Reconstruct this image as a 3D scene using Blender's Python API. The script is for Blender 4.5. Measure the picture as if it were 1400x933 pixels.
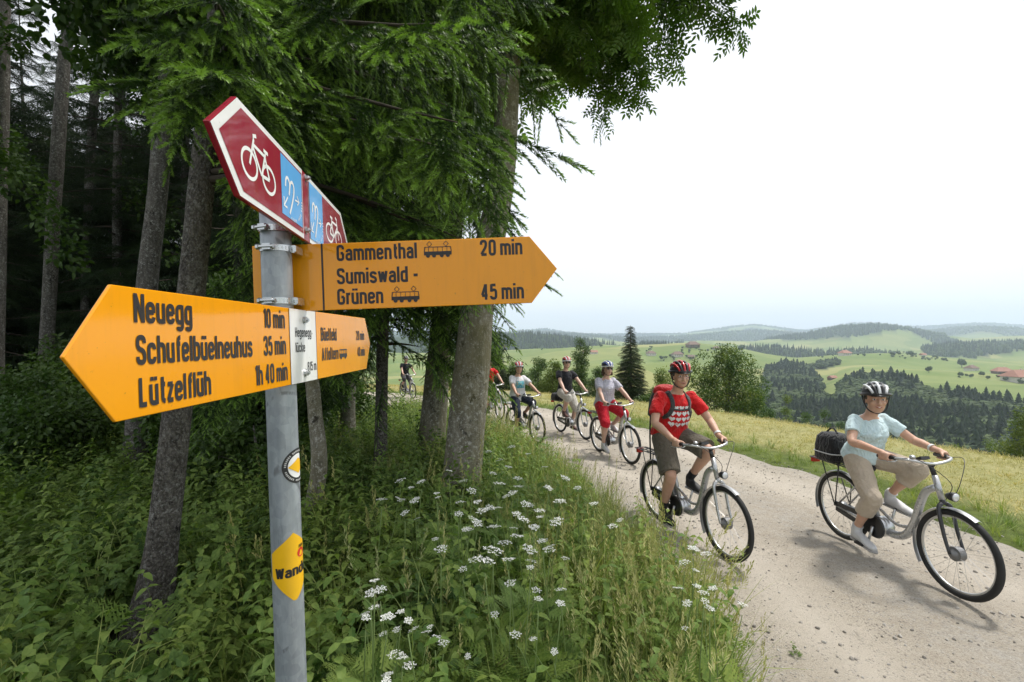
import bpy, bmesh, math, random
import numpy as np
from mathutils import Vector, Matrix, Euler
from mathutils.bvhtree import BVHTree

random.seed(7)
RNG = np.random.default_rng(11)
for _o in list(bpy.data.objects):
    bpy.data.objects.remove(_o)
SC = bpy.context.scene
COL = SC.collection
PI = math.pi
R = math.radians

# ------------------------------------------------------------------ camera
FPX, CX, HZ, CAMZ = 650.0, 700.0, 462.0, 2.0      # focal length, centre, horizon row (1400 px wide photo)
cam_d = bpy.data.cameras.new('camera')
cam = bpy.data.objects.new('camera', cam_d)
COL.objects.link(cam)
cam.location = (0, 0, CAMZ)
cam.rotation_euler = (R(90), 0, 0)
cam_d.sensor_width = 36.0
cam_d.lens = 36.0 * FPX / 1400.0
cam_d.shift_y = -(466.5 - HZ) / 1400.0
cam_d.clip_start = 0.02
cam_d.clip_end = 60000
SC.camera = cam

# ------------------------------------------------------------------ sky and sun
SUN_AZ, SUN_EL = R(60), R(64)          # azimuth clockwise from +Y towards +X
world = bpy.data.worlds.new('World')
SC.world = world
world.use_nodes = True
wn, wl = world.node_tree.nodes, world.node_tree.links
wn.clear()
w_out = wn.new('ShaderNodeOutputWorld')
w_bg = wn.new('ShaderNodeBackground')
w_sky = wn.new('ShaderNodeTexSky')
w_sky.sky_type = 'NISHITA'
w_sky.sun_disc = False
w_sky.sun_elevation = SUN_EL
w_sky.sun_rotation = SUN_AZ
w_sky.altitude = 800
w_sky.air_density = 1.0
w_sky.dust_density = 6.0
w_sky.ozone_density = 1.0
# thin even high cloud veil over the whole sky: pulls the blue towards milky white
w_bw = wn.new('ShaderNodeRGBToBW')
w_mix = wn.new('ShaderNodeMix'); w_mix.data_type = 'RGBA'
w_mix.inputs[0].default_value = 0.85
w_mul = wn.new('ShaderNodeMix'); w_mul.data_type = 'RGBA'; w_mul.blend_type = 'MULTIPLY'
w_mul.inputs[0].default_value = 1.0
w_mul.inputs[7].default_value = (0.985, 0.995, 1.02, 1)
w_add = wn.new('ShaderNodeMath'); w_add.operation = 'MULTIPLY_ADD'
w_add.inputs[1].default_value = 0.30
w_add.inputs[2].default_value = 6.4
w_cmb = wn.new('ShaderNodeCombineColor')
wl.new(w_sky.outputs[0], w_bw.inputs[0])
wl.new(w_bw.outputs[0], w_add.inputs[0])
for k in range(3):
    wl.new(w_add.outputs[0], w_cmb.inputs[k])
wl.new(w_sky.outputs[0], w_mix.inputs[6])
wl.new(w_cmb.outputs[0], w_mix.inputs[7])
wl.new(w_mix.outputs[2], w_mul.inputs[6])
wl.new(w_mul.outputs[2], w_bg.inputs[0])
w_bg.inputs[1].default_value = 0.115
wl.new(w_bg.outputs[0], w_out.inputs[0])

sun_d = bpy.data.lights.new('sun', 'SUN')
sun = bpy.data.objects.new('sun', sun_d)
COL.objects.link(sun)
sun_d.energy = 2.4
sun_d.angle = R(7)
sun_d.color = (1.0, 0.955, 0.88)
_sd = Vector((math.sin(SUN_AZ) * math.cos(SUN_EL), math.cos(SUN_AZ) * math.cos(SUN_EL), math.sin(SUN_EL)))
sun.rotation_euler = (-_sd).to_track_quat('-Z', 'Y').to_euler()
sun.location = (30, 20, 60)

SC.view_settings.view_transform = 'Standard'
SC.view_settings.look = 'None'
SC.view_settings.exposure = 0.56
SC.view_settings.gamma = 1.0
SC.view_settings.use_curve_mapping = False
SC.render.engine = 'CYCLES'
SC.cycles.use_denoising = True
SC.cycles.max_bounces = 6
SC.cycles.diffuse_bounces = 3
SC.cycles.glossy_bounces = 3
SC.cycles.transmission_bounces = 4
SC.cycles.transparent_max_bounces = 8
SC.cycles.volume_bounces = 1
SC.cycles.sample_clamp_indirect = 4.0
SC.cycles.caustics_reflective = False
SC.cycles.caustics_refractive = False

# ------------------------------------------------------------------ helpers
def ray(px, py):
    return Vector(((px - CX) / FPX, 1.0, (HZ - py) / FPX))

def at(px, py, Y):
    d = ray(px, py)
    return Vector((d.x * Y, Y, CAMZ + d.z * Y))

def _hash(ix, iy, seed):
    h = (ix.astype(np.int64) * 374761393 + iy.astype(np.int64) * 668265263 + seed * 974711) & 0x7fffffff
    h = ((h ^ (h >> 13)) * 1274126177) & 0x7fffffff
    return ((h ^ (h >> 16)) & 0xffff) / 65535.0

def vnoise(x, y, seed=0):
    x = np.asarray(x, float); y = np.asarray(y, float)
    ix, iy = np.floor(x), np.floor(y)
    fx, fy = x - ix, y - iy
    fx = fx * fx * (3 - 2 * fx); fy = fy * fy * (3 - 2 * fy)
    a = _hash(ix, iy, seed); b = _hash(ix + 1, iy, seed)
    c = _hash(ix, iy + 1, seed); d = _hash(ix + 1, iy + 1, seed)
    return (a * (1 - fx) + b * fx) * (1 - fy) + (c * (1 - fx) + d * fx) * fy

def fbm(x, y, seed=0, octv=4):
    s, a, t = 0, 0.5, 0
    for k in range(octv):
        s = s + a * (vnoise(np.asarray(x) * 2 ** k, np.asarray(y) * 2 ** k, seed + k) - 0.5)
        t += a; a *= 0.5
    return s / t * 2

def sstep(a, b, x):
    t = np.clip((np.asarray(x, float) - a) / (b - a), 0, 1)
    return t * t * (3 - 2 * t)

def tag(o, label=None, cat=None, group=None, kind=None):
    if label: o['label'] = label
    if cat: o['category'] = cat
    if group: o['group'] = group
    if kind: o['kind'] = kind
    return o

def empty(name, loc=(0, 0, 0), rz=0.0):
    o = bpy.data.objects.new(name, None)
    COL.objects.link(o)
    o.location = loc
    o.rotation_euler = (0, 0, rz)
    o.empty_display_size = 0.1
    return o

def add_mesh(name, me, parent=None, loc=None, rot=None, scale=None):
    o = bpy.data.objects.new(name, me)
    COL.objects.link(o)
    if parent is not None: o.parent = parent
    if loc is not None: o.location = loc
    if rot is not None: o.rotation_euler = rot
    if scale is not None: o.scale = scale
    return o

class MB:
    """collects shapes into one mesh"""
    def __init__(self):
        self.v = []; self.f = []; self.m = []; self.n = 0
    def add(self, v, f, mi=0):
        v = np.asarray(v, float).reshape(-1, 3)
        self.v.append(v)
        k = self.n
        for q in f:
            self.f.append(tuple(int(i) + k for i in q)); self.m.append(mi)
        self.n += len(v)
        return self
    def merge(self, other, M=None, mi=None):
        for v in other.v:
            pass
        v = np.concatenate(other.v)
        if M is not None:
            A = np.array(M)
            v = v @ A[:3, :3].T + A[:3, 3]
        k = self.n
        self.v.append(v); self.n += len(v)
        for q, m in zip(other.f, other.m):
            self.f.append(tuple(i + k for i in q)); self.m.append(m if mi is None else mi)
        return self
    def box(self, c, s, M=None, mi=0):
        c = np.array(c, float); h = np.array(s, float) / 2
        v = np.array([[x, y, z] for x in (-1, 1) for y in (-1, 1) for z in (-1, 1)], float) * h
        if M is not None:
            v = v @ np.array(M)[:3, :3].T
        f = [(0, 1, 3, 2), (4, 6, 7, 5), (0, 4, 5, 1), (2, 3, 7, 6), (0, 2, 6, 4), (1, 5, 7, 3)]
        return self.add(v + c, f, mi)
    def tube(self, pts, rad, sides=8, cap=True, mi=0, squash=None, closed=False):
        pts = np.asarray(pts, float); n = len(pts)
        rad = np.broadcast_to(np.asarray(rad, float), (n,)) if np.ndim(rad) < 2 else np.asarray(rad, float)
        if closed:
            T = np.roll(pts, -1, 0) - np.roll(pts, 1, 0)
        else:
            T = np.gradient(pts, axis=0)
        T /= np.linalg.norm(T, axis=1)[:, None] + 1e-12
        ref = np.array([0, 0, 1.0]) if abs(T[0, 2]) < 0.9 else np.array([1.0, 0, 0])
        N = np.zeros_like(T)
        u = ref - T[0] * (ref @ T[0]); u /= np.linalg.norm(u)
        N[0] = u
        for i in range(1, n):
            u = N[i - 1] - T[i] * (N[i - 1] @ T[i]); u /= np.linalg.norm(u) + 1e-12
            N[i] = u
        B = np.cross(T, N)
        a = np.linspace(0, 2 * PI, sides, endpoint=False)
        if rad.ndim == 1:
            r1 = r2 = rad
        else:
            r1, r2 = rad[:, 0], rad[:, 1]
        v = pts[:, None] + (N * r1[:, None])[:, None] * np.cos(a)[None, :, None] + (B * r2[:, None])[:, None] * np.sin(a)[None, :, None]
        f = []
        m = n if closed else n - 1
        for i in range(m):
            j = (i + 1) % n
            for k in range(sides):
                l = (k + 1) % sides
                f.append((i * sides + k, i * sides + l, j * sides + l, j * sides + k))
        if cap and not closed:
            f.append(tuple(range(sides - 1, -1, -1)))
            f.append(tuple((n - 1) * sides + k for k in range(sides)))
        return self.add(v, f, mi)
    def sphere(self, c, r, seg=12, rings=8, mi=0, M=None):
        r = np.broadcast_to(np.asarray(r, float), (3,))
        v = [[0, 0, 1]]
        for i in range(1, rings):
            t = PI * i / rings
            for k in range(seg):
                p = 2 * PI * k / seg
                v.append([math.sin(t) * math.cos(p), math.sin(t) * math.sin(p), math.cos(t)])
        v.append([0, 0, -1])
        v = np.array(v) * r
        if M is not None: v = v @ np.array(M)[:3, :3].T
        f = []
        for k in range(seg):
            f.append((0, 1 + k, 1 + (k + 1) % seg))
        for i in range(rings - 2):
            for k in range(seg):
                a, b = 1 + i * seg + k, 1 + i * seg + (k + 1) % seg
                f.append((a, a + seg, b + seg, b))
        e = len(v) - 1; o = 1 + (rings - 2) * seg
        for k in range(seg):
            f.append((e, o + (k + 1) % seg, o + k))
        return self.add(v + np.asarray(c, float), f, mi)
    def torus(self, c, Rr, r, axis='Y', seg=40, sides=8, mi=0):
        a = np.linspace(0, 2 * PI, seg, endpoint=False)
        z = np.zeros_like(a)
        if axis == 'Y': p = np.stack([np.cos(a) * Rr, z, np.sin(a) * Rr], 1)
        elif axis == 'Z': p = np.stack([np.cos(a) * Rr, np.sin(a) * Rr, z], 1)
        else: p = np.stack([z, np.cos(a) * Rr, np.sin(a) * Rr], 1)
        return self.tube(p + np.asarray(c, float), r, sides, closed=True, mi=mi)
    def cyl(self, a, b, r, sides=12, mi=0):
        return self.tube([a, b], [r, r] if np.ndim(r) == 0 else r, sides, mi=mi)
    def prism(self, poly, o, u, v, n, t, mi=0):
        """flat outline poly [(a,b)] on plane o+a*u+b*v, extruded along n by t (front face at o+n*t)"""
        o, u, v, n = (np.asarray(q, float) for q in (o, u, v, n))
        P = np.array([o + a * u + b * v for a, b in poly])
        k = len(P)
        V = np.concatenate([P, P + n * t])
        f = [tuple(range(k - 1, -1, -1)), tuple(range(k, 2 * k))]
        for i in range(k):
            j = (i + 1) % k
            f.append((i, j, k + j, k + i))
        return self.add(V, f, mi)
    def mesh(self, name, mats, smooth=False):
        me = bpy.data.meshes.new(name)
        v = np.concatenate(self.v) if self.v else np.zeros((0, 3))
        me.from_pydata(v.tolist(), [], self.f)
        mats = mats if isinstance(mats, (list, tuple)) else [mats]
        for m in mats: me.materials.append(m)
        if len(mats) > 1:
            me.polygons.foreach_set('material_index', self.m)
        if smooth:
            me.polygons.foreach_set('use_smooth', np.ones(len(me.polygons), bool))
        me.update()
        return me
    def build(self, name, mats, parent=None, smooth=False, **kw):
        return add_mesh(name, self.mesh(name, mats, smooth), parent, **kw)

def fast_mesh(name, V, F, mats, smooth=False, mi=None):
    """V (n,3), F (m,k) uniform faces"""
    me = bpy.data.meshes.new(name)
    V = np.asarray(V, np.float32); F = np.asarray(F, np.int32)
    m, k = F.shape
    me.vertices.add(len(V)); me.vertices.foreach_set('co', V.ravel())
    me.loops.add(m * k); me.loops.foreach_set('vertex_index', F.ravel())
    me.polygons.add(m)
    me.polygons.foreach_set('loop_start', np.arange(0, m * k, k, dtype=np.int32))
    me.polygons.foreach_set('loop_total', np.full(m, k, np.int32))
    if smooth: me.polygons.foreach_set('use_smooth', np.ones(m, bool))
    for q in (mats if isinstance(mats, (list, tuple)) else [mats]): me.materials.append(q)
    if mi is not None: me.polygons.foreach_set('material_index', np.asarray(mi, np.int32))
    me.update(calc_edges=True)
    return me

def spline(pts, n):
    """Catmull-Rom through pts"""
    p = np.asarray(pts, float)
    p = np.concatenate([[2 * p[0] - p[1]], p, [2 * p[-1] - p[-2]]])
    out = []
    m = len(p) - 3
    for t in np.linspace(0, m, n):
        i = min(int(t), m - 1); f = t - i
        a, b, c, d = p[i:i + 4]
        out.append(0.5 * (2 * b + (c - a) * f + (2 * a - 5 * b + 4 * c - d) * f * f + (3 * b - a - 3 * c + d) * f ** 3))
    return np.array(out)

# ------------------------------------------------------------------ materials
class NT:
    def __init__(self, name):
        self.m = bpy.data.materials.new(name); self.m.use_nodes = True
        self.t = self.m.node_tree; self.n = self.t.nodes; self.l = self.t.links
        self.n.clear()
        self.out = self.n.new('ShaderNodeOutputMaterial')
    def node(self, typ, **kw):
        q = self.n.new(typ)
        for k, v in kw.items(): setattr(q, k, v)
        return q
    def link(self, a, b): self.l.new(a, b)
    def val(self, s, x):
        if hasattr(x, 'default_value') or hasattr(x, 'links'): self.l.new(x, s)
        elif isinstance(x, tuple) and len(x) == 3 and s.type == 'RGBA': s.default_value = (*x, 1)
        else: s.default_value = x
    def coord(self, kind='Object'):
        return self.node('ShaderNodeTexCoord').outputs[kind]
    def mapping(self, vec, scale=(1, 1, 1), rot=(0, 0, 0), loc=(0, 0, 0)):
        q = self.node('ShaderNodeMapping'); self.link(vec, q.inputs[0])
        q.inputs['Scale'].default_value = scale; q.inputs['Rotation'].default_value = rot; q.inputs['Location'].default_value = loc
        return q.outputs[0]
    def noise(self, vec, scale, detail=4, rough=0.55, dist=0.0):
        q = self.node('ShaderNodeTexNoise'); self.link(vec, q.inputs['Vector'])
        q.inputs['Scale'].default_value = scale; q.inputs['Detail'].default_value = detail
        q.inputs['Roughness'].default_value = rough; q.inputs['Distortion'].default_value = dist
        return q.outputs[0]
    def voronoi(self, vec, scale, out='Distance', feature='F1', rnd=1.0):
        q = self.node('ShaderNodeTexVoronoi', feature=feature); self.link(vec, q.inputs['Vector'])
        q.inputs['Scale'].default_value = scale; q.inputs['Randomness'].default_value = rnd
        return q.outputs[out]
    def ramp(self, fac, stops, interp='LINEAR'):
        q = self.node('ShaderNodeValToRGB'); q.color_ramp.interpolation = interp
        e = q.color_ramp.elements
        while len(e) < len(stops): e.new(0.5)
        for i, (p, c) in enumerate(stops):
            e[i].position = p
            e[i].color = (*c, 1) if isinstance(c, tuple) else (c, c, c, 1)
        self.link(fac, q.inputs[0])
        return q.outputs[0]
    def mix(self, f, a, b, blend='MIX'):
        q = self.node('ShaderNodeMix', data_type='RGBA', blend_type=blend)
        self.val(q.inputs[0], f); self.val(q.inputs[6], a); self.val(q.inputs[7], b)
        return q.outputs[2]
    def math(self, op, a, b=0.0, c=0.0):
        q = self.node('ShaderNodeMath', operation=op)
        for i, x in enumerate((a, b, c)): self.val(q.inputs[i], x)
        return q.outputs[0]
    def attr(self, name, out='Fac'):
        q = self.node('ShaderNodeAttribute', attribute_name=name)
        return q.outputs[out]
    def bump(self, h, strength=0.3, dist=0.01, normal=None):
        q = self.node('ShaderNodeBump'); self.link(h, q.inputs['Height'])
        q.inputs['Strength'].default_value = strength; q.inputs['Distance'].default_value = dist
        if normal is not None: self.link(normal, q.inputs['Normal'])
        return q.outputs[0]
    def pbsdf(self, color, rough=0.6, metal=0.0, normal=None, spec=0.5, coat=0.0):
        q = self.node('ShaderNodeBsdfPrincipled')
        self.val(q.inputs['Base Color'], color); self.val(q.inputs['Roughness'], rough)
        q.inputs['Metallic'].default_value = metal
        q.inputs['Specular IOR Level'].default_value = spec
        q.inputs['Coat Weight'].default_value = coat
        if normal is not None: self.link(normal, q.inputs['Normal'])
        return q.outputs[0]
    def done(self, sh):
        self.link(sh, self.out.inputs['Surface']); return self.m

MATS = {}
def plain(name, color, rough=0.5, metal=0.0, var=0.06, scale=12.0, bump=0.0, bscale=80.0, spec=0.5, coat=0.0, coord='Object'):
    """painted / plain surface with slight unevenness"""
    if name in MATS: return MATS[name]
    t = NT(name)
    c = t.coord(coord)
    n = t.noise(c, scale, 5, 0.6)
    lo = tuple(x * (1 - var) for x in color); hi = tuple(min(1, x * (1 + var)) for x in color)
    col = t.ramp(n, [(0.3, lo), (0.7, hi)])
    rr = t.math('MULTIPLY_ADD', n, 0.2, rough - 0.1)
    nm = t.bump(t.noise(c, bscale, 4), bump, 0.004) if bump else None
    MATS[name] = t.done(t.pbsdf(col, rr, metal, nm, spec, coat))
    return MATS[name]

def leaf_mat(name, lo, hi, trans=0.35, rough=0.45, tip=None, spec=0.4):
    t = NT(name)
    oi = t.node('ShaderNodeObjectInfo').outputs['Random']
    isl = t.node('ShaderNodeNewGeometry').outputs['Random Per Island']
    f = t.math('ADD', t.math('MULTIPLY', oi, 0.6), t.math('MULTIPLY', isl, 0.4))
    col = t.ramp(f, [(0.1, lo), (0.9, hi)])
    # patches of different kinds and ages: hue drifts from place to place
    pn = t.noise(t.node('ShaderNodeObjectInfo').outputs['Location'], 0.9, 3, 0.6)
    col = t.mix(t.ramp(pn, [(0.35, 0.0), (0.7, 0.8)]), col, t.mix(1.0, col, (1.45, 1.22, 0.9), 'MULTIPLY'))
    col = t.mix(t.ramp(pn, [(0.28, 0.55), (0.45, 0.0)]), col, t.mix(1.0, col, (0.55, 0.72, 0.8), 'MULTIPLY'))
    if tip is not None:
        col = t.mix(t.attr('tip'), col, tip)
    p = t.pbsdf(col, rough, spec=spec)
    tr = t.node('ShaderNodeBsdfTranslucent')
    t.link(t.mix(1.0, col, (1.0, 1.15, 0.55), 'MULTIPLY'), tr.inputs[0])
    mx = t.node('ShaderNodeMixShader'); mx.inputs[0].default_value = trans
    t.link(p, mx.inputs[1]); t.link(tr.outputs[0], mx.inputs[2])
    return t.done(mx.outputs[0])

# ------------------------------------------------------------------ scattering (foliage as one part: points + shared leaf-sized pieces)
def scatter(name, protos, P, E, S, I=None, parent=None):
    """P (n,3) points, E (n,3) euler, S (n,) or (n,3) scale, I (n,) index into protos (mesh datablocks)"""
    P = np.asarray(P, np.float32); n = len(P)
    me = bpy.data.meshes.new(name)
    me.vertices.add(n); me.vertices.foreach_set('co', P.ravel())
    a = me.attributes.new('rot', 'FLOAT_VECTOR', 'POINT'); a.data.foreach_set('vector', np.asarray(E, np.float32).ravel())
    S = np.asarray(S, np.float32)
    if S.ndim == 1: S = np.repeat(S[:, None], 3, 1)
    a = me.attributes.new('scl', 'FLOAT_VECTOR', 'POINT'); a.data.foreach_set('vector', S.ravel())
    a = me.attributes.new('idx', 'INT', 'POINT')
    a.data.foreach_set('value', np.zeros(n, np.int32) if I is None else np.asarray(I, np.int32))
    for p in protos:
        for m in p.materials:
            if m.name not in me.materials: me.materials.append(m)
    o = add_mesh(name, me, parent)
    g = bpy.data.node_groups.new(name + '_leaves', 'GeometryNodeTree')
    g.interface.new_socket('Geometry', in_out='INPUT', socket_type='NodeSocketGeometry')
    g.interface.new_socket('Geometry', in_out='OUTPUT', socket_type='NodeSocketGeometry')
    N, L = g.nodes, g.links
    gi = N.new('NodeGroupInput'); go = N.new('NodeGroupOutput')
    def named(nm, ty):
        q = N.new('GeometryNodeInputNamedAttribute'); q.data_type = ty; q.inputs[0].default_value = nm
        return next(s for s in q.outputs if s.enabled)
    rot, scl, idx = named('rot', 'FLOAT_VECTOR'), named('scl', 'FLOAT_VECTOR'), named('idx', 'INT')
    e2r = N.new('FunctionNodeEulerToRotation'); L.new(rot, e2r.inputs[0])
    jn = N.new('GeometryNodeJoinGeometry')
    for k, p in enumerate(protos):
        oi = N.new('GeometryNodeObjectInfo'); oi.inputs[0].default_value = proto_obj(p); oi.inputs[1].default_value = True
        ip = N.new('GeometryNodeInstanceOnPoints')
        cp = N.new('FunctionNodeCompare'); cp.data_type = 'INT'; cp.operation = 'EQUAL'
        L.new(idx, cp.inputs[2]); cp.inputs[3].default_value = k
        L.new(gi.outputs[0], ip.inputs['Points']); L.new(cp.outputs[0], ip.inputs['Selection'])
        L.new(oi.outputs['Geometry'], ip.inputs['Instance'])
        L.new(e2r.outputs[0], ip.inputs['Rotation']); L.new(scl, ip.inputs['Scale'])
        L.new(ip.outputs[0], jn.inputs[0])
    L.new(jn.outputs[0], go.inputs[0])
    md = o.modifiers.new('leaves', 'NODES'); md.node_group = g
    return o

_PO = {}
def proto_obj(me):
    if me.name not in _PO:
        _PO[me.name] = bpy.data.objects.new(me.name, me)      # never linked into the scene
    return _PO[me.name]

def eul(dirs, roll=None):
    """euler angles that turn local +X to dirs (n,3) (Z stays as upright as it can), then roll about X"""
    d = np.asarray(dirs, float); d = d / (np.linalg.norm(d, axis=1)[:, None] + 1e-9)
    yaw = np.arctan2(d[:, 1], d[:, 0]); pitch = -np.arcsin(np.clip(d[:, 2], -1, 1))
    r = np.zeros(len(d)) if roll is None else np.asarray(roll, float)
    return np.stack([r, pitch, yaw], 1)
# ================================================================== terrain
CL = spline([(2.3, -8), (2.55, -3), (2.82, 0), (3.05, 3), (3.0, 6), (2.45, 8.5), (1.25, 12), (-0.9, 15.6), (-4.6, 19.2), (-9.5, 22.3), (-17, 25.5), (-28, 28), (-45, 30)], 420)
CT = np.gradient(CL, axis=0); CT /= np.linalg.norm(CT, axis=1)[:, None]
HALF = 1.93

def road_s(x, y):
    """signed distance to the right of the centreline, and centreline index"""
    x = np.asarray(x, float).ravel(); y = np.asarray(y, float).ravel()
    s = np.empty(len(x)); idx = np.empty(len(x), int)
    for a in range(0, len(x), 20000):
        dx = x[a:a + 20000, None] - CL[None, :, 0]; dy = y[a:a + 20000, None] - CL[None, :, 1]
        d2 = dx * dx + dy * dy
        i = d2.argmin(1); r = np.arange(len(i))
        cr = CT[i, 0] * dy[r, i] - CT[i, 1] * dx[r, i]
        s[a:a + 20000] = -np.sign(cr) * np.sqrt(d2[r, i]); idx[a:a + 20000] = i
    return s, idx

def road_z(idx):
    return -0.035 * np.clip(CL[idx, 1] - 4, 0, 22)

# valley relief: crest lines of successive ridges (direction given as picture column, elevation as picture row of the crest)
RIDGES = [
    (560, 150, 0, [(500, 520), (680, 512), (760, 506), (850, 500), (920, 497), (1000, 506), (1045, 528), (1085, 545), (1125, 530), (1165, 512), (1230, 508), (1300, 513), (1400, 520), (1640, 525)]),
    (1000, 190, 0, [(500, 482), (680, 482), (740, 477), (820, 472), (900, 469.5), (950, 468), (1000, 474), (1045, 484), (1090, 489), (1140, 485), (1230, 483), (1300, 490), (1400, 496), (1640, 498)]),
    (1550, 220, 1, [(500, 462), (680, 463), (715, 460), (760, 463), (800, 469), (850, 473), (930, 474), (1010, 476), (1060, 474), (1110, 479), (1180, 480), (1260, 479), (1310, 473), (1400, 471), (1640, 468)]),
    (2500, 330, 1, [(500, 458), (680, 459), (740, 461), (800, 463), (870, 468), (960, 466), (1030, 467), (1080, 462), (1115, 457), (1150, 450), (1195, 447.5), (1240, 450), (1280, 458), (1330, 462), (1400, 459), (1640, 455)]),
    (3900, 480, 1, [(500, 455), (680, 458), (725, 455), (790, 459), (860, 463), (930, 461), (985, 455), (1040, 452), (1100, 457), (1180, 458), (1260, 454), (1310, 449), (1400, 450), (1640, 446)]),
    (6200, 800, 1, [(500, 452), (680, 456), (720, 451.5), (748, 450.5), (775, 455), (830, 458), (880, 458), (935, 457), (965, 453), (1000, 447), (1030, 445.5), (1060, 449), (1100, 453), (1130, 449), (1165, 443.5), (1200, 442.5), (1235, 447), (1290, 445), (1335, 443), (1400, 445.5), (1640, 442)]),
]
HILLS = [(735, 1500, 80, 330, 0, 1), (1165, 2500, 75, 360, 0, 1), (1240, 2700, 60, 380, 0, 1), (1085, 2700, 45, 350, 0, 1), (1345, 2500, 90, 330, 0, 0), (1130, 1650, 50, 220, 0, 0), (1300, 1600, 60, 200, 0, 1), (1400, 1600, 70, 220, 0, 1), (1215, 1650, 36, 200, 0, 0), (980, 1600, 80, 200, 0, 0),
         (720, 3700, 60, 500, 0, 1), (860, 2500, 70, 300, 0, 0), (990, 3900, 70, 600, 0, 1), (1500, 3200, 120, 600, 0, 1)]
BASE_D = [0, 60, 120, 250, 400, 560, 780, 1000, 1270, 1550, 2000, 2500, 3200, 3900, 5000, 6200, 8000, 14000]
BASE_Z = [-60, -62, -62, -60, -58, -58, -52, -50, -76, -60, -80, -60, -60, -50, -40, 0, -120, -300]

def zfar(x, y):
    r = np.hypot(x, y)
    d = np.maximum(y, r * 0.6)
    px = np.where(y > 1, CX + FPX * x / np.maximum(y, 1), np.where(x > 0, 1640, 500))
    px = np.clip(px, 500, 1640)
    base = np.interp(d, BASE_D, BASE_Z)
    z = base
    for dc, w, _wd, prof in RIDGES:
        row = np.interp(px, [p for p, _ in prof], [q for _, q in prof])
        dcl = dc * (1 + 0.07 * fbm(px / 90.0, dc * 0.01, 15, 2))
        crest = CAMZ + (HZ - row) / FPX * dc
        g = np.exp(-np.abs((d - dcl) / w) ** 2.2)
        z = np.maximum(z, base + (crest - base) * g) if dc > 1200 else z + np.maximum(crest - base, 0) * g * (1 if dc < 900 else 1)
    near = fbm(x / 150.0 + 3.1, y / 170.0, 5, 3) * np.interp(d, [0, 200, 500, 1300, 1500], [0, 3, 5, 6, 0])
    farn = fbm(x / 420.0 + 7.3, y / 420.0 + 1.7, 9, 5) * np.interp(d, [0, 1300, 1700, 3000, 7000], [0, 0, 9, 14, 16])
    return z + near + farn

def zground(x, y):
    x = np.asarray(x, float); y = np.asarray(y, float)
    sh = x.shape
    x = x.ravel(); y = y.ravel()
    s, i = road_s(x, y)
    zr = road_z(i)
    e = s - HALF
    bed = -0.06 * (1 - sstep(HALF - 0.35, HALF - 0.05, np.abs(s)))
    drop = np.where(e > 0, 0.05 * np.minimum(e, 4.5) + np.where(e > 4.5, 0.05 * (e - 4.5) + 0.045 * np.minimum(e - 4.5, 4.2) ** 2 + 0.38 * np.maximum(e - 8.7, 0), 0), 0)
    t = -(s + HALF)
    left = np.where(t > 0, 0.10 * sstep(0, 1.2, t) + 0.10 * fbm(x / 2.2, y / 2.2, 3, 3) * sstep(0.3, 2, t) - 0.25 * np.maximum(t - 70, 0), 0)
    bumpy = 0.05 * fbm(x / 1.7, y / 1.7, 21, 3) * sstep(0.2, 1.5, e)
    zn = zr + bed - drop + left + bumpy
    zf = zfar(x, y)
    k = 3.0
    h = np.clip(0.5 + 0.5 * (zn - zf) / (k * 4), 0, 1)
    z = zf * (1 - h) + zn * h + k * 4 * h * (1 - h) * (np.hypot(x, y) > 40)
    z = np.where(zn - zf > k * 4, zn, z)
    return z.reshape(sh)

def gz(x, y):
    return float(zground(np.array([x]), np.array([y]))[0])

# woods far out: function of position used for the ground colour and for planting
def px_of(x, y): return CX + FPX * x / np.maximum(y, 1e-3)

def inpoly(px, d, poly):
    c = np.zeros(px.shape, bool)
    n = len(poly)
    for i in range(n):
        (x1, y1), (x2, y2) = poly[i], poly[(i + 1) % n]
        m = ((y1 > d) != (y2 > d))
        xi = (x2 - x1) * (d - y1) / ((y2 - y1) if y2 != y1 else 1e-9) + x1
        c ^= m & (px < xi)
    return c

WOOD_RIGHT = [(1130, 150), (1132, 300), (1146, 390), (1172, 500), (1215, 500), (1262, 400), (1330, 370), (1420, 340), (1640, 310), (1640, 140)]
WOOD_MID = [(1005, 210), (1010, 340), (1050, 390), (1046, 540), (1042, 720), (1074, 820), (1112, 680), (1122, 480), (1130, 390), (1120, 300), (1082, 240)]
WOOD_GULLY = [(960, 150), (970, 250), (1060, 300), (1090, 240), (1090, 170)]
WOOD_SMALL = [(1112, 760), (1112, 840), (1142, 840), (1142, 760)]

def wood_mask(x, y):
    r = np.hypot(x, y); d = np.maximum(y, r * 0.6)
    px = px_of(x, y)
    wob = 20 * fbm(x / 55.0, y / 55.0, 31, 3)
    m = (inpoly(px + wob, d, WOOD_RIGHT) | inpoly(px + wob * 0.7, d, WOOD_MID) | inpoly(px + wob, d, WOOD_GULLY) | inpoly(px, d, WOOD_SMALL)) & (y > 0)
    n = fbm(x / 520.0 + 2.0, y / 430.0, 77, 4)
    far = (d > 1330) & (n > np.interp(d, [1330, 2000, 2700, 4500, 7000], [0.24, 0.08, -0.1, -0.22, -0.32]))
    left = (px < 790 + 20 * n) & (d > 1250) & (d < 1650) & (y > 0)
    hw = np.zeros(px.shape)
    for hp, hd, sp_, sd_, am, w_ in HILLS:
        g = np.exp(-((px - hp) / sp_) ** 2 - ((d - hd) / sd_) ** 2) * (y > 0)
        hw = hw + (g if w_ else -1.2 * g)
    far = (far | (hw + 0.25 * n > 0.33)) & ~(hw + 0.2 * n < -0.35)
    return m | far | left

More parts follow.
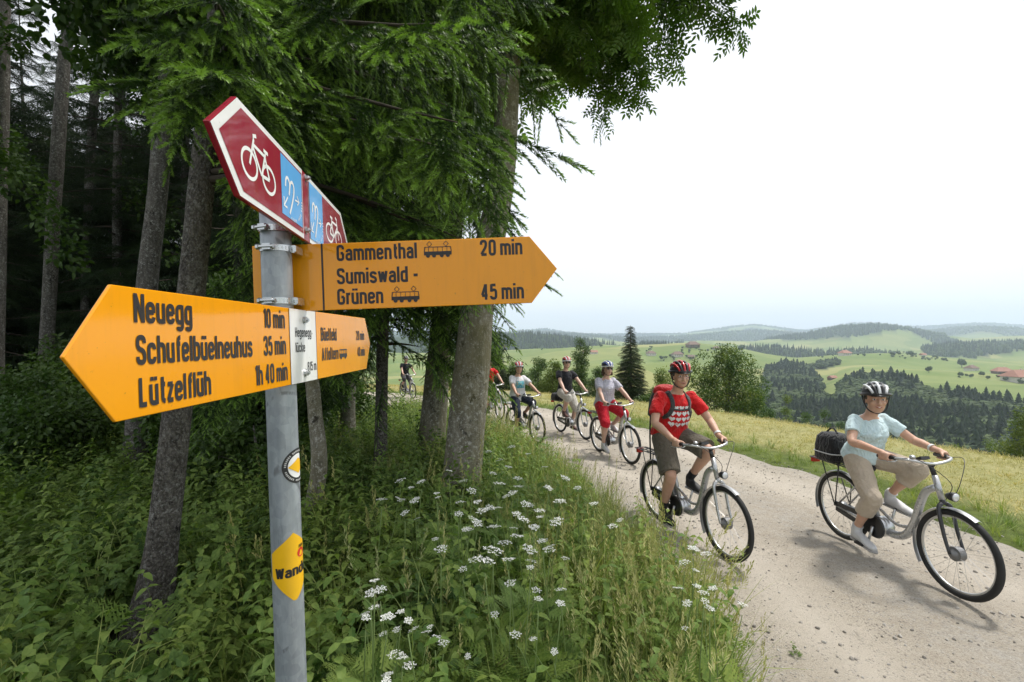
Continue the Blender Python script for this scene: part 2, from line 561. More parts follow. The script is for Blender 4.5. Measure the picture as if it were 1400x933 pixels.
def build_ground():
    az = np.concatenate([np.linspace(-180, -62, 60, endpoint=False), np.linspace(-62, 64, 470, endpoint=False), np.linspace(64, 180, 60)])
    rr = np.concatenate([[0.0], np.exp(np.linspace(math.log(0.4), math.log(9000), 290))])
    A, Q = np.meshgrid(np.radians(az), rr)
    X = Q * np.sin(A); Y = Q * np.cos(A)
    Z = zground(X, Y)
    n1, n0 = X.shape
    V = np.stack([X, Y, Z], -1).reshape(-1, 3)
    i = np.arange(n1 - 1)[:, None] * n0 + np.arange(n0 - 1)[None, :]
    F = np.stack([i, i + 1, i + n0 + 1, i + n0], -1).reshape(-1, 4)[:, ::-1]
    t = NT('ground_cover')
    c = t.coord('Object')
    s = t.attr('road_right'); wood = t.attr('wood')
    n_f = t.noise(c, 6.0, 6, 0.65); n_b = t.noise(c, 0.45, 4); n_fine = t.noise(c, 60.0, 4, 0.7)
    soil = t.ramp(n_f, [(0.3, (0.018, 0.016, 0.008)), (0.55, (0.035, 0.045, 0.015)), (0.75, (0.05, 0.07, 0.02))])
    # mown hay: straw with green showing through, in swaths along the track
    hay = t.ramp(t.math('ADD', t.math('MULTIPLY', n_f, 0.55), t.math('MULTIPLY', n_fine, 0.45)), [(0.34, (0.19, 0.195, 0.065)), (0.47, (0.34, 0.31, 0.135)), (0.6, (0.48, 0.425, 0.225))])
    hay = t.mix(t.ramp(n_b, [(0.3, 0.1), (0.7, 0.6)]), hay, (0.24, 0.265, 0.09))
    verge = t.ramp(n_f, [(0.3, (0.06, 0.09, 0.02)), (0.7, (0.16, 0.20, 0.05))])
    e = t.math('ADD', s, t.math('MULTIPLY', n_b, 1.2))
    near = t.mix(t.ramp(t.math('MULTIPLY_ADD', e, 0.25, -0.2), [(0.55, 0.0), (0.8, 1.0)]), verge, hay)
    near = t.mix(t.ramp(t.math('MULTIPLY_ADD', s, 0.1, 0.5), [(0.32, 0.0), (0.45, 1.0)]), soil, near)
    # far fields: parcels of different crops
    cm = t.mapping(c, (1 / 150.0, 1 / 70.0, 0.0), (0, 0, R(28)))
    cw = t.node('ShaderNodeVectorMath', operation='ADD'); t.link(cm, cw.inputs[0])
    cwn = t.node('ShaderNodeTexNoise'); t.link(t.mapping(c, (1 / 260.0, 1 / 260.0, 0)), cwn.inputs['Vector']); cwn.inputs['Scale'].default_value = 1.0
    t.link(cwn.outputs[1], cw.inputs[1])
    vc = t.node('ShaderNodeSeparateColor'); t.link(t.voronoi(cw.outputs[0], 1.0, 'Color', rnd=0.8), vc.inputs[0])
    cell = vc.outputs[0]
    field = t.ramp(cell, [(0.0, (0.125, 0.175, 0.052)), (0.22, (0.175, 0.215, 0.072)), (0.42, (0.225, 0.24, 0.09)), (0.58, (0.14, 0.195, 0.055)), (0.72, (0.32, 0.29, 0.13)), (0.80, (0.20, 0.235, 0.085)), (0.93, (0.10, 0.165, 0.045))], 'CONSTANT')
    field = t.mix(0.35, field, t.ramp(t.noise(c, 0.02, 5, 0.6), [(0.3, (0.13, 0.19, 0.04)), (0.7, (0.34, 0.33, 0.12))]))
    field = t.mix(1.0, field, (0.84, 0.88, 0.80), 'MULTIPLY')
    field = t.mix(wood, field, (0.022, 0.038, 0.016))
    ds = t.attr('distance')
    col = t.mix(t.ramp(t.math('MULTIPLY', ds, 0.01), [(0.35, 0.0), (0.8, 1.0)]), near, field)
    bm = t.bump(t.math('ADD', n_f, n_fine), 0.9, 0.03)
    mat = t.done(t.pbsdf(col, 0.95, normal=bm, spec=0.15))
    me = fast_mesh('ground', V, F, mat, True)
    ss, _ = road_s(V[:, 0], V[:, 1])
    for nm, dat in (('road_right', ss), ('wood', wood_mask(V[:, 0], V[:, 1]).astype(float)), ('distance', np.hypot(V[:, 0], V[:, 1]))):
        a = me.attributes.new(nm, 'FLOAT', 'POINT'); a.data.foreach_set('value', np.asarray(dat, np.float32))
    o = add_mesh('ground', me)
    o['kind'] = 'structure'
    return o
build_ground()

def build_road():
    t = NT('gravel')
    c = t.coord('Object')
    acr = t.attr('across')
    big = t.noise(c, 0.7, 5, 0.6); mid = t.noise(c, 9, 5, 0.65); fine = t.noise(c, 95, 4, 0.75)
    sand = t.ramp(t.math('ADD', t.math('MULTIPLY', big, 0.5), t.math('MULTIPLY', mid, 0.5)), [(0.32, (0.36, 0.315, 0.25)), (0.5, (0.475, 0.42, 0.34)), (0.68, (0.56, 0.50, 0.42))])
    peb = t.voronoi(c, 42, 'Distance'); pc = t.node('ShaderNodeSeparateColor'); t.link(t.voronoi(c, 42, 'Color'), pc.inputs[0])
    pm = t.math('MULTIPLY', t.math('LESS_THAN', peb, 0.32), t.math('GREATER_THAN', pc.outputs[0], 0.45))
    pcol = t.ramp(pc.outputs[1], [(0.0, (0.16, 0.145, 0.13)), (0.5, (0.33, 0.305, 0.275)), (1.0, (0.56, 0.53, 0.49))])
    pm = t.math('MULTIPLY', pm, t.ramp(t.noise(c, 1.6, 3), [(0.35, 0.25), (0.6, 1.0)]))
    col = t.mix(pm, sand, pcol)
    col = t.mix(t.ramp(fine, [(0.45, 0.0), (0.62, 0.55)]), col, (0.17, 0.15, 0.125))
    # coarser grey stones on the crown and at the margins, finer packed dust where wheels run
    loose = t.ramp(acr, [(0.0, 0.75), (0.16, 0.05), (0.34, 0.0), (0.5, 0.45), (0.66, 0.0), (0.86, 0.1), (1.0, 0.85)])
    col = t.mix(t.ramp(acr, [(0.14, 0.0), (0.26, 0.75), (0.38, 0.0), (0.62, 0.0), (0.74, 0.7), (0.86, 0.0)]), col, t.mix(big, (0.47, 0.42, 0.35), (0.60, 0.545, 0.465)))
    lc = t.ramp(t.noise(c, 30, 4, 0.7), [(0.35, (0.19, 0.185, 0.17)), (0.6, (0.42, 0.41, 0.385))])
    col = t.mix(t.math('MULTIPLY', loose, t.ramp(mid, [(0.4, 0.2), (0.6, 1.0)])), col, lc)
    green = t.math('MULTIPLY', t.ramp(acr, [(0.0, 1.0), (0.05, 0.0), (0.95, 0.0), (1.0, 1.0)]), t.ramp(mid, [(0.4, 0.0), (0.55, 1.0)]))
    col = t.mix(green, col, (0.10, 0.12, 0.04))
    h = t.math('ADD', t.math('MULTIPLY', fine, 0.5), t.math('MULTIPLY', t.math('SUBTRACT', 0.6, peb), pm))
    nm = t.bump(h, 1.0, 0.028, t.bump(big, 0.4, 0.12))
    mat = t.done(t.pbsdf(col, 0.95, normal=nm, spec=0.2))
    # fine strip with ruts and uneven edges
    C2 = spline(CL[::6], 700); T2 = np.gradient(C2, axis=0); T2 /= np.linalg.norm(T2, axis=1)[:, None]
    Nr = np.stack([T2[:, 1], -T2[:, 0]], 1)
    m = 41
    V = []; A = []
    w = np.linspace(-1, 1, m)
    for i in range(len(C2)):
        el = HALF + 0.18 * fbm(i * 0.11, 3.3, 4); er = HALF + 0.18 * fbm(i * 0.11, 9.1, 6)
        off = np.where(w < 0, w * el, w * er)
        x = C2[i, 0] + Nr[i, 0] * off; y = C2[i, 1] + Nr[i, 1] * off
        V.append(np.stack([x, y, off], 1)); A.append((w + 1) / 2)
    V = np.concatenate(V); A = np.concatenate(A)
    _, idx = road_s(V[:, 0], V[:, 1])
    off = V[:, 2]
    z = road_z(idx) + 0.03 * (1 - (off / HALF) ** 2) - 0.025 * (np.exp(-((np.abs(off) - 0.8) / 0.28) ** 2)) + 0.02 * fbm(V[:, 0] / 0.8, V[:, 1] / 0.8, 41, 3)
    z -= 0.12 * sstep(0.93, 1.0, np.abs(A * 2 - 1))
    V[:, 2] = z
    i = np.arange(len(C2) - 1)[:, None] * m + np.arange(m - 1)[None, :]
    F = np.stack([i, i + 1, i + m + 1, i + m], -1).reshape(-1, 4)
    me = fast_mesh('gravel_track', V, F, mat, True)
    a = me.attributes.new('across', 'FLOAT', 'POINT'); a.data.foreach_set('value', A.astype(np.float32))
    o = add_mesh('gravel_track', me); o['kind'] = 'structure'
    return o
build_road()

def zroad(x, y):
    s, i = road_s(np.array([x]), np.array([y]))
    return float(road_z(i)[0] + 0.03 * (1 - (s[0] / HALF) ** 2) - 0.025 * math.exp(-((abs(s[0]) - 0.8) / 0.28) ** 2))

# loose stones on the track
def stone_mesh(k):
    rg = np.random.default_rng(k)
    mb = MB(); mb.sphere((0, 0, 0), (1, 0.8, 0.55), 7, 5)
    mb.v[0] = mb.v[0] * (1 + 0.25 * (rg.random((len(mb.v[0]), 1)) - 0.5))
    t = NT('pebble_stone')
    rnd = t.node('ShaderNodeObjectInfo').outputs['Random']
    col = t.ramp(rnd, [(0.0, (0.17, 0.155, 0.135)), (0.5, (0.32, 0.295, 0.26)), (1.0, (0.52, 0.49, 0.45))])
    return mb.mesh('pebble', t.done(t.pbsdf(col, 0.9, normal=t.bump(t.noise(t.coord(), 3), 0.4, 0.2))))
def build_stones():
    n = 15000
    i = RNG.integers(0, len(CL), n)
    i = RNG.integers(100, 300, n)
    w = RNG.uniform(-1, 1, n); w = np.sign(w) * np.abs(w) ** 0.7 * HALF * 0.99
    x = CL[i, 0] + CT[i, 1] * w + RNG.normal(0, .1, n); y = CL[i, 1] - CT[i, 0] * w + RNG.normal(0, .1, n)
    s, idx = road_s(x, y)
    z = road_z(idx) + 0.03 * (1 - (s / HALF) ** 2) - 0.025 * np.exp(-((np.abs(s) - 0.8) / 0.28) ** 2) + 0.02 * fbm(x / 0.8, y / 0.8, 41, 3)
    sc = 0.003 + 0.015 * RNG.random(n) ** 6
    o = scatter('loose_stones', [stone_mesh(1), stone_mesh(2)], np.stack([x, y, z + sc * 0.2], 1), RNG.uniform(0, 6.28, (n, 3)) * [0.1, 0.1, 1], sc, RNG.integers(0, 2, n))
    tag(o, 'small loose grey stones strewn over the gravel track', 'stones', kind='stuff')
build_stones()
# ================================================================== signpost
# narrow grotesque lettering drawn with a pen: every glyph is a few rounded strokes
_x, _b, _c, _w = 0.665, 0.07, 0.93, 0.33
_BOX = lambda x0, x1, y0, y1: [((x0 + x1) / 2, y1), (x1, y1), (x1, y0), (x0, y0), (x0, y1), ((x0 + x1) / 2, y1)]
GLYPH = {
    'n': [[(0, 0), (0, .74)], [(0, _x), (_w, _x), (_w, 0)]],
    'm': [[(0, 0), (0, .74)], [(0, _x), (.29, _x), (.29, 0)], [(.29, _x), (.58, _x), (.58, 0)]],
    'h': [[(0, 0), (0, 1)], [(0, _x), (_w, _x), (_w, 0)]],
    'u': [[(0, .74), (0, _b), (_w, _b)], [(_w, .74), (_w, 0)]],
    'e': [[(_w, .21), (_w, _b), (0, _b), (0, _x), (_w, _x), (_w, .36)], [(_w, .38), (0, .38)]],
    'a': [[(.02, .53), (.02, _x), (_w, _x), (_w, 0)], [(_w, .42), (0, .40), (0, _b), (_w, _b)]],
    'g': [[(_w, .74), (_w, -.19), (.01, -.19), (.01, -.1)], [(_w, _x), (0, _x), (0, _b), (_w, _b)]],
    'd': [[(_w, 1), (_w, 0)], [(_w, _x), (0, _x), (0, _b), (_w, _b)]],
    'b': [[(0, 1), (0, 0)], [(0, _x), (_w, _x), (_w, _b), (0, _b)]],
    'l': [[(0, 1), (0, 0)]],
    'i': [[(0, .74), (0, 0)], [(0, .86), (0, 1)]],
    't': [[(.1, .96), (.1, _b), (.25, _b)], [(0, _x + .02), (.25, _x + .02)]],
    'f': [[(.1, 0), (.1, _c), (.26, _c)], [(0, _x + .02), (.24, _x + .02)]],
    'r': [[(0, 0), (0, .74)], [(0, .6), (.03, _x), (.2, _x)]],
    's': [[(_w, .53), (_w, _x), (0, _x), (0, .42), (_w, .34), (_w, _b), (0, _b), (0, .21)]],
    'w': [[(0, .74), (.12, .03)], [(.12, .03), (.25, .7)], [(.25, .7), (.38, .03)], [(.38, .03), (.50, .74)]],
    'z': [[(0, _x), (.30, _x)], [(.29, _x), (0.01, _b)], [(0, _b), (.31, _b)]],
    'c': [[(_w, .5), (_w, _x), (0, _x), (0, _b), (_w, _b), (_w, .24)]],
    'k': [[(0, 0), (0, 1)], [(_w, .74), (.03, .33)], [(.12, .43), (_w, 0)]],
    'o': [_BOX(0, _w, _b, _x)],
    'G': [[(.37, .72), (.37, _c), (0, _c), (0, _b), (.37, _b), (.37, .48)], [(.38, .48), (.19, .48)]],
    'S': [[(.37, .73), (.37, _c), (0, _c), (0, .56), (.37, .44), (.37, _b), (0, _b), (0, .27)]],
    'N': [[(0, 0), (0, 1)], [(.01, .97), (.37, .03)], [(.38, 0), (.38, 1)]],
    'L': [[(0, 1), (0, 0)], [(0, _b), (.31, _b)]],
    'H': [[(0, 0), (0, 1)], [(.37, 0), (.37, 1)], [(0, .52), (.37, .52)]],
    'B': [[(0, 0), (0, 1)], [(0, _c), (.35, _c), (.35, .53), (0, .53)], [(0, .53), (.37, .53), (.37, _b), (0, _b)]],
    'A': [[(0, 0), (.2, .97)], [(.2, .97), (.4, 0)], [(.07, .3), (.33, .3)]],
    'W': [[(0, 1), (.14, .02)], [(.14, .02), (.28, .95)], [(.28, .95), (.42, .02)], [(.42, .02), (.56, 1)]],
    '0': [_BOX(0, .34, _b, _c)],
    '1': [[(.17, 0), (.17, 1)], [(.17, .94), (0, .80)]],
    '2': [[(0, .7), (0, _c), (.34, _c), (.34, .60), (.01, _b + .02)], [(0, _b), (.37, _b)]],
    '3': [[(0, .74), (0, _c), (.34, _c), (.34, .53), (.12, .53)], [(.12, .525), (.35, .525), (.35, _b), (0, _b), (0, .26)]],
    '4': [[(.26, 0), (.26, 1)], [(.25, .98), (0, .30)], [(-.02, .27), (.38, .27)]],
    '5': [[(.33, _c), (.04, _c)], [(.04, .98), (.02, .5)], [(.02, .54), (.1, .62), (.34, .62), (.34, _b), (0, _b), (0, .24)]],
    '8': [_BOX(.015, .325, .53, _c), _BOX(0, .34, _b, .53)],
    '–': [[(0, .42), (.28, .42)]], '-': [[(0, .38), (.17, .38)]],
}
GLYPH['ü'] = GLYPH['u'] + [[(.07, .86), (.07, 1)], [(.27, .86), (.27, 1)]]

def rounded(pts, r=0.15, k=6):
    p = [np.array(q, float) for q in pts]
    out = [p[0]]
    for i in range(1, len(p) - 1):
        a, b, c = p[i - 1], p[i], p[i + 1]
        la, lc = np.linalg.norm(a - b), np.linalg.norm(c - b)
        ra = min(r, la * (0.5 if i > 1 else 1.0)); rc = min(r, lc * (0.5 if i < len(p) - 2 else 1.0))
        s, e = b + (a - b) / la * ra, b + (c - b) / lc * rc
        for t in np.linspace(0, 1, k):
            out.append((1 - t) ** 2 * s + 2 * t * (1 - t) * (b * 0.93 + 0.035 * (s + e)) + t * t * e)
    out.append(p[-1])
    q = [out[0]]
    for z in out[1:]:
        if np.linalg.norm(z - q[-1]) > 1e-4: q.append(z)
    return np.array(q)

def text_mesh(txt, bold=0.0, extr=0.0):
    pen = 0.152 + bold * 0.9
    V = []; F = []; x = 0.0; n = 0; lift = 0.0
    for ch in txt:
        if ch == ' ':
            x += 0.24; continue
        strokes = GLYPH[ch]
        x0 = min(p[0] for s in strokes for p in s); x1 = max(p[0] for s in strokes for p in s)
        for s in strokes:
            p = rounded(s); k = len(p)
            t = np.gradient(p, axis=0); t /= np.linalg.norm(t, axis=1)[:, None] + 1e-12
            nn = np.stack([-t[:, 1], t[:, 0]], 1) * pen / 2
            q = np.concatenate([p + nn, p - nn]); q[:, 0] += x - x0
            lift = (lift + 1) % 7
            V.append(np.concatenate([q, np.full((2 * k, 1), lift)], 1))
            F += [(n + k + i, n + k + i + 1, n + i + 1, n + i) for i in range(k - 1)]
            n += 2 * k
        x += x1 - x0 + 0.125 + 0.115 - (0.075 if ch in 'tfr' else 0.03 if ch in 'zk' else 0.0)
    return np.concatenate(V), F

CAP = 1.0

def lettering(parent, name, txt, box, o, u, v, n, mat, off, cap, bold=0.028):
    """txt fitted so that its left/right run from u0 to u1 with its baseline at v0; cap = capital height"""
    V, F = text_mesh(txt, bold)
    u0, u1, v0 = box
    x0, x1 = V[:, 0].min(), V[:, 0].max()
    a = u0 + (V[:, 0] - x0) / (x1 - x0) * (u1 - u0)
    b = v0 + V[:, 1] * cap / CAP
    P = np.asarray(o) + a[:, None] * np.asarray(u) + b[:, None] * np.asarray(v) + (off + V[:, 2:3] * 0.00002) * np.asarray(n)
    mb = MB(); mb.add(P, F)
    return mb.build(name, mat, parent)

def ribbon(mb, pts, w, o, u, v, n, off, closed=False):
    """flat stroke of width w through 2-D pts, painted on a plane"""
    p = np.asarray(pts, float); k = len(p)
    t = (np.roll(p, -1, 0) - np.roll(p, 1, 0)) if closed else np.gradient(p, axis=0)
    t /= np.linalg.norm(t, axis=1)[:, None] + 1e-12
    nn = np.stack([-t[:, 1], t[:, 0]], 1) * w / 2
    q = np.concatenate([p + nn, p - nn])
    P = np.asarray(o) + q[:, :1] * np.asarray(u) + q[:, 1:] * np.asarray(v) + np.asarray(n) * off
    F = [(i, (i + 1) % k, k + (i + 1) % k, k + i) for i in range(k if closed else k - 1)]
    mb.add(P, F)

def flat(mb, poly, o, u, v, n, off):
    P = np.array([np.asarray(o) + a * np.asarray(u) + b * np.asarray(v) + np.asarray(n) * off for a, b in poly])
    mb.add(P, [tuple(range(len(poly)))])

def build_signpost():
    TILT = R(2.02)
    base = Vector((-0.4384, 1.04, 0.0))
    root = empty('signpost', base)
    root.rotation_euler = (0, -TILT, 0)
    tag(root, 'grey steel pole carrying yellow hiking arrows and a red cycle route sign', 'signpost')
    M = Matrix.Translation(base) @ Euler((0, -TILT, 0)).to_matrix().to_4x4()
    Mi = M.inverted()
    eye = Mi @ Vector((0, 0, CAMZ))
    def hit(px, py, o, n):
        d = Mi.to_3x3() @ ray(px, py)
        t = (Vector(o) - eye).dot(Vector(n)) / d.dot(Vector(n))
        return eye + d * t
    def uv(px, py, o, u, v, n):
        p = hit(px, py, o, n) - Vector(o)
        return p.dot(Vector(u)), p.dot(Vector(v))

    # --- materials
    t = NT('galvanised_steel'); c = t.coord('Object')
    n1 = t.noise(t.mapping(c, (14, 14, 3)), 2.5, 5, 0.65); n2 = t.noise(c, 70, 4, 0.7)
    sp = t.voronoi(c, 55, 'Color'); ss = t.node('ShaderNodeSeparateColor'); t.link(sp, ss.inputs[0])
    col = t.ramp(n1, [(0.3, (0.22, 0.25, 0.28)), (0.55, (0.33, 0.365, 0.40)), (0.75, (0.43, 0.465, 0.50))])
    col = t.mix(0.22, col, t.ramp(ss.outputs[0], [(0, (0.2, 0.22, 0.25)), (1, (0.48, 0.52, 0.56))]))
    scr = t.ramp(t.noise(t.mapping(c, (60, 60, 4)), 3.0, 6, 0.75), [(0.60, 0.0), (0.66, 0.5)])
    col = t.mix(scr, col, (0.10, 0.115, 0.12))
    # a few fine dark scratch lines
    w = t.node('ShaderNodeTexWave', wave_type='BANDS', bands_direction='Z'); t.link(t.mapping(c, (1, 1, 1), (0.35, 0.2, 0)), w.inputs[0])
    w.inputs['Scale'].default_value = 2.1; w.inputs['Distortion'].default_value = 9; w.inputs['Detail'].default_value = 2; w.inputs['Detail Scale'].default_value = 1.2
    lines = t.math('MULTIPLY', t.ramp(w.outputs[1], [(0.985, 0.0), (0.998, 1.0)]), t.ramp(n1, [(0.5, 0.0), (0.56, 0.55)]))
    col = t.mix(lines, col, (0.06, 0.06, 0.06))
    steel = t.done(t.pbsdf(col, t.math('MULTIPLY_ADD', n1, 0.3, 0.3), 0.35, t.bump(n2, 0.12, 0.002)))

    def enamel(name, color, dirt=(0.25, 0.14, 0.03), amt=0.6):
        t = NT(name); c = t.coord('Object')
        n = t.noise(c, 3.5, 4); spk = t.noise(c, 140, 3, 0.7); fl = t.noise(c, 45, 2, 0.5)
        lo = tuple(x * 0.95 for x in color)
        col = t.ramp(n, [(0.3, lo), (0.7, color)])
        col = t.mix(t.math('MULTIPLY', t.ramp(spk, [(0.64, 0.0), (0.70, 1.0)]), t.math('MULTIPLY', t.ramp(fl, [(0.52, 0.0), (0.60, 1.0)]), amt)), col, dirt)
        drip = t.noise(t.mapping(c, (40, 40, 3)), 1.0, 5, 0.7)
        col = t.mix(t.ramp(drip, [(0.52, 0.0), (0.75, 0.16)]), col, dirt)
        rr = t.ramp(t.noise(c, 7, 5, 0.6), [(0.3, 0.07), (0.7, 0.13)])
        return t.done(t.pbsdf(col, rr, spec=0.45, normal=t.bump(t.noise(c, 16, 2), 0.035, 0.01)))
    yellow = enamel('yellow_enamel', (0.84, 0.335, 0.008))
    red = enamel('cycle_red_enamel', (0.29, 0.018, 0.038))
    white = enamel('white_enamel', (0.80, 0.80, 0.79), (0.4, 0.38, 0.33))
    blue = enamel('blue_enamel', (0.13, 0.42, 0.82))
    black = plain('black_print', (0.02, 0.02, 0.022), 0.45)
    whitep = plain('white_print', (0.82, 0.82, 0.81), 0.35)
    bolt_m = plain('zinc_bolt', (0.55, 0.56, 0.57), 0.28, 0.9)
    clamp_m = plain('stainless_clamp', (0.60, 0.61, 0.61), 0.25, 0.9, bump=0.1)
    yel_st = plain('yellow_sticker', (0.86, 0.48, 0.01), 0.4)

    RAD = 0.0310
    H = 2.275
    mb = MB()
    zz = np.linspace(-0.3, H, 30)
    mb.tube(np.stack([zz * 0, zz * 0, zz], 1), RAD, 40)
    mb.tube([(0, 0, H), (0, 0, H + 0.012)], [RAD + 0.0015, RAD - 0.004], 40)
    pole = mb.build('pole', steel, root, True)
    md = pole.data
    # ---------- stickers wrapped round the pole
    def wrap(mbx, fn_pts, faces, off):
        P = []
        for a, z in fn_pts:                       # a metres round the pole, z height
            th = a / RAD
            P.append(((RAD + off) * math.cos(th), (RAD + off) * math.sin(th), z))
        mbx.add(P, faces)
    def wrap_grid(mbx, inside, a0, a1, z0, z1, off, na=60, nz=60):
        """fills inside(a,z) outline given as left/right limits per row"""
        for k in range(nz):
            za, zb = z0 + (z1 - z0) * k / nz, z0 + (z1 - z0) * (k + 1) / nz
            la, ra = inside(za); lb, rb = inside(zb)
            if max(ra - la, rb - lb) < 1e-5: continue
            pts = []; f = []
            m = 24
            for i in range(m + 1):
                pts.append((la + (ra - la) * i / m, za)); pts.append((lb + (rb - lb) * i / m, zb))
            for i in range(m):
                f.append((2 * i, 2 * i + 2, 2 * i + 3, 2 * i + 1))
            wrap(mbx, pts, f, off)
    def row_of(ax, ay):
        """angle position (metres round the pole) of a pixel on the pole front"""
        d = Mi.to_3x3() @ ray(ax, ay)
        A = d.x ** 2 + d.y ** 2; B = 2 * (eye.x * d.x + eye.y * d.y); C = eye.x ** 2 + eye.y ** 2 - RAD ** 2
        D = B * B - 4 * A * C
        tt = (-B - math.sqrt(max(D, 0))) / (2 * A)
        p = eye + d * tt
        return math.atan2(p.y, p.x) * RAD, p.z
    # yellow diamond "Wanderweg": left corner at (370,758), top far right, bottom right
    aL, zL = row_of(372, 758)
    _, zT = row_of(408, 729); _, zB = row_of(409, 815)
    hw = 0.050
    _, zM = row_of(374, 790)
    sgn = 1.0                                      # metres increase towards the right of the picture
    aR, _ = row_of(405, 760)
    sgn = 1.0 if aR > aL else -1.0
    zc = (zT + zB) / 2
    def dia(z):
        # blunt left corner, edges rising and falling to the points round the right of the pole
        if z > zL: f = min(1.0, (z - zL) / (zT - zL) * 0.86)
        elif z < zM: f = min(1.0, (zM - z) / (zM - zB) * 0.86)
        else: f = 0.0
        l = aL + sgn * hw * f; r = aL + sgn * hw * (2 - f)
        return (min(l, r), max(l, r))
    mb = MB(); wrap_grid(mb, dia, 0, 0, zB - 0.004, zT + 0.006, 0.0006)
    st = mb.build('diamond_sticker', yel_st, pole, True)
    V, F = text_mesh('Wanderweg', 0.06)
    a0, zb0 = row_of(377.5, 792); 
    capz = 0.0222
    x0 = V[:, 0].min()
    pts = [(a0 + sgn * (p[0] - x0) * capz * 1.12, zb0 + p[1] * capz + (p[0] - x0) * 0.0012) for p in V]
    mb = MB(); wrap(mb, pts, F, 0.0012); mb.build('sticker_lettering', black, pole)
    # little red sun mark on the diamond
    def disc(mbx, a, z, r, off, n=24, sc=1.0):
        pts = [(a + sgn * r * sc * math.cos(i * 2 * PI / n), z + r * math.sin(i * 2 * PI / n)) for i in range(n)]
        wrap(mbx, pts, [tuple(range(n))] , off)
    am, zm = row_of(410.5, 754)
    mb = MB(); disc(mb, am, zm, 0.010, 0.0012); mb.build('sticker_emblem', plain('emblem_red', (0.62, 0.03, 0.02), 0.4), pole)
    mb = MB()
    for k in range(4):
        ax, zx = am - sgn * 0.006 + sgn * 0.0035 * k, zm + 0.011
        wrap(mb, [(ax, zx), (ax + sgn * 0.0018, zx), (ax + sgn * 0.0025, zx + 0.006), (ax + sgn * 0.0006, zx + 0.007)], [(0, 1, 2, 3)], 0.0014)
    mb.build('sticker_emblem_mark', black, pole)
    # round club sticker with a yellow diamond
    ac, zc2 = row_of(402, 638)
    ac = ac + sgn * 0.012
    rr = 0.0375
    def ring(mbx, r0, r1, off, n=72):
        pts = []; f = []
        for i in range(n):
            c_, s_ = math.cos(i * 2 * PI / n), math.sin(i * 2 * PI / n)
            pts += [(ac + sgn * r0 * c_, zc2 + r0 * s_), (ac + sgn * r1 * c_, zc2 + r1 * s_)]
        for i in range(n):
            j = (i + 1) % n
            f.append((2 * i, 2 * i + 1, 2 * j + 1, 2 * j))
        wrap(mbx, pts, f, off)
    mb = MB(); ring(mb, 0.026, rr, 0.0007); mb.build('round_sticker_rim', black, pole)
    mb = MB()
    def circ(z):
        w = math.sqrt(max(0, 0.0265 ** 2 - (z - zc2) ** 2)); return (ac - w, ac + w)
    wrap_grid(mb, circ, 0, 0, zc2 - 0.0265, zc2 + 0.0265, 0.0006, nz=30); mb.build('round_sticker', whitep, pole)
    def dm(z):
        w = 0.026 * max(0, 1 - abs(z - zc2) / 0.017); return (ac - w, ac + w)
    mb = MB(); wrap_grid(mb, dm, 0, 0, zc2 - 0.017, zc2 + 0.017, 0.0012, nz=20); mb.build('round_sticker_diamond', yel_st, pole)
    mb = MB()
    for k in range(34):                            # ring of tiny lettering, too small to read
        a = R(60 + k * 7.2)
        if k in (9, 17, 18, 26): continue
        h_ = 0.0020
        c_, s_ = math.cos(a), math.sin(a)
        for q in range(2):
            b = a + 0.045 * (q - 0.5)
            pts = [(ac + sgn * (0.0317 + dr) * math.cos(b + da), zc2 + (0.0317 + dr) * math.sin(b + da)) for dr, da in ((-h_, -.012), (h_ * (0.6 + 0.4 * ((k * 7 + q) % 3 == 0)), -.012), (h_, .012), (-h_, .012))]
            wrap(mb, pts, [(0, 1, 2, 3)], 0.0014)
    mb.build('round_sticker_lettering', whitep, pole)

    # ---------- clamps
    def clamp(z, screw_th, name='pipe_clamp', lug_dir=None):
        mb = MB()
        zs = np.array([-0.006, 0.006])
        mb.tube([(0, 0, z - 0.0065), (0, 0, z + 0.0065)], RAD + 0.0018, 40)
        for k in range(26):                        # slots of the worm drive band
            th = k * 2 * PI / 26
            p = np.array([math.cos(th), math.sin(th), 0]) * (RAD + 0.0022)
            mb.box((p[0], p[1], z), (0.0015, 0.0022, 0.007), Matrix.Rotation(th, 3, 'Z'))
        q = mb.build(name, clamp_m, root)
        mb = MB()
        d = np.array([math.cos(screw_th), math.sin(screw_th), 0]); tn = np.array([-d[1], d[0], 0])
        p = d * (RAD + 0.006)
        M3 = Matrix.Rotation(screw_th, 3, 'Z')
        mb.box((p[0], p[1], z), (0.008, 0.018, 0.013), M3)
        a = p + d * 0.001 - tn * 0.017; b = p + d * 0.001 + tn * 0.015
        a[2] = b[2] = z
        mb.cyl(a, b, 0.0042, 14)
        mb.cyl(a - tn * 0.005, a, 0.0062, 6)
        mb.build('clamp_screw', bolt_m, q, False)
        return q
    cam_th = math.atan2(eye.y, eye.x)

    # ---------- sign A: lower yellow arrow along the depth of the picture
    oA = Vector((RAD + 0.010, 0, CAMZ)); uA = Vector((0, -1, 0)); vA = Vector((0, 0, 1)); nA = Vector((1, 0, 0))
    # u grows to the left of the picture (towards the camera)
    A = lambda px, py: uv(px, py, oA, uA, vA, nA)
    top = (A(150, 385)[1] + A(396, 421)[1] + A(499, 437)[1]) / 3
    bot = (A(160, 581)[1] + A(396, 527)[1] + A(501, 503)[1]) / 3
    uL = (A(150, 385)[0] + A(160, 581)[0]) / 2
    uT = A(86, 487)[0]; uW0 = A(396.5, 480)[0]; uW1 = A(432.5, 480)[0]; uE = A(500, 470)[0]; uE2 = A(506, 468)[0]
    mid = (top + bot) / 2
    mb = MB()
    TH = 0.0045
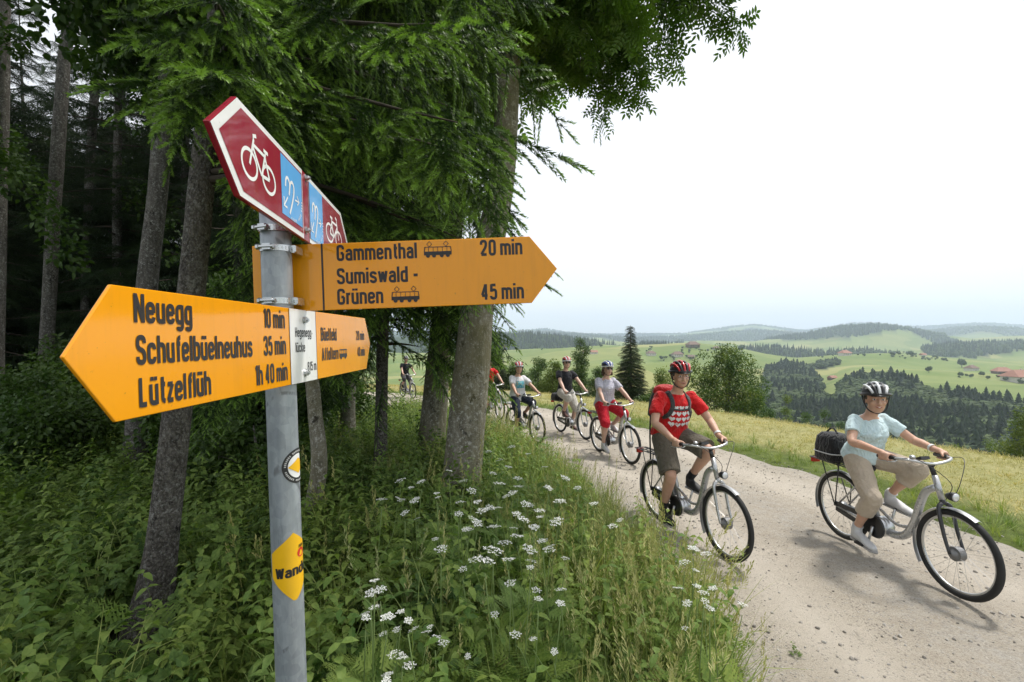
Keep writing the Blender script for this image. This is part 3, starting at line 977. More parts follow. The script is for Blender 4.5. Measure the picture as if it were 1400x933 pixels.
    mb.prism([(uT, mid - 0.002), (uL, bot), (uE, bot), (uE2, mid), (uE, top), (uL, top)][::-1], oA - nA * TH, uA, vA, nA, TH)
    sA = mb.build('sign_board', yellow, root); sA['label'] = 'long yellow arrow board with the three village names and white middle field'
    bev(sA, 0.0012)
    mb = MB(); flat(mb, [(uW0, bot + 0.0004), (uW1, bot + 0.0004), (uW1, top - 0.0004), (uW0, top - 0.0004)][::-1], oA, uA, vA, nA, 0.0005)
    mb.build('white_field', white, sA)
    for uu in (uW0, uW1):
        mb = MB(); flat(mb, [(uu - 0.0008, bot), (uu + 0.0008, bot), (uu + 0.0008, top), (uu - 0.0008, top)], oA, uA, vA, nA, 0.0009)
        mb.build('divider_line', black, sA)
    cap = 0.0365
    uR = Vector(-uA)                               # reading direction: away from the camera
    def lineA(txt, x0, x1, base_v, cap_=cap, bold=0.03):
        a = -A(x0, 470)[0]; b = -A(x1, 470)[0]
        lettering(sA, 'lettering', txt, (a, b, base_v), oA, uR, vA, nA, black, 0.0008, cap_, bold)
    b1, b2, b3 = A(183, 441)[1], A(185, 499)[1], A(187, 558)[1]
    lineA('Neuegg', 183.5, 263.5, b1); lineA('10 min', 361, 390, b1)
    lineA('Schufelbüelneuhus', 185, 344.5, b2); lineA('35 min', 360, 390.5, b2)
    lineA('Lützelflüh', 187, 286, b3); lineA('1h 40 min', 347, 391.5, b3)
    lineA('Hegenegg-', 403.5, 427, A(404, 461)[1], 0.021, 0.012)
    lineA('lücke', 403.5, 416.5, A(404, 482)[1], 0.021, 0.012)
    lineA('815 m', 419, 431, A(425, 507)[1], 0.021, 0.012)
    r1, r2 = A(439, 466)[1], A(440, 493.5)[1]
    lineA('Büelfeld', 438.8, 460.3, r1, 0.032, 0.025); lineA('20 min', 487, 498, r1, 0.028, 0.02)
    lineA('Affoltern', 439.3, 462, r2, 0.032, 0.025); lineA('40 min', 488, 498, r2, 0.028, 0.02)
    def tram(parent, o, u, v, n, u0, u1, v0, h):
        """tram pictogram: body with windows, four wheels, two pantographs"""
        w = u1 - u0
        mb = MB(); f = lambda poly: flat(mb, [(u0 + a * w, v0 + b * h) for a, b in poly], o, u, v, n, 0.0011)
        f([(0.0, 0.13), (1, 0.13), (1, 0.36), (0, 0.36)])
        f([(0.0, 0.361), (0.03, 0.361), (0.05, 0.62), (0.02, 0.62)]); f([(0.97, 0.361), (1, 0.361), (0.98, 0.62), (0.95, 0.62)])
        f([(0.02, 0.621), (0.98, 0.621), (0.98, 0.66), (0.02, 0.66)])
        for k in range(1, 6):
            x = k / 6
            f([(x - 0.008, 0.361), (x + 0.008, 0.361), (x + 0.008, 0.62), (x - 0.008, 0.62)])
        for x in (0.14, 0.36, 0.64, 0.86):
            f([(x + 0.07 * math.cos(a), 0.09 + 0.115 * math.sin(a)) for a in np.linspace(PI, 2 * PI, 12)] + [(x + 0.07, 0.129), (x - 0.07, 0.129)])
        for x in (0.2, 0.8):
            q = [(u0 + a * w, v0 + b * h) for a, b in ((x, 0.66), (x - 0.09, 0.83), (x, 1.0), (x + 0.09, 0.83))]
            ribbon(mb, q, h * 0.045, o, u, v, n, 0.0012, True)
        mb.build('tram_pictogram', black, parent)
    # small bus pictogram
    a0_, a1_ = -A(464, 485)[0], -A(474, 485)[0]
    mb = MB(); w_ = a1_ - a0_
    f = lambda poly: flat(mb, [(a0_ + a * w_, r2 + b * 0.034) for a, b in poly], oA, uR, vA, nA, 0.0011)
    f([(0, 0.1), (1, 0.1), (1, 0.38), (0, 0.38)]); f([(0, 0.66), (1, 0.66), (1, 0.74), (0, 0.74)])
    for x in (0, .24, .5, .76, .96): f([(x, .381), (x + .04, .381), (x + .04, .659), (x, .659)])
    for x in (.2, .78): f([(x + 0.12 * math.cos(a), 0.1 + 0.16 * math.sin(a)) for a in np.linspace(PI, 2 * PI, 10)])
    mb.build('bus_pictogram', black, sA)
    def bolt(parent, p, n, r=0.0068):
        mb = MB(); p = Vector(p)
        mb.cyl(p, p + n * 0.002, r * 1.35, 16); mb.cyl(p + n * 0.002, p + n * 0.0075, r, 6); mb.cyl(p + n * 0.0075, p + n * 0.011, r * 0.55, 10)
        mb.build('bolt', bolt_m, parent)
    for px, py in ((415.5, 438), (417, 510)):
        a, b = A(px, py); bolt(sA, oA + uA * a + vA * b, nA)

    # ---------- sign B: red cycle board
    zB_ = CAMZ + 0.298
    pB = Mi @ Vector((-0.462, 1.05, zB_))
    dB = Vector((-0.122, 1.0, 0)).normalized()
    uB = dB; vB = Vector((0, 0, 1)); nB = Vector((dB.y, -dB.x, 0)).normalized()
    oB = Vector((pB.x, pB.y, zB_))
    B = lambda px, py: uv(px, py, oB, uB, vB, nB)
    top = (B(325, 138)[1] + B(414, 231)[1]) / 2; bot = (B(326, 271)[1] + B(414, 324)[1]) / 2; mid = (top + bot) / 2
    uL = (B(325, 138)[0] + B(326, 271)[0]) / 2; uT = B(286, 171)[0]; uM0 = B(414, 280)[0]; uM1 = B(421.5, 285)[0]
    uR_ = B(465, 285)[0]; uRT = B(475.5, 328)[0]
    mb = MB(); TB = 0.009
    mb.prism([(uT, mid), (uL, bot), (uR_, bot), (uRT, mid), (uR_, top), (uL, top)], oB - nB * TB, uB, vB, nB, TB)
    sB = mb.build('sign_board', red, root); sB['label'] = 'dark red cycle route board with white border, bicycle signs and blue squares'
    bev(sB, 0.0015)
    def inset(poly, d):
        """shrinks a convex polygon by d"""
        n = len(poly); P = np.array(poly); out = []
        area = sum(P[i][0] * P[(i + 1) % n][1] - P[(i + 1) % n][0] * P[i][1] for i in range(n))
        s = 1 if area > 0 else -1
        dd = d if np.ndim(d) else [d] * n
        L = []
        for i in range(n):
            a, b = P[i], P[(i + 1) % n]; e = (b - a) / np.linalg.norm(b - a); nn = s * np.array([-e[1], e[0]])
            L.append((a + nn * dd[i], e))
        for i in range(n):
            (p, e), (q, g) = L[i - 1], L[i]
            A_ = np.array([e, -g]).T
            k = np.linalg.solve(A_, q - p)
            out.append(tuple(p + e * k[0]))
        return out
    def halfboard(pl, wl, sx):
        wf = inset(pl, 0.0014)
        mb = MB(); flat(mb, wf, oB, uB, vB, nB, 0.0006); mb.build('white_border', white, sB)
        inner = inset(pl, wl)
        mb = MB(); flat(mb, inner, oB, uB, vB, nB, 0.0011); mb.build('red_field', red, sB)
    ptsL = [(uT, mid), (uL, bot), (uM0, bot), (uM0, top), (uL, top)]
    halfboard(ptsL, [0.017, 0.0115, 0.0055, 0.0115, 0.017], 1)
    ptsR = [(uM1, bot), (uR_, bot), (uRT, mid), (uR_, top), (uM1, top)]
    halfboard(ptsR, [0.0115, 0.017, 0.017, 0.0115, 0.003], -1)
    # blue squares
    def bluesq(a0, a1, b0, b1):
        mb = MB(); flat(mb, [(a0, b0), (a1, b0), (a1, b1), (a0, b1)], oB, uB, vB, nB, 0.0016); mb.build('blue_panel', blue, sB)
        w, h = a1 - a0, b1 - b0
        mb = MB()
        Q = lambda pts: [(a0 + x * w, b0 + y * h) for x, y in pts]
        ribbon(mb, Q(spline([(0.17, 0.50), (0.20, 0.63), (0.28, 0.68), (0.36, 0.62), (0.36, 0.50), (0.33, 0.40)], 24)), 0.0060, oB, uB, vB, nB, 0.0021)
        ribbon(mb, Q(spline([(0.36, 0.52), (0.41, 0.63), (0.50, 0.67), (0.57, 0.60), (0.55, 0.46), (0.46, 0.28), (0.34, 0.08)], 28)), 0.0060, oB, uB, vB, nB, 0.0022)
        ribbon(mb, Q([(0.26, 0.34), (0.09, 0.16)]), 0.0038, oB, uB, vB, nB, 0.0021)
        ribbon(mb, Q([(0.08, 0.30), (0.08, 0.15), (0.22, 0.15)]), 0.0038, oB, uB, vB, nB, 0.0022)
        ribbon(mb, Q([(0.62, 0.40), (0.82, 0.42)]), 0.0034, oB, uB, vB, nB, 0.0021)
        ribbon(mb, Q([(0.72, 0.50), (0.83, 0.42), (0.73, 0.34)]), 0.0034, oB, uB, vB, nB, 0.0022)
        for k, aa in enumerate(np.linspace(R(-100), R(5), 15)):       # curved row of tiny letters
            x, y = 0.50 + 0.44 * math.cos(aa), 0.42 + 0.38 * math.sin(aa)
            if k in (5, 10): continue
            ribbon(mb, Q([(x, y), (x + 0.055 * math.cos(aa), y + 0.05 * math.sin(aa))]), 0.0022, oB, uB, vB, nB, 0.0021)
        mb.build('route_emblem', whitep, sB)
    b0, b1 = bot + 0.0122, top - 0.0122
    bluesq(B(383.5, 250)[0], B(411.5, 270)[0], (B(384, 292)[1] + B(411, 309)[1]) / 2, (B(384, 212)[1] + B(411, 238)[1]) / 2)
    bluesq(B(422.3, 280)[0], B(440, 290)[0], bot + 0.0115, top - 0.0115)
    def cyclesign(a0, a1, b0, b1, flip=False):
        mb = MB(); w, h = a1 - a0, b1 - b0
        fx = (lambda x: 1 - x) if flip else (lambda x: x)
        Q = lambda pts: [(a0 + fx(x) * w, b0 + y * h) for x, y in pts]
        S = 0.0062
        an = np.linspace(0, 2 * PI, 32, endpoint=False)
        for cx_ in (0.21, 0.79):
            ribbon(mb, Q([(cx_ + 0.21 * math.cos(a), 0.29 + 0.29 * math.sin(a)) for a in an]), S, oB, uB, vB, nB, 0.0016, True)
        off = 0.0016
        segs = [[(0.21, 0.29), (0.34, 0.88), (0.33, 0.95), (0.42, 1.0)], [(0.31, 0.76), (0.66, 0.74)], [(0.31, 0.70), (0.55, 0.25)], [(0.55, 0.25), (0.69, 0.84)], [(0.55, 0.25), (0.79, 0.29)], [(0.66, 0.72), (0.79, 0.29)], [(0.62, 0.85), (0.76, 0.85)]]
        for s_ in segs:
            off += 0.00012
            ribbon(mb, Q(s_), S, oB, uB, vB, nB, off)
        mb.build('bicycle_pictogram', whitep, sB)
    bmid = mid
    cyclesign(B(329.5, 230)[0], B(375, 250)[0], bot + 0.041, bot + 0.121)
    cyclesign(B(445, 310)[0], B(466, 320)[0], bot + 0.041, bot + 0.121, True)
    for px, py in ((417.5, 243.5), (418, 315)):
        a, b = B(px, py); bolt(sB, oB + uB * a + vB * b, nB, 0.006)

    # ---------- sign C: right-pointing yellow arrow behind the pole
    oC = Vector((0, RAD + 0.012, CAMZ)); vC = Vector((0, 0, 1)); uC = Vector((1, 0.0, 0)); nC = Vector((0, -1, 0))
    C = lambda px, py: uv(px, py, oC, uC, vC, nC)
    top = (C(345.5, 337)[1] + C(441, 333.5)[1] + C(724, 323)[1]) / 3; bot = (C(441, 423.8)[1] + C(727, 415)[1]) / 2; mid = C(761.7, 367.5)[1]
    u0 = C(345.5, 370)[0]; u1 = (C(724, 323)[0] + C(727, 415)[0]) / 2; u2 = C(761.7, 367.5)[0]; ud = C(441.5, 380)[0]
    mb = MB()
    mb.prism([(u0, bot), (u1, bot), (u2, mid), (u1, top), (u0, top)], oC - nC * TH, uC, vC, nC, TH)
    sC = mb.build('sign_board', yellow, root); sC['label'] = 'yellow arrow board pointing right with two tram pictograms'
    bev(sC, 0.0012)
    mb = MB(); flat(mb, [(ud - 0.002, bot), (ud + 0.002, bot), (ud + 0.002, top), (ud - 0.002, top)], oC, uC, vC, nC, 0.0009); mb.build('divider_line', black, sC)
    def lineC(txt, x0, x1, px, py, cap_=0.0355):
        a, b = C(x0, py)[0], C(x1, py)[0]
        lettering(sC, 'lettering', txt, (a, b, C(px, py)[1]), oC, uC, vC, nC, black, 0.0004, cap_, 0.03)
    lineC('Gammenthal', 460.5, 570.5, 461, 357); lineC('20 min', 656.5, 714.5, 656, 350)
    lineC('Sumiswald –', 461, 571.5, 462, 388.8); lineC('Grünen', 461.5, 524.5, 462, 416.8); lineC('45 min', 658, 716.7, 658, 410.3)
    for (xa, xb, ya, yb) in ((580, 617, 352.3, 329.5), (535.7, 573, 413.8, 391)):
        a, b = C(xa, ya); a2, b2_ = C(xb, yb)
        tram(sC, oC, uC, vC, nC, a, a2, b, (b2_ - b))
    # clamps, screws facing the camera side; brackets that hold the boards
    for py, th in ((311, cam_th - 0.75), (338, cam_th - 0.5), (411, cam_th - 0.5)):
        _, z = row_of(378, py); clamp(z, th)
    _, z1 = row_of(378, 338); _, z2 = row_of(378, 411)
    for z in (z1, z2):
        mb = MB(); mb.box((RAD + 0.004, RAD - 0.012, z), (0.012, 0.040, 0.016))
        mb.box((RAD + 0.011, RAD - 0.030, z), (0.006, 0.010, 0.013))
        mb.build('sign_bracket', clamp_m, root)
    zA = CAMZ - 0.02
    for z in (zA + 0.05, zA - 0.055):
        mb = MB(); mb.box((RAD + 0.0025, -0.0, z), (0.0068, 0.05, 0.014))
        mb.build('sign_bracket', clamp_m, root)
    for z in (oB.z + 0.05, oB.z - 0.053):
        ln = oB.x - RAD - TB + 0.004
        mb = MB(); mb.box((RAD + ln / 2 - 0.003, 0.0, z), (ln + 0.004, 0.030, 0.016))
        mb.build('sign_bracket', clamp_m, root)
    return root

def bev(o, w, seg=2):
    m = o.modifiers.new('bevel', 'BEVEL'); m.width = w; m.segments = seg; m.limit_method = 'ANGLE'; m.angle_limit = R(40)
    return o
build_signpost()
# ================================================================== foliage pieces (shared by all crowns)
def tri_mesh(name, V, mat, tip=None):
    """V (n,3,3) loose triangles"""
    V = np.asarray(V, np.float32); n = len(V)
    me = fast_mesh(name, V.reshape(-1, 3), np.arange(3 * n).reshape(-1, 3), mat)
    if tip is not None:
        a = me.attributes.new('tip', 'FLOAT', 'POINT'); a.data.foreach_set('value', np.repeat(np.asarray(tip, np.float32), 3))
    return me

def unit(v):
    v = np.asarray(v, float); return v / (np.linalg.norm(v) + 1e-9)

def finger(p0, d, L, rg, nl=0.024, nw=0.0034, n=44, droop=0.25, tipv=0.5):
    """a spruce shoot: bristling needles round a thin axis"""
    p0 = np.asarray(p0, float); d = unit(d)
    up = np.array([0, 0, 1.0]); a = unit(np.cross(d, up)); b = np.cross(a, d)
    t = np.sort(rg.random(n)) ** 0.9
    P = p0 + d * (t * L)[:, None]; P[:, 2] -= droop * L * t * t * 0.5
    th = rg.random(n) * 2 * PI
    out = np.cos(th)[:, None] * a + np.sin(th)[:, None] * b * 0.8
    nd = out * 0.85 + d * (0.65 + 0.4 * t[:, None]); nd /= np.linalg.norm(nd, axis=1)[:, None]
    ln = nl * (0.8 + 0.4 * rg.random(n)) * (1 - 0.35 * t ** 4)
    w = np.cross(nd, d) ; w /= np.linalg.norm(w, axis=1)[:, None] + 1e-9
    T = np.stack([P + w * nw, P - w * nw, P + nd * ln[:, None]], 1)
    # axis
    e = p0 + d * L; e[2] -= droop * L * 0.5
    ax = []
    for k in range(3):
        q = 0.0022 * (math.cos(k * 2.1) * a + math.sin(k * 2.1) * b); q2 = 0.0022 * (math.cos(k * 2.1 + 2.1) * a + math.sin(k * 2.1 + 2.1) * b)
        ax.append([p0 + q, p0 + q2, e])
    return np.concatenate([T, ax]), np.concatenate([np.clip(tipv * 1.5 * np.clip((t - 0.15) / 0.6, 0, 1), 0, 1), [0, 0, 0]])

SPRUCE = leaf_mat('spruce_needles', (0.012, 0.034, 0.008), (0.038, 0.085, 0.017), 0.2, 0.5, tip=(0.26, 0.42, 0.075))
SPRUCE_OLD = leaf_mat('old_spruce_needles', (0.012, 0.030, 0.010), (0.032, 0.065, 0.018), 0.18, 0.55)
ASH = leaf_mat('ash_leaf', (0.050, 0.115, 0.014), (0.12, 0.215, 0.03), 0.45, 0.4)
BROAD = leaf_mat('broad_leaf', (0.030, 0.070, 0.014), (0.070, 0.130, 0.026), 0.35, 0.5)
BRIGHT = leaf_mat('young_broad_leaf', (0.075, 0.125, 0.020), (0.15, 0.20, 0.045), 0.38, 0.5)
UNDER = leaf_mat('undergrowth_leaf', (0.034, 0.080, 0.018), (0.145, 0.225, 0.056), 0.36, 0.6, spec=0.25)
HERB = leaf_mat('herb_leaf', (0.085, 0.165, 0.036), (0.25, 0.345, 0.095), 0.40, 0.6, spec=0.25)
GRASS = leaf_mat('grass_blade', (0.13, 0.205, 0.045), (0.34, 0.40, 0.14), 0.3, 0.5)
STRAW = leaf_mat('grass_seed', (0.25, 0.27, 0.10), (0.46, 0.46, 0.22), 0.2, 0.7)

def spray_mesh(seed, L=0.42, nf=9, mat=SPRUCE, nn=44, tipv=0.55):
    rg = np.random.default_rng(seed)
    T = []; C = []
    def add(p, d, l, tv):
        a, c = finger(p, d, l, rg, n=max(10, int(nn * l / 0.13)), tipv=tv); T.append(a); C.append(c)
    ax = lambda t: np.array([L * t, 0.015 * math.sin(t * 3 + seed), -0.10 * L * t * t])
    for k in range(nf):
        t = 0.08 + 0.82 * k / nf
        s = 1 if k % 2 else -1
        for sd in (s, -s):
            l = (0.25 - 0.10 * t) * rg.uniform(0.8, 1.15)
            if sd != s and rg.random() < 0.25: continue
            ang = R(rg.uniform(38, 58)) * sd
            add(ax(t), (math.cos(ang), math.sin(ang), rg.uniform(-0.45, 0.05)), l, tipv * rg.uniform(0.3, 1.3))
        # inner older needles along the axis
        add(ax(t), (1, 0, -0.1), L / nf * 1.1, 0.05)
    add(ax(1.0), (1, 0, -0.1), 0.13, tipv * 1.3)
    add(ax(0.95), (0.8, 0.5, -0.1), 0.10, tipv * 1.2); add(ax(0.95), (0.8, -0.5, -0.1), 0.10, tipv * 1.2)
    return tri_mesh('spruce_spray', np.concatenate(T), mat, np.clip(np.concatenate(C), 0, 1))
SPRAYS = [spray_mesh(1, 0.46, 5, nn=62, tipv=0.9), spray_mesh(2, 0.40, 5, nn=62, tipv=0.75), spray_mesh(3, 0.52, 6, nn=58, tipv=0.45)]

def coarse_bough(seed, mat=SPRUCE_OLD, L=1.5):
    """whole small bough for trees farther back"""
    rg = np.random.default_rng(seed)
    T = []
    for k in range(34):
        t = 0.06 + 0.94 * (k / 34)
        for s in (-1, 1):
            l = 0.55 * (1 - 0.72 * t) * rg.uniform(0.7, 1.2) + 0.1
            ang = R(rg.uniform(35, 65)) * s
            p = np.array([L * t, 0, -0.16 * L * t * t])
            d = np.array([math.cos(ang), math.sin(ang), rg.uniform(-0.5, 0.0)])
            a, _ = finger(p, d, l, rg, nl=0.042, nw=0.0065, n=int(16 + 34 * l), droop=0.6)
            T.append(a)
    return tri_mesh('spruce_bough', np.concatenate(T), mat, np.zeros(sum(len(a) for a in T)))
BOUGHS = [coarse_bough(11), coarse_bough(12)]

def leaf_tris(p, d, up, L, W, fold=0.25, curl=0.15):
    """pointed oval leaf as 6 triangles (two halves folded along the midrib)"""
    p = np.asarray(p, float); d = unit(d); s = unit(np.cross(up, d)); n = np.cross(d, s)
    m = [p, p + d * L * 0.35 - n * curl * L * 0.02, p + d * L * 0.7 - n * curl * L * 0.25, p + d * L - n * curl * L]
    out = []
    for sg in (1, -1):
        a = p + d * L * 0.28 + s * sg * W * 0.5 + n * fold * W * 0.5; b = p + d * L * 0.62 + s * sg * W * 0.42 + n * fold * W * 0.35 - n * curl * L * 0.2
        out += [[m[0], m[1], a], [m[1], b, a], [m[1], m[2], b], [m[2], m[3], b]]
    return out

def ash_sprig(seed):
    rg = np.random.default_rng(seed); T = []
    for k in range(6):
        a = k * 2.4 + rg.random(); el = rg.uniform(-0.7, 0.35)
        d = unit([math.cos(a) * 0.8 + 0.55, math.sin(a) * 0.8, el])
        L = rg.uniform(0.18, 0.27)
        side = unit(np.cross(d, [0, 0, 1])); nrm = np.cross(side, d)
        o = np.array([rg.uniform(-0.10, 0.06), 0, 0])
        ax = lambda t: o + d * L * t + np.array([0, 0, -0.28 * L * t * t])
        for q in np.linspace(0.3, 0.95, 5):
            for s in (-1, 1):
                T += leaf_tris(ax(q), d * 0.55 + side * s + [0, 0, -0.15], nrm, rg.uniform(0.062, 0.082), 0.026)
        T += leaf_tris(ax(1.0), d + [0, 0, -0.4], nrm, 0.08, 0.028)
        w = side * 0.0012
        T += [[ax(0) - w, ax(0) + w, ax(0.5)], [ax(0.5) - w, ax(0.5) + w, ax(1)]]
    return tri_mesh('ash_sprig', T, ASH)
ASHES = [ash_sprig(1), ash_sprig(2)]

def leaf_clump(seed, mat, n=34, r=0.26, L=0.10, W=0.06, name='leaf_clump'):
    rg = np.random.default_rng(seed); T = []
    for k in range(n):
        q = unit(rg.normal(size=3)); p = q * r * rg.random() ** 0.4
        d = unit(q + rg.normal(size=3) * 0.5 + [0, 0, -0.35])
        T += leaf_tris(p, d, unit(rg.normal(size=3) * 0.4 + [0, 0, 1]), L * rg.uniform(0.7, 1.2), W)
    return tri_mesh(name, T, mat)
CLUMP = [leaf_clump(1, BROAD), leaf_clump(2, BROAD)]
CLUMP_B = [leaf_clump(3, BRIGHT), leaf_clump(4, BRIGHT)]
CLUMP_BIG = [leaf_clump(5, BROAD, 110, 0.62, 0.12, 0.075)]

def bark(name, dark, light, scale=1.0, lichen=None, moss=None, rough_amt=0.8, plates=False):
    t = NT(name); c = t.coord('Object')
    st = t.mapping(c, (9 * scale, 9 * scale, 2.2 * scale))
    n = t.noise(st, 2.2, 7, 0.7, 0.4); n2 = t.noise(c, 5 * scale, 5, 0.6)
    h = n
    if plates:
        cd = t.node('ShaderNodeVectorMath', operation='ADD'); t.link(c, cd.inputs[0])
        nz = t.node('ShaderNodeTexNoise'); t.link(c, nz.inputs['Vector']); nz.inputs['Scale'].default_value = 25; nz.inputs['Detail'].default_value = 4
        sc_ = t.node('ShaderNodeVectorMath', operation='SCALE'); t.link(nz.outputs[1], sc_.inputs[0]); sc_.inputs['Scale'].default_value = 0.05; t.link(sc_.outputs[0], cd.inputs[1])
        v = t.voronoi(t.mapping(cd.outputs[0], (1, 1, 0.6)), 46 * scale, 'Distance', 'F1')
        h = t.math('ADD', t.math('MULTIPLY', n, 0.7), t.ramp(v, [(0.15, 0.3), (0.75, 0.0)]))
    col = t.ramp(h, [(0.28, dark), (0.72, light)])
    if lichen:
        f = t.ramp(t.noise(c, 26 * scale, 6, 0.75), [(0.53, 0.0), (0.60, 1.0)])
        f = t.math('MULTIPLY', f, t.ramp(n2, [(0.35, 0.15), (0.6, 1.0)]))
        col = t.mix(f, col, lichen)
        g = t.ramp(t.noise(c, 9 * scale, 6, 0.75), [(0.57, 0.0), (0.63, 0.9)])
        col = t.mix(t.math('MULTIPLY', g, t.ramp(t.noise(c, 2.2 * scale, 3), [(0.42, 0.0), (0.55, 1.0)])), col, tuple(x * 0.25 for x in dark))
        g2 = t.ramp(t.noise(c, 70 * scale, 3, 0.7), [(0.60, 0.0), (0.66, 0.8)])
        col = t.mix(g2, col, tuple(min(1, x * 1.15) for x in lichen))
    if moss:
        f = t.ramp(t.noise(c, 1.7 * scale, 6, 0.65), [(0.42, 0.0), (0.66, 0.75)])
        col = t.mix(f, col, moss)
    return t.done(t.pbsdf(col, 0.9, normal=t.bump(h, rough_amt, 0.03), spec=0.2))
B_SPRUCE = bark('spruce_bark', (0.045, 0.040, 0.034), (0.17, 0.155, 0.135), 1.3, (0.24, 0.235, 0.215), None, 1.0, True)
B_ASH = bark('ash_bark', (0.105, 0.095, 0.070), (0.31, 0.285, 0.225), 0.8, (0.50, 0.49, 0.44), (0.15, 0.135, 0.055), 1.0)
B_DARK = bark('forest_bark', (0.035, 0.031, 0.027), (0.16, 0.148, 0.13), 1.0, (0.30, 0.30, 0.28), None, 0.8)
B_TWIG = plain('twig_bark', (0.055, 0.042, 0.030), 0.9, var=0.25)

def trunk_mb(path, rad, sides=18, seed=0, flare=0.0):
    p = spline(path, max(24, len(path) * 8)); n = len(p)
    r = np.interp(np.linspace(0, 1, n), np.linspace(0, 1, len(rad)), rad)
    mb = MB(); mb.tube(p, r, sides)
    v = mb.v[0]
    cpt = np.repeat(p, sides, 0)
    dv = v - cpt; th = np.tile(np.arange(sides) * 2 * PI / sides, n)
    k = 1 + 0.10 * fbm(th * 1.2 + seed, cpt[:, 2] * 0.8 + seed, seed, 3)
    z0 = p[0, 2]
    k *= 1 + flare * np.exp(-np.maximum(cpt[:, 2] - z0, 0) / 0.28) * (1 + 0.45 * np.sin(th * 4 + seed))
    mb.v[0] = cpt + dv * k[:, None]
    return mb, p, r

def spruce(name, label, path, rad, z0, z1, Lmax, nb, protos=None, group=None, fine=True, bark_m=None, az=None, seed=0, step=0.075, smin=0.85, droop=0.55, flare=0.4, cull=None, taper=0.75):
    rg = np.random.default_rng(seed + 100)
    root = empty(name, path[0]); tag(root, label, 'tree', group)
    off = np.array(path[0])
    mb, p, r = trunk_mb([np.array(q) - off for q in path], rad, 16, seed, flare)
    z = p[:, 2] + off[2]
    P = []; D = []; S = []; RO = []
    br = MB()
    for k in range(nb):
        f = (k + rg.random()) / nb
        zb = z0 + (z1 - z0) * f
        c = np.array([np.interp(zb, z, p[:, i]) for i in range(3)])
        a = k * 2.39996 + rg.normal() * 0.25 if az is None else rg.uniform(*az)
        L = Lmax * (1 - 0.92 * f) ** taper * rg.uniform(0.75, 1.1)
        h = np.array([math.cos(a), math.sin(a), 0])
        side = np.array([-h[1], h[0], 0])
        bend = rg.normal() * 0.12
        cur = lambda t: c + h * L * t + side * L * bend * t * t + np.array([0, 0, L * (0.10 * t - droop * t * t + 0.16 * t ** 4)])
        pts = np.array([cur(t) for t in np.linspace(0, 1, 9)])
        if cull is not None:
            ok = cull(pts + off); last = 9 if ok.all() else int(np.argmin(ok))
            if last < 3: last = 3
            pts = np.array([cur(t) for t in np.linspace(0, (last - 1) / 8, 9)])
        br.tube(pts, np.interp(np.linspace(0, 1, 9), [0, 1], [0.008 + 0.010 * L, 0.003]), 5, cap=False)
        if not fine:
            m = max(2, int(L / 0.75))
            for q in range(m):
                t = 0.10 + 0.6 * q / m
                tg = unit(cur(t + 0.05) - cur(t))
                P.append(cur(t)); D.append(tg + side * rg.normal() * 0.35 + [0, 0, rg.normal() * 0.12]); S.append(max(0.45 if Lmax > 1.95 else 0.14, L * 0.62 * (1 - t * 0.4) / 1.5 * rg.uniform(0.85, 1.2))); RO.append(rg.normal() * 0.3)
            continue
        t = 0.16
        sg = 1
        while t < 1:
            tg = unit(cur(t + 0.03) - cur(t - 0.03))
            ln = (0.55 + 0.65 * (1 - t)) * min(1.0, L / 1.2)
            ang = R(rg.uniform(35, 70)) * sg
            d = tg * math.cos(ang) + side * math.sin(ang) + np.array([0, 0, rg.uniform(-0.75, -0.05)])
            P.append(cur(t)); D.append(d); S.append(smin * rg.uniform(0.75, 1.2) * (0.6 + 0.4 * ln)); RO.append(rg.normal() * 0.35)
            if rg.random() < 0.4:      # second spray hanging from the first
                q = cur(t) + unit(d) * 0.28 * ln
                P.append(q); D.append(unit(d) + [0, 0, -0.8] + rg.normal(size=3) * 0.25); S.append(smin * rg.uniform(0.6, 0.95)); RO.append(rg.normal() * 0.4)
            sg = -sg; t += step / L * rg.uniform(0.7, 1.3)
        P.append(cur(0.99)); D.append(cur(1.0) - cur(0.93)); S.append(smin); RO.append(0)
    P = np.array(P); D = np.array(D); S = np.array(S); RO = np.array(RO)
    if cull is not None:
        keep = cull(P + off); P, D, S, RO = P[keep], D[keep], S[keep], RO[keep]
    mb.build('trunk', bark_m or B_SPRUCE, root, True)
    tag(br.build('branches', B_TWIG, root, True), kind='stuff')
    pr = protos or (SPRAYS if fine else BOUGHS)
    cr = scatter('crown', pr, P, eul(D, RO), S, rg.integers(0, len(pr), len(P)), root)
    cr['kind'] = 'stuff'
    return root

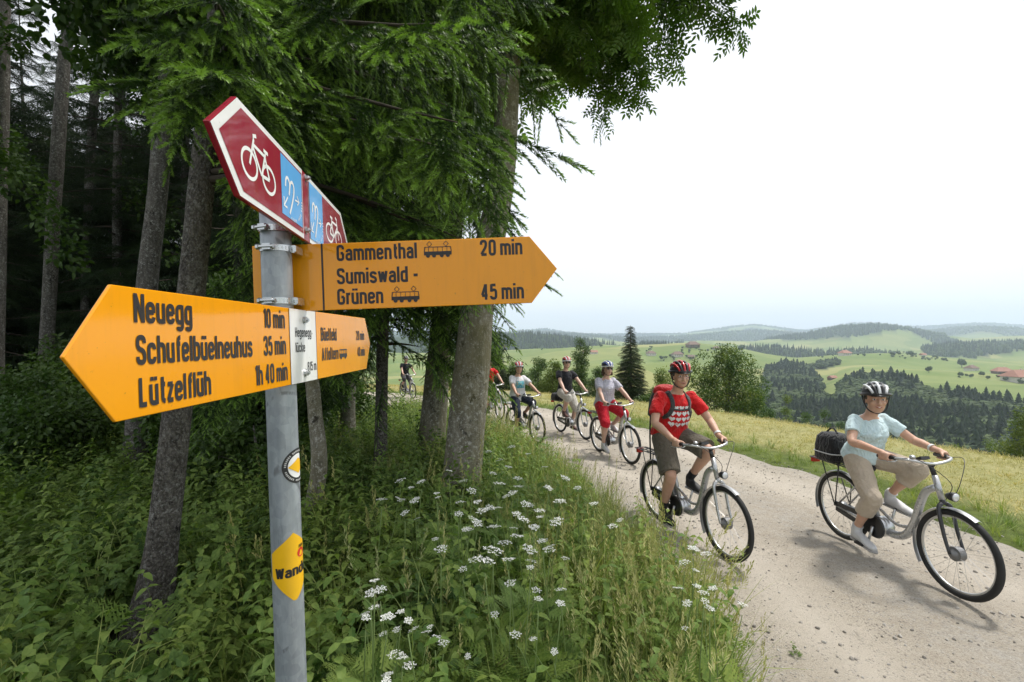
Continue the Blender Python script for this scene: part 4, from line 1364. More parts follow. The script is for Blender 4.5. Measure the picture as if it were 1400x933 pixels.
def broad_tree(name, label, base, height, crown_r, blobs, protos, dens, group=None, trunk_r=0.12, seed=0, scl=(0.8, 1.2), bark_m=None, trunk_path=None, droopy=0.0):
    """blobs: list of (x,y,z,rx,ry,rz) lobes of the crown relative to the base; foliage fills their outer volume unevenly"""
    rg = np.random.default_rng(seed)
    root = empty(name, base); tag(root, label, 'tree', group)
    path = trunk_path or [(0, 0, -0.3), (0.05 * height * rg.normal() * 0.3, 0.03, height * 0.35), (0.04 * height * rg.normal(), 0.0, height * 0.62), (0.0, 0.02, height * 0.92)]
    mb, p, r = trunk_mb(path, [trunk_r * 1.1, trunk_r, trunk_r * 0.6, trunk_r * 0.15], 12, seed, 0.3)
    br = MB()
    P = []; S = []
    for (x, y, z, rx, ry, rz) in blobs:
        zi = max(0.25 * height, z - 0.6 * (abs(x) + abs(y)) - 0.2 * rz)
        st = np.array([np.interp(zi, p[:, 2], p[:, i]) for i in range(3)])
        en = np.array([x, y, z])
        md = (st + en) / 2 + [0, 0, 0.15 * np.linalg.norm(en - st)]
        q = spline([st, md, en], 10)
        br.tube(q, np.linspace(trunk_r * 0.35, trunk_r * 0.08, 10), 6, cap=False)
        for k in range(4):
            d = unit(rg.normal(size=3)) * [rx, ry, rz] * 0.85
            a = q[rg.integers(4, 10)]
            br.tube(spline([a, (a + en + d) / 2 + rg.normal(size=3) * 0.05 * rx, en + d], 6), np.linspace(trunk_r * 0.12, trunk_r * 0.03, 6), 4, cap=False)
        m = int(dens * (rx * ry + ry * rz + rx * rz) * 4)
        u = rg.normal(size=(m, 3)); u /= np.linalg.norm(u, axis=1)[:, None]
        rad = 1 - 0.55 * rg.random(m) ** 1.6
        rad *= 1 + 0.28 * fbm(u[:, 0] * 2.3 + x, u[:, 1] * 2.3 + u[:, 2] * 1.7 + z, seed + 5, 3)
        keep = fbm(u[:, 0] * 3.1 + y + 9, u[:, 2] * 3.1 + u[:, 1] * 2, seed + 8, 2) > -0.42
        q = en + u * rad[:, None] * [rx, ry, rz]
        P.append(q[keep]); S.append(np.full(keep.sum(), 1.0))
    P = np.concatenate(P); S = np.concatenate(S) * rg.uniform(scl[0], scl[1], len(P))
    mb.build('trunk', bark_m or B_DARK, root, True)
    tag(br.build('branches', bark_m or B_DARK, root, True), kind='stuff')
    E = np.stack([rg.normal(size=len(P)) * 0.5, rg.normal(size=len(P)) * 0.5 + droopy, rg.uniform(0, 6.28, len(P))], 1)
    cr = scatter('crown', protos, P, E, S, rg.integers(0, len(protos), len(P)), root)
    cr['kind'] = 'stuff'
    return root
# ================================================================== trees of the wood edge
def px_path(pts, Ys=None):
    """[(px,py,Y)] -> world points"""
    return [np.array(at(a, b, c)) for a, b, c in pts]

# the young spruce beside the signpost
pth = px_path([(198, 900, 3.0), (222, 740, 3.0), (243, 560, 3.0), (262, 400, 3.02), (276, 250, 3.05), (300, 20, 3.1)])
pth[0][2] = gz(pth[0][0], pth[0][1]) - 0.05
pth += [pth[-1] + np.array([0.12, 0.08, 2.0]), pth[-1] + np.array([0.2, 0.15, 6.5])]
spruce('spruce_tree', 'spruce right behind the signpost, scaly grey trunk flared at its foot', pth, [0.105, 0.086, 0.082, 0.077, 0.072, 0.065, 0.05, 0.01], 2.95, 8.5, 2.25, 92, seed=1, step=0.085, flare=0.55, smin=1.0, az=(R(-72), R(105)), cull=lambda P: (P[:, 0] < -0.1) & ~(np.abs(px_of(P[:, 0], P[:, 1]) - 692) < 26))
# spruce between the signpost and the ash
pth = [np.array([-1.75, 6.3, gz(-1.75, 6.3) - 0.05]), np.array([-1.7, 6.3, 2.5]), np.array([-1.6, 6.3, 5]), np.array([-1.5, 6.3, 13])]
spruce('spruce_tree', 'drooping spruce whose dark boughs hang behind the right-pointing yellow arrow', pth, [0.085, 0.075, 0.065, 0.01], 1.9, 11.0, 2.0, 150, seed=2, step=0.075, droop=0.7, smin=1.15, cull=lambda P: ~((P[:, 0] > -0.3) & (P[:, 2] < 3.05)) & (P[:, 0] < 0.5) & ~((np.abs(px_of(P[:, 0], P[:, 1]) - 556) < 30) & (P[:, 2] < 2.25)) & ~((np.abs(px_of(P[:, 0], P[:, 1]) - 690) < 24) & (P[:, 1] < 5.5)))
# broad-boughed spruce reaching out over the boards
pth = [np.array([-0.95, 4.55, gz(-0.95, 4.55) - 0.05]), np.array([-0.95, 4.6, 2.5]), np.array([-0.9, 4.65, 5]), np.array([-0.85, 4.7, 11])]

# big ash: pale trunk leaning to the right, in front of the riders
ap = px_path([(622, 735, 5.3), (628, 690, 5.3), (636, 600, 5.3), (645, 500, 5.32), (653, 420, 5.35), (668, 340, 5.4), (684, 260, 5.45), (691, 180, 5.5), (696, 90, 5.5), (703, 0, 5.5)])
ap[0][2] = gz(ap[0][0], ap[0][1]) - 0.08
ap += [ap[-1] + np.array([0.12, 0.1, 1.6]), ap[-1] + np.array([0.2, 0.2, 4.5])]
ash_rad = [0.235, 0.212, 0.200, 0.196, 0.186, 0.165, 0.148, 0.138, 0.13, 0.12, 0.10, 0.03]
def ash_tree():
    rg = np.random.default_rng(5)
    off = ap[0].copy()
    root = empty('ash_tree', off); tag(root, 'large ash with pale blotched trunk leaning right, nearest the riders', 'tree')
    mb, p, r = trunk_mb([q - off for q in ap], ash_rad, 28, 3, 0.35)
    mb.build('trunk', B_ASH, root, True)
    br = MB(); P = []; D = []; S = []
    # limbs leave the trunk above the frame and hang out to the right and all round
    ends = [(985, -75, 5.2), (925, -5, 5.0), (880, -10, 4.6), (850, 60, 5.2), (820, 20, 4.6), (795, 80, 5.3), (780, 10, 5.0), (850, -60, 5.6), (765, 50, 5.8), (740, -10, 5.2), (735, 45, 6.2), (905, -80, 5.8), (728, 85, 6.0), (720, 10, 4.9), (800, -30, 6.4), (940, -100, 4.8), (718, 60, 6.8), (830, 90, 6.0)]
    E = [np.array(at(a, b, c)) - off for a, b, c in ends]
    for k in range(26):      # the rest of the crown, above the picture
        a = rg.uniform(0, 2 * PI); rr = rg.uniform(0.5, 3.6)
        E.append(np.array([0.5 + rr * math.cos(a), 0.2 + rr * math.sin(a), rg.uniform(6.6, 10.0)]))
    for i, e in enumerate(E):
        vis = i < len(ends)
        zs = min(max(e[2] + 0.9, 6.6), 8.0) if vis else max(6.4, e[2] - 1.8)
        st = np.array([np.interp(zs, p[:, 2], p[:, j]) for j in range(3)])
        md = (st + e) / 2 + np.array([0, 0, 0.35 + 0.1 * np.linalg.norm(e - st)])
        q = spline([st, md, e], 14)
        br.tube(q, np.linspace(0.028 if vis else 0.05, 0.004, 14), 6, cap=False)
        n = 9 if vis else 7
        for k in range(n):
            b = q[rg.integers(6, 14)]
            l = rg.uniform(0.25, 0.75)
            dd = unit((e - st) * [1, 1, 0.2] + rg.normal(size=3) * [1.6, 1.6, 0.7] + [0, 0, -0.5])
            e2 = b + dd * l
            tw = spline([b, (b + e2) / 2 + [0, 0, 0.05], e2 - [0, 0, 0.08]], 7)
            br.tube(tw, np.linspace(0.006, 0.002, 7), 4, cap=False)
            for w in range(2, 7):
                for z in range(2 if vis else 1):
                    P.append(tw[w] + rg.normal(size=3) * 0.04); D.append(dd + rg.normal(size=3) * 0.6 + [0, 0, -0.35]); S.append(rg.uniform(0.75, 1.1) * (1 if vis else 1.5))
    br.build('branches', B_ASH, root, True)['kind'] = 'stuff'
    cr = scatter('crown', ASHES, np.array(P), eul(np.array(D), rg.normal(size=len(P)) * 0.4), np.array(S), rg.integers(0, 2, len(P)), root)
    cr['kind'] = 'stuff'
ash_tree()

def crown_tree(name, label, path, rad, ctr, cr_r, n, protos, group=None, seed=0, bark_m=B_DARK, flare=0.3, limbs=None, scl=1.0):
    """tree whose trunk shows and whose crown mostly stands above the picture"""
    rg = np.random.default_rng(seed)
    off = np.array(path[0]); root = empty(name, off); tag(root, label, 'tree', group)
    mb, p, r = trunk_mb([np.array(q) - off for q in path], rad, 16, seed, flare)
    mb.build('trunk', bark_m, root, True)
    br = MB(); P = []
    c = np.array(ctr) - off
    for k in range(n):
        e = c + unit(rg.normal(size=3)) * np.array(cr_r) * rg.random() ** 0.4
        st = np.array([np.interp(np.clip(e[2] - 0.8, 0.5, p[-1, 2]), p[:, 2], p[:, j]) for j in range(3)])
        q = spline([st, (st + e) / 2 + [0, 0, 0.2], e], 8)
        br.tube(q, np.linspace(0.03, 0.005, 8), 5, cap=False)
        for w in range(12):
            P.append(q[rg.integers(3, 8)] + rg.normal(size=3) * 0.4)
    P = np.array(P)
    br.build('branches', bark_m, root, True)['kind'] = 'stuff'
    E = np.stack([rg.normal(size=len(P)) * 0.5, rg.normal(size=len(P)) * 0.4 + 0.3, rg.uniform(0, 6.28, len(P))], 1)
    cr = scatter('crown', protos, P, E, scl * rg.uniform(0.8, 1.4, len(P)), rg.integers(0, len(protos), len(P)), root)
    cr['kind'] = 'stuff'
    return root

def stand(pts, extra=9.0, lean=(0, 0)):
    q = px_path(pts); q[0][2] = gz(q[0][0], q[0][1]) - 0.06
    return q + [q[-1] + np.array([lean[0], lean[1], extra])]

crown_tree('ash_tree', 'slimmer grey ash trunk standing just left of the large leaning ash', stand([(585, 640, 7.5), (592, 580, 7.5), (598, 510, 7.5), (606, 430, 7.55), (618, 330, 7.6), (625, 200, 7.6)], 5.5, (0.2, 0)), [0.24, 0.20, 0.185, 0.175, 0.16, 0.14, 0.03], (-0.9, 8, 8.5), (2.4, 2.4, 2.6), 40, ASHES, seed=3, bark_m=B_ASH, scl=1.7)
crown_tree('young_tree', 'thin bent trunk just right of the grey steel pole', stand([(424, 790, 4.6), (422, 720, 4.6), (436, 640, 4.6), (430, 560, 4.65), (424, 470, 4.7), (430, 330, 4.75)], 2.5), [0.085, 0.072, 0.075, 0.066, 0.06, 0.05, 0.01], (-1.8, 4.9, 5.6), (0.9, 0.9, 1.2), 16, CLUMP, seed=4, bark_m=B_ASH)
crown_tree('beech_tree', 'dark straight trunk behind the tip of the long yellow arrow', stand([(176, 660, 6.9), (186, 610, 6.9), (200, 400, 6.95), (216, 260, 7.0), (224, 150, 7.0), (232, 0, 7.05)], 8), [0.175, 0.150, 0.135, 0.125, 0.118, 0.108, 0.03], (-5.0, 7.4, 9.5), (2.6, 2.6, 3), 50, CLUMP_BIG, seed=6)
crown_tree('pine_tree', 'tall slender grey trunk at the upper left, leaning slightly right', stand([(58, 590, 10.5), (66, 430, 10.5), (76, 250, 10.5), (88, 80, 10.6), (96, -20, 10.6)], 9), [0.15, 0.125, 0.12, 0.115, 0.11, 0.05], (-9.6, 11, 17), (2.4, 2.4, 2.4), 40, CLUMP_BIG, seed=7)
crown_tree('beech_tree', 'thin pale lichened trunk left of the tip of the long yellow arrow', stand([(112, 590, 13), (117, 430, 13), (122, 250, 13), (130, 120, 13), (143, -20, 13)], 9), [0.13, 0.11, 0.10, 0.095, 0.09, 0.03], (-11.2, 13.5, 19), (2.4, 2.4, 2.6), 40, CLUMP_BIG, seed=8)
crown_tree('pine_tree', 'dark trunk cut by the left edge of the picture', stand([(-8, 620, 8.6), (0, 300, 8.6), (6, 0, 8.6)], 10), [0.11, 0.095, 0.085, 0.03], (-9.2, 9, 15), (2.2, 2.2, 2.4), 36, CLUMP_BIG, seed=9)
crown_tree('beech_tree', 'short stretch of thin dark trunk between the pale trunk and the yellow arrow', stand([(152, 580, 17), (158, 400, 17), (162, 260, 17), (168, 0, 17)], 5), [0.17, 0.15, 0.14, 0.12, 0.03], (-14, 17.5, 16), (2.6, 2.6, 3), 36, CLUMP_BIG, seed=10)
crown_tree('young_tree', 'low grey trunk foot right of the thin bent trunk, under hanging spruce twigs', stand([(474, 612, 8.4), (476, 560, 8.4), (480, 470, 8.4), (486, 300, 8.4)], 4), [0.17, 0.12, 0.11, 0.09, 0.02], (-2.9, 8.8, 6.5), (1.6, 1.6, 2), 30, CLUMP, seed=12, bark_m=B_ASH)

# spruces that close the wood behind: each its own place and size
BACK = [(-40, 12, 0.2), (20, 15, 0.9), (40, 20, 0.6), (95, 19, 0.7), (140, 24, 0.5), (165, 12.5, 1.1), (205, 17, 0.4), (250, 13, 0.5), (290, 19, 0.7), (320, 11.5, 0.9), (360, 15, 0.5), (395, 21, 0.6), (430, 12.5, 0.6), (455, 19.5, 0.9), (395, 12.2, 0.6), (-90, 17, 0.7), (-20, 23, 0.5), (70, 27, 0.5), (220, 27, 0.6), (330, 27, 0.6), (440, 24, 0.6), (-130, 11, 0.8), (115, 33, 0.5), (270, 34, 0.5)]
place_words = ['farthest left of the dark spruces, partly outside the picture', 'dark spruce at the left edge of the wood below the leaf gaps', 'dark spruce left of the tall slender trunk', 'dark spruce behind the tall slender trunk', 'spruce seen between the slender trunk and the pale trunk', 'near dark spruce with low boughs behind the tip of the yellow arrow', 'dark spruce above the word Neuegg on the yellow arrow', 'spruce filling the gap left of the red cycle sign', 'spruce behind the red cycle sign', 'low-boughed spruce directly behind the steel pole', 'dark spruce behind the clamps of the steel pole', 'spruce deep behind the left end of the right-pointing arrow', 'spruce below the divider line of the right-pointing arrow', 'spruce beside the gravel bend, left of the farthest rider', 'spruce close behind the thin bent trunk', 'dark spruce beyond the left edge of the picture', 'spruce deep in the wood at the far left', 'deep background spruce between the left trunks', 'deep background spruce above the long yellow arrow', 'deep background spruce behind the upper part of the pole', 'deep background spruce near the far bend', 'near spruce outside the left edge', 'farthest spruce seen between the left trunks', 'farthest spruce above the long yellow arrow']
for k, (px, Y, lo) in enumerate(BACK):
    x = (px - CX) / FPX * Y
    z = gz(x, Y)
    rg = np.random.default_rng(300 + k)
    H = rg.uniform(13, 19)
    spruce('spruce_tree', place_words[k], [np.array([x, Y, z - 0.1]), np.array([x + rg.normal() * 0.1, Y, z + H * 0.4]), np.array([x + rg.normal() * 0.2, Y, z + H])], [0.13, 0.10, 0.01], z + lo, z + H, rg.uniform(2.0, 2.9), int(rg.uniform(95, 120)), group='spruces of the dark wood', fine=False, seed=40 + k, bark_m=B_DARK, taper=0.6, droop=0.4)

def thicket():
    rg = np.random.default_rng(77)
    n = 16000
    y = rg.uniform(13, 42, n); px = rg.uniform(-260, 520, n); x = (px - CX) / FPX * y
    sr, _ = road_s(x, y); t = -(sr + HALF)
    k = (t > 3.0)
    x, y = x[k][:5200], y[k][:5200]; m = len(x)
    z = zground(x, y) + rg.random(m) ** 1.3 * 10.0
    D = np.stack([rg.normal(size=m), rg.normal(size=m) - 0.5, -0.25 + 0.2 * rg.normal(size=m)], 1)
    o = scatter('dark_thicket', BOUGHS, np.stack([x, y, z], 1), eul(D, rg.normal(size=m) * 0.4), rg.uniform(0.8, 1.5, m), rg.integers(0, 2, m))
    tag(o, 'dark mass of spruce boughs deep inside the wood', 'wood', kind='stuff')
thicket()

def beech_foliage():
    rg = np.random.default_rng(78)
    n = 26000
    y = rg.uniform(7.5, 20, n); px = rg.uniform(-160, 470, n); x = (px - CX) / FPX * y
    sr, _ = road_s(x, y); t = -(sr + HALF)
    z = zground(x, y) + rg.uniform(0.6, 7.5, n)
    k = (t > 3.0) & (fbm(x / 1.6 + z * 0.9, y / 1.6 - z * 0.7, 91, 3) > np.interp(z, [0.6, 2.0, 7], [0.12, 0.42, 0.46]))
    P = np.stack([x, y, z], 1)[k]; m = len(P)
    o = scatter('beech_foliage', CLUMP, P, np.stack([rg.normal(size=m) * .4, rg.normal(size=m) * .4, rg.uniform(0, 6.28, m)], 1), rg.uniform(0.7, 1.3, m), rg.integers(0, 2, m))
    tag(o, 'loose beech and hazel leaves hanging between the dark trunks', 'foliage', kind='stuff')
    print('beech', m)
beech_foliage()
# ================================================================== undergrowth, herbs, grass
def bramble_sprig(seed, L=0.55, n=11, ll=0.085, lw=0.055, mat=UNDER, arch=0.5):
    rg = np.random.default_rng(seed); T = []
    ax = lambda t: np.array([0.35 * L * t + 0.35 * L * t * t, 0, L * (t - arch * t * t)])
    pr = ax(0)
    for q in np.linspace(0, 1, 7)[1:]:
        p = ax(q); w = np.array([0, 0.002, 0]); w2 = np.array([0.002, 0, 0])
        T += [[pr - w, pr + w, p], [pr - w2, pr + w2, p]]; pr = p
    for k in range(n):
        t = 0.2 + 0.8 * k / (n - 1); a = k * 2.4 + rg.normal() * 0.4
        d = np.array([math.cos(a) + 0.3, math.sin(a), rg.uniform(-0.35, 0.25)])
        st = ax(t) + unit(d) * 0.03
        if rg.random() < 0.55:       # leaf of three leaflets
            for q in (-0.9, 0, 0.9):
                dd = np.array([math.cos(a + q) + 0.2, math.sin(a + q), d[2]])
                T += leaf_tris(st, dd, [rg.normal() * .2, rg.normal() * .2, 1], ll * rg.uniform(0.7, 1.0), lw * 0.85)
        else:
            T += leaf_tris(st, d, [rg.normal() * .3, rg.normal() * .3, 1], ll * rg.uniform(0.9, 1.3), lw * rg.uniform(0.9, 1.2))
    return tri_mesh('leafy_sprig', T, mat)

def nettle_sprig(seed, H=0.75, mat=HERB):
    rg = np.random.default_rng(seed); T = []
    w = np.array([0.0022, 0, 0]); w2 = np.array([0, 0.0022, 0]); top = np.array([0.05, 0.02, H])
    T += [[-w, w, top], [-w2, w2, top]]
    for k in range(9):
        t = 0.15 + 0.85 * k / 9
        p = top * t
        for s in (0, PI):
            a = k * PI / 2 + s + rg.normal() * 0.2
            T += leaf_tris(p, [math.cos(a), math.sin(a), rg.uniform(-0.4, 0.15)], [0, 0, 1], (0.095 - 0.05 * t) * rg.uniform(0.85, 1.2), 0.042 - 0.015 * t, 0.2, 0.3)
    return tri_mesh('nettle_stem', T, mat)

def fern_sprig(seed, mat=HERB, L=0.34):
    """finely cut leaf of the cow parsley kind, three leaves from one point"""
    rg = np.random.default_rng(seed); T = []
    for q in range(3):
        a0 = q * 2.1 + rg.random(); up = rg.uniform(0.5, 1.0)
        d = unit([math.cos(a0), math.sin(a0), up]); side = unit(np.cross(d, [0, 0, 1])); nrm = np.cross(side, d)
        ax = lambda t: d * L * t + np.array([0, 0, -0.35 * L * t * t])
        w = side * 0.0015
        T += [[ax(0) - w, ax(0) + w, ax(.5)], [ax(.5) - w, ax(.5) + w, ax(1)]]
        for k in range(7):
            t = 0.3 + 0.7 * k / 7; pl = L * 0.42 * (1.15 - t)
            for s in (-1, 1):
                pd = unit(side * s + d * 0.5 + [0, 0, -0.2]); o = ax(t)
                for j in range(4):
                    f = 0.25 + 0.75 * j / 4; c = o + pd * pl * f
                    ln = pl * 0.34 * (1.2 - f * 0.6)
                    pn = np.cross(pd, nrm)
                    for s2 in (-1, 1):
                        e = c + (pn * s2 + pd * 0.7) * ln
                        T.append([c - pd * ln * 0.28, c + pd * ln * 0.28, e])
                T.append([o + pd * pl * 0.8 - pn * 0.004, o + pd * pl * 0.8 + pn * 0.004, o + pd * pl * 1.15])
    return tri_mesh('cut_leaf', T, mat)

def grass_tuft(seed, n=15, h=0.5, mat=GRASS, w=0.0035, spread=0.09, bend=0.55):
    rg = np.random.default_rng(seed); T = []
    for k in range(n):
        a = rg.uniform(0, 2 * PI); b = np.array([math.cos(a), math.sin(a), 0])
        o = b * spread * rg.random(); H = h * rg.uniform(0.55, 1.1); bd = bend * rg.uniform(0.3, 1.2) * H
        sd = np.array([-b[1], b[0], 0]) * w
        pts = [o + b * bd * t * t + np.array([0, 0, H * (t - 0.25 * t * t * rg.random())]) for t in (0, 0.35, 0.7, 1.0)]
        T += [[pts[0] - sd, pts[0] + sd, pts[1] + sd], [pts[0] - sd, pts[1] + sd, pts[1] - sd], [pts[1] - sd, pts[1] + sd, pts[2] + sd * .7], [pts[1] - sd, pts[2] + sd * .7, pts[2] - sd * .7], [pts[2] - sd * .7, pts[2] + sd * .7, pts[3]]]
    return tri_mesh('grass_tuft', T, mat)

def seed_grass(seed, n=5, h=0.8):
    rg = np.random.default_rng(seed); T = []
    for k in range(n):
        a = rg.uniform(0, 2 * PI); b = np.array([math.cos(a), math.sin(a), 0]); o = b * 0.05 * rg.random(); H = h * rg.uniform(0.7, 1.1)
        tp = o + b * 0.16 * H * rg.random() + [0, 0, H]; sd = np.array([-b[1], b[0], 0]) * 0.0016
        T += [[o - sd, o + sd, tp]]
        for j in range(22):
            f = j / 22; p = o + (tp - o) * (0.78 + 0.22 * f); c = rg.uniform(0, 2 * PI)
            r_ = 0.022 * (1 - 0.7 * f); e = p + np.array([math.cos(c) * r_, math.sin(c) * r_, 0.02])
            q = unit(np.cross(e - p, [0, 0, 1])) * 0.0032
            T += [[p, e - q, e + q], [e - q, e + [0, 0, 0.010], e + q]]
    return tri_mesh('seed_grass', T, STRAW)

S_BR = [bramble_sprig(1, 0.55, 16, 0.062, 0.042), bramble_sprig(2, 0.45, 13, 0.07, 0.052), bramble_sprig(3, 0.75, 22, 0.055, 0.034, arch=0.35)]
S_HERB = [nettle_sprig(1), nettle_sprig(2, 0.6), fern_sprig(1), fern_sprig(2, L=0.42), fern_sprig(3, L=0.28)]
S_GR = [grass_tuft(1), grass_tuft(2, 18, 0.65), grass_tuft(3, 12, 0.35, bend=0.8)]
S_SEED = [seed_grass(1), seed_grass(2, 4, 0.95)]

def in_view(x, y, pad=160):
    px = px_of(x, y)
    return (y > 0.9) & (px > -pad) & (px < 1400 + pad)

def plant(name, label, protos, n, xr, yr, cond, scl, tilt=0.22, cat='undergrowth', seed=0, zoff=0.0, hfun=None, idx=None, pw=1.0, edge=True):
    rg = np.random.default_rng(seed)
    x = rg.uniform(*xr, n); y = yr[0] + (yr[1] - yr[0]) * rg.random(n) ** pw
    s, _ = road_s(x, y)
    t = -(s + HALF)                      # metres left of the track
    e = s - HALF                         # metres right of it
    k = cond(x, y, t, e) & in_view(x, y)
    k &= ~((t > -0.5) & (t < 3) & (y < 3.0) & (x > 0.425 * y))
    # keep clear of the trunks and the pole
    for (cx_, cy_, cr_) in ((-0.43, 1.04, 0.07), (ap[0][0], ap[0][1], 0.36), (-2.31, 2.95, 0.34), (-2.18, 2.62, 0.30)):
        k &= np.hypot(x - cx_, y - cy_) > cr_
    x, y, t, e = x[k], y[k], t[k], e[k]
    z = zground(x, y) + zoff
    if hfun is not None: z = z + hfun(x, y, t)
    m = len(x)
    sc = rg.uniform(scl[0], scl[1], m)
    if edge: sc = sc * np.clip(0.45 + 0.7 * t + 0.45 * rg.random(m) ** 3, 0.4, 1.0)
    E = np.stack([rg.normal(size=m) * tilt, rg.normal(size=m) * tilt, rg.uniform(0, 2 * PI, m)], 1)
    o = scatter(name, protos, np.stack([x, y, z], 1), E, sc, rg.integers(0, len(protos), m) if idx is None else idx(rg, m))
    tag(o, label, cat, kind='stuff')
    return o

# dense leafy undergrowth of the wood
plant('undergrowth', 'dense leafy bramble undergrowth covering the ground below the trees', S_BR + [S_HERB[0], S_HERB[3]], 46000, (-17, 0.9), (0.9, 20), lambda x, y, t, e: (t > 1.0) & (RNG.random(len(x)) < np.interp(y, [1, 6, 20], [1.0, 0.75, 0.30])) & ((x < -0.15) | (RNG.random(len(x)) < 0.22)) & (np.hypot(x, y) > 1.25), (0.45, 1.1), 0.4, 'undergrowth', 1, hfun=lambda x, y, t: 0.25 * np.clip(fbm(x / 1.3, y / 1.3, 55, 3), 0, 1) * (y > 2.2) + RNG.uniform(-0.08, 0.16, len(x)))
# low growing mat that hides the soil
plant('ground_cover', 'low green ground cover between the taller herbs', [S_HERB[4], S_BR[1], S_GR[2]], 26000, (-13, 2.0), (0.8, 18), lambda x, y, t, e: (t > -0.05) & (np.hypot(x, y) > 0.7), (0.5, 0.95), 0.3, 'ground cover', 2, -0.03)
# herbs of the sunny bank by the track
plant('herb_layer', 'lush feathery herbs filling the bank between the signpost and the track', S_HERB, 17000, (-3.5, 2.0), (1.0, 15), lambda x, y, t, e: (t > 0.28) & (RNG.random(len(x)) < np.interp(x, [-3.5, -0.8, 0], [0.25, 0.7, 1.0])) & (np.hypot(x, y) > 1.15), (0.65, 1.2), 0.2, 'herbs', 3)
plant('bank_grass', 'long green grass along the left edge of the gravel track', S_GR, 12000, (-3, 2.0), (1.4, 16), lambda x, y, t, e: (t > -0.28 * RNG.random(len(x)) ** 2 + 0.15 * fbm(x / 0.5, y / 0.5, 8, 2)) & (RNG.random(len(x)) < np.exp(-((t - 0.35) / 0.8) ** 2) * 0.9 + 0.06), (0.6, 1.3), 0.2, 'grass', 4)
plant('seeding_grass', 'pale seed heads of grass standing above the bank', S_SEED, 2200, (-2.5, 2.0), (1.6, 15), lambda x, y, t, e: (t > 0.05) & (RNG.random(len(x)) < np.exp(-((t - 0.4) / 0.7) ** 2) * 0.75 + 0.04), (0.65, 1.1), 0.12, 'grass', 5)
plant('edge_weeds', 'tall loose weeds leaning over the near left edge of the gravel', [S_SEED[0], S_GR[1], S_HERB[3], S_HERB[0]], 380, (0.55, 1.3), (1.9, 3.7), lambda x, y, t, e: (t > -0.18) & (t < 0.75), (0.75, 1.15), 0.22, 'weeds', 15, edge=False)
# grass on the other side
plant('verge_grass', 'strip of green grass along the right edge of the gravel track', [grass_tuft(7, 16, 0.22, bend=0.7), grass_tuft(8, 14, 0.15, bend=0.9)], 26000, (-14, 14), (2, 30), lambda x, y, t, e: (e > -0.12) & (e < 1.6) & (RNG.random(len(x)) < np.clip(1.05 - 0.62 * e, 0.06, 1)), (0.4, 1.0), 0.2, 'grass', 6, edge=False)
HAYM = leaf_mat('cut_hay', (0.29, 0.285, 0.115), (0.55, 0.50, 0.27), 0.2, 0.8)
plant('hay_stubble', 'short dry mown hay covering the meadow', [grass_tuft(9, 12, 0.045, HAYM, 0.003, 0.12, 1.4), grass_tuft(10, 10, 0.03, HAYM, 0.003, 0.14, 2.4)], 60000, (-12, 22), (3, 34), lambda x, y, t, e: (e > 0.7) & (e < 13), (0.7, 1.6), 0.3, 'hay', 7, edge=False)

# young leafy saplings closing the view under the canopy
def sapling(name, label, px, Y, H, rad, seed, protos=CLUMP, group='saplings under the wood edge'):
    x = (px - CX) / FPX * Y; z = gz(x, Y); rg = np.random.default_rng(seed)
    bl = []
    for k in range(6):
        a = rg.uniform(0, 6.28); r_ = rad * rg.uniform(0.1, 0.75)
        q = rad * rg.uniform(0.35, 0.6)
        bl.append((r_ * math.cos(a), r_ * math.sin(a), H * rg.uniform(0.22, 0.95), q, q, q * 0.75))
    return broad_tree(name, label, (x, Y, z), H, rad, bl, protos, 22, group, 0.035, seed, (0.55, 0.95))
SAP = [(15, 9.5, 1.6, 1.3), (60, 7.0, 1.1, 0.9), (120, 10.0, 1.9, 1.3), (235, 9.0, 1.5, 1.1), (285, 7.4, 1.2, 0.9), (330, 9.5, 2.1, 1.3), (390, 8.0, 1.4, 1.0), (440, 10.5, 1.5, 0.9), (-30, 7.5, 1.5, 1.2), (345, 5.6, 1.0, 0.7), (180, 12.5, 2.3, 1.5), (420, 13.5, 2.4, 1.5), (30, 14, 2.6, 1.7), (270, 15, 2.8, 1.7)]
SAPW = ['leafy sapling low at the left edge beneath the dark trunk', 'low leafy sapling under the tip of the long yellow arrow', 'sapling behind the slender grey trunk foot', 'sapling just right of the dark straight trunk', 'low sapling left of the spruce with the flared foot', 'taller sapling right behind the steel pole', 'sapling behind the round sticker on the pole', 'sapling below the short yellow arrow end', 'leafy sapling cut by the left edge', 'small near sapling left of the steel pole', 'sapling deep behind the dark straight trunk', 'tall sapling deep behind the thin bent trunk', 'tall sapling deep at the left edge', 'tall sapling deep behind the flared spruce']
for k, (px, Y, H, rd) in enumerate(SAP):
    sapling('hazel_sapling', SAPW[k], px, Y, H, rd, 500 + k)

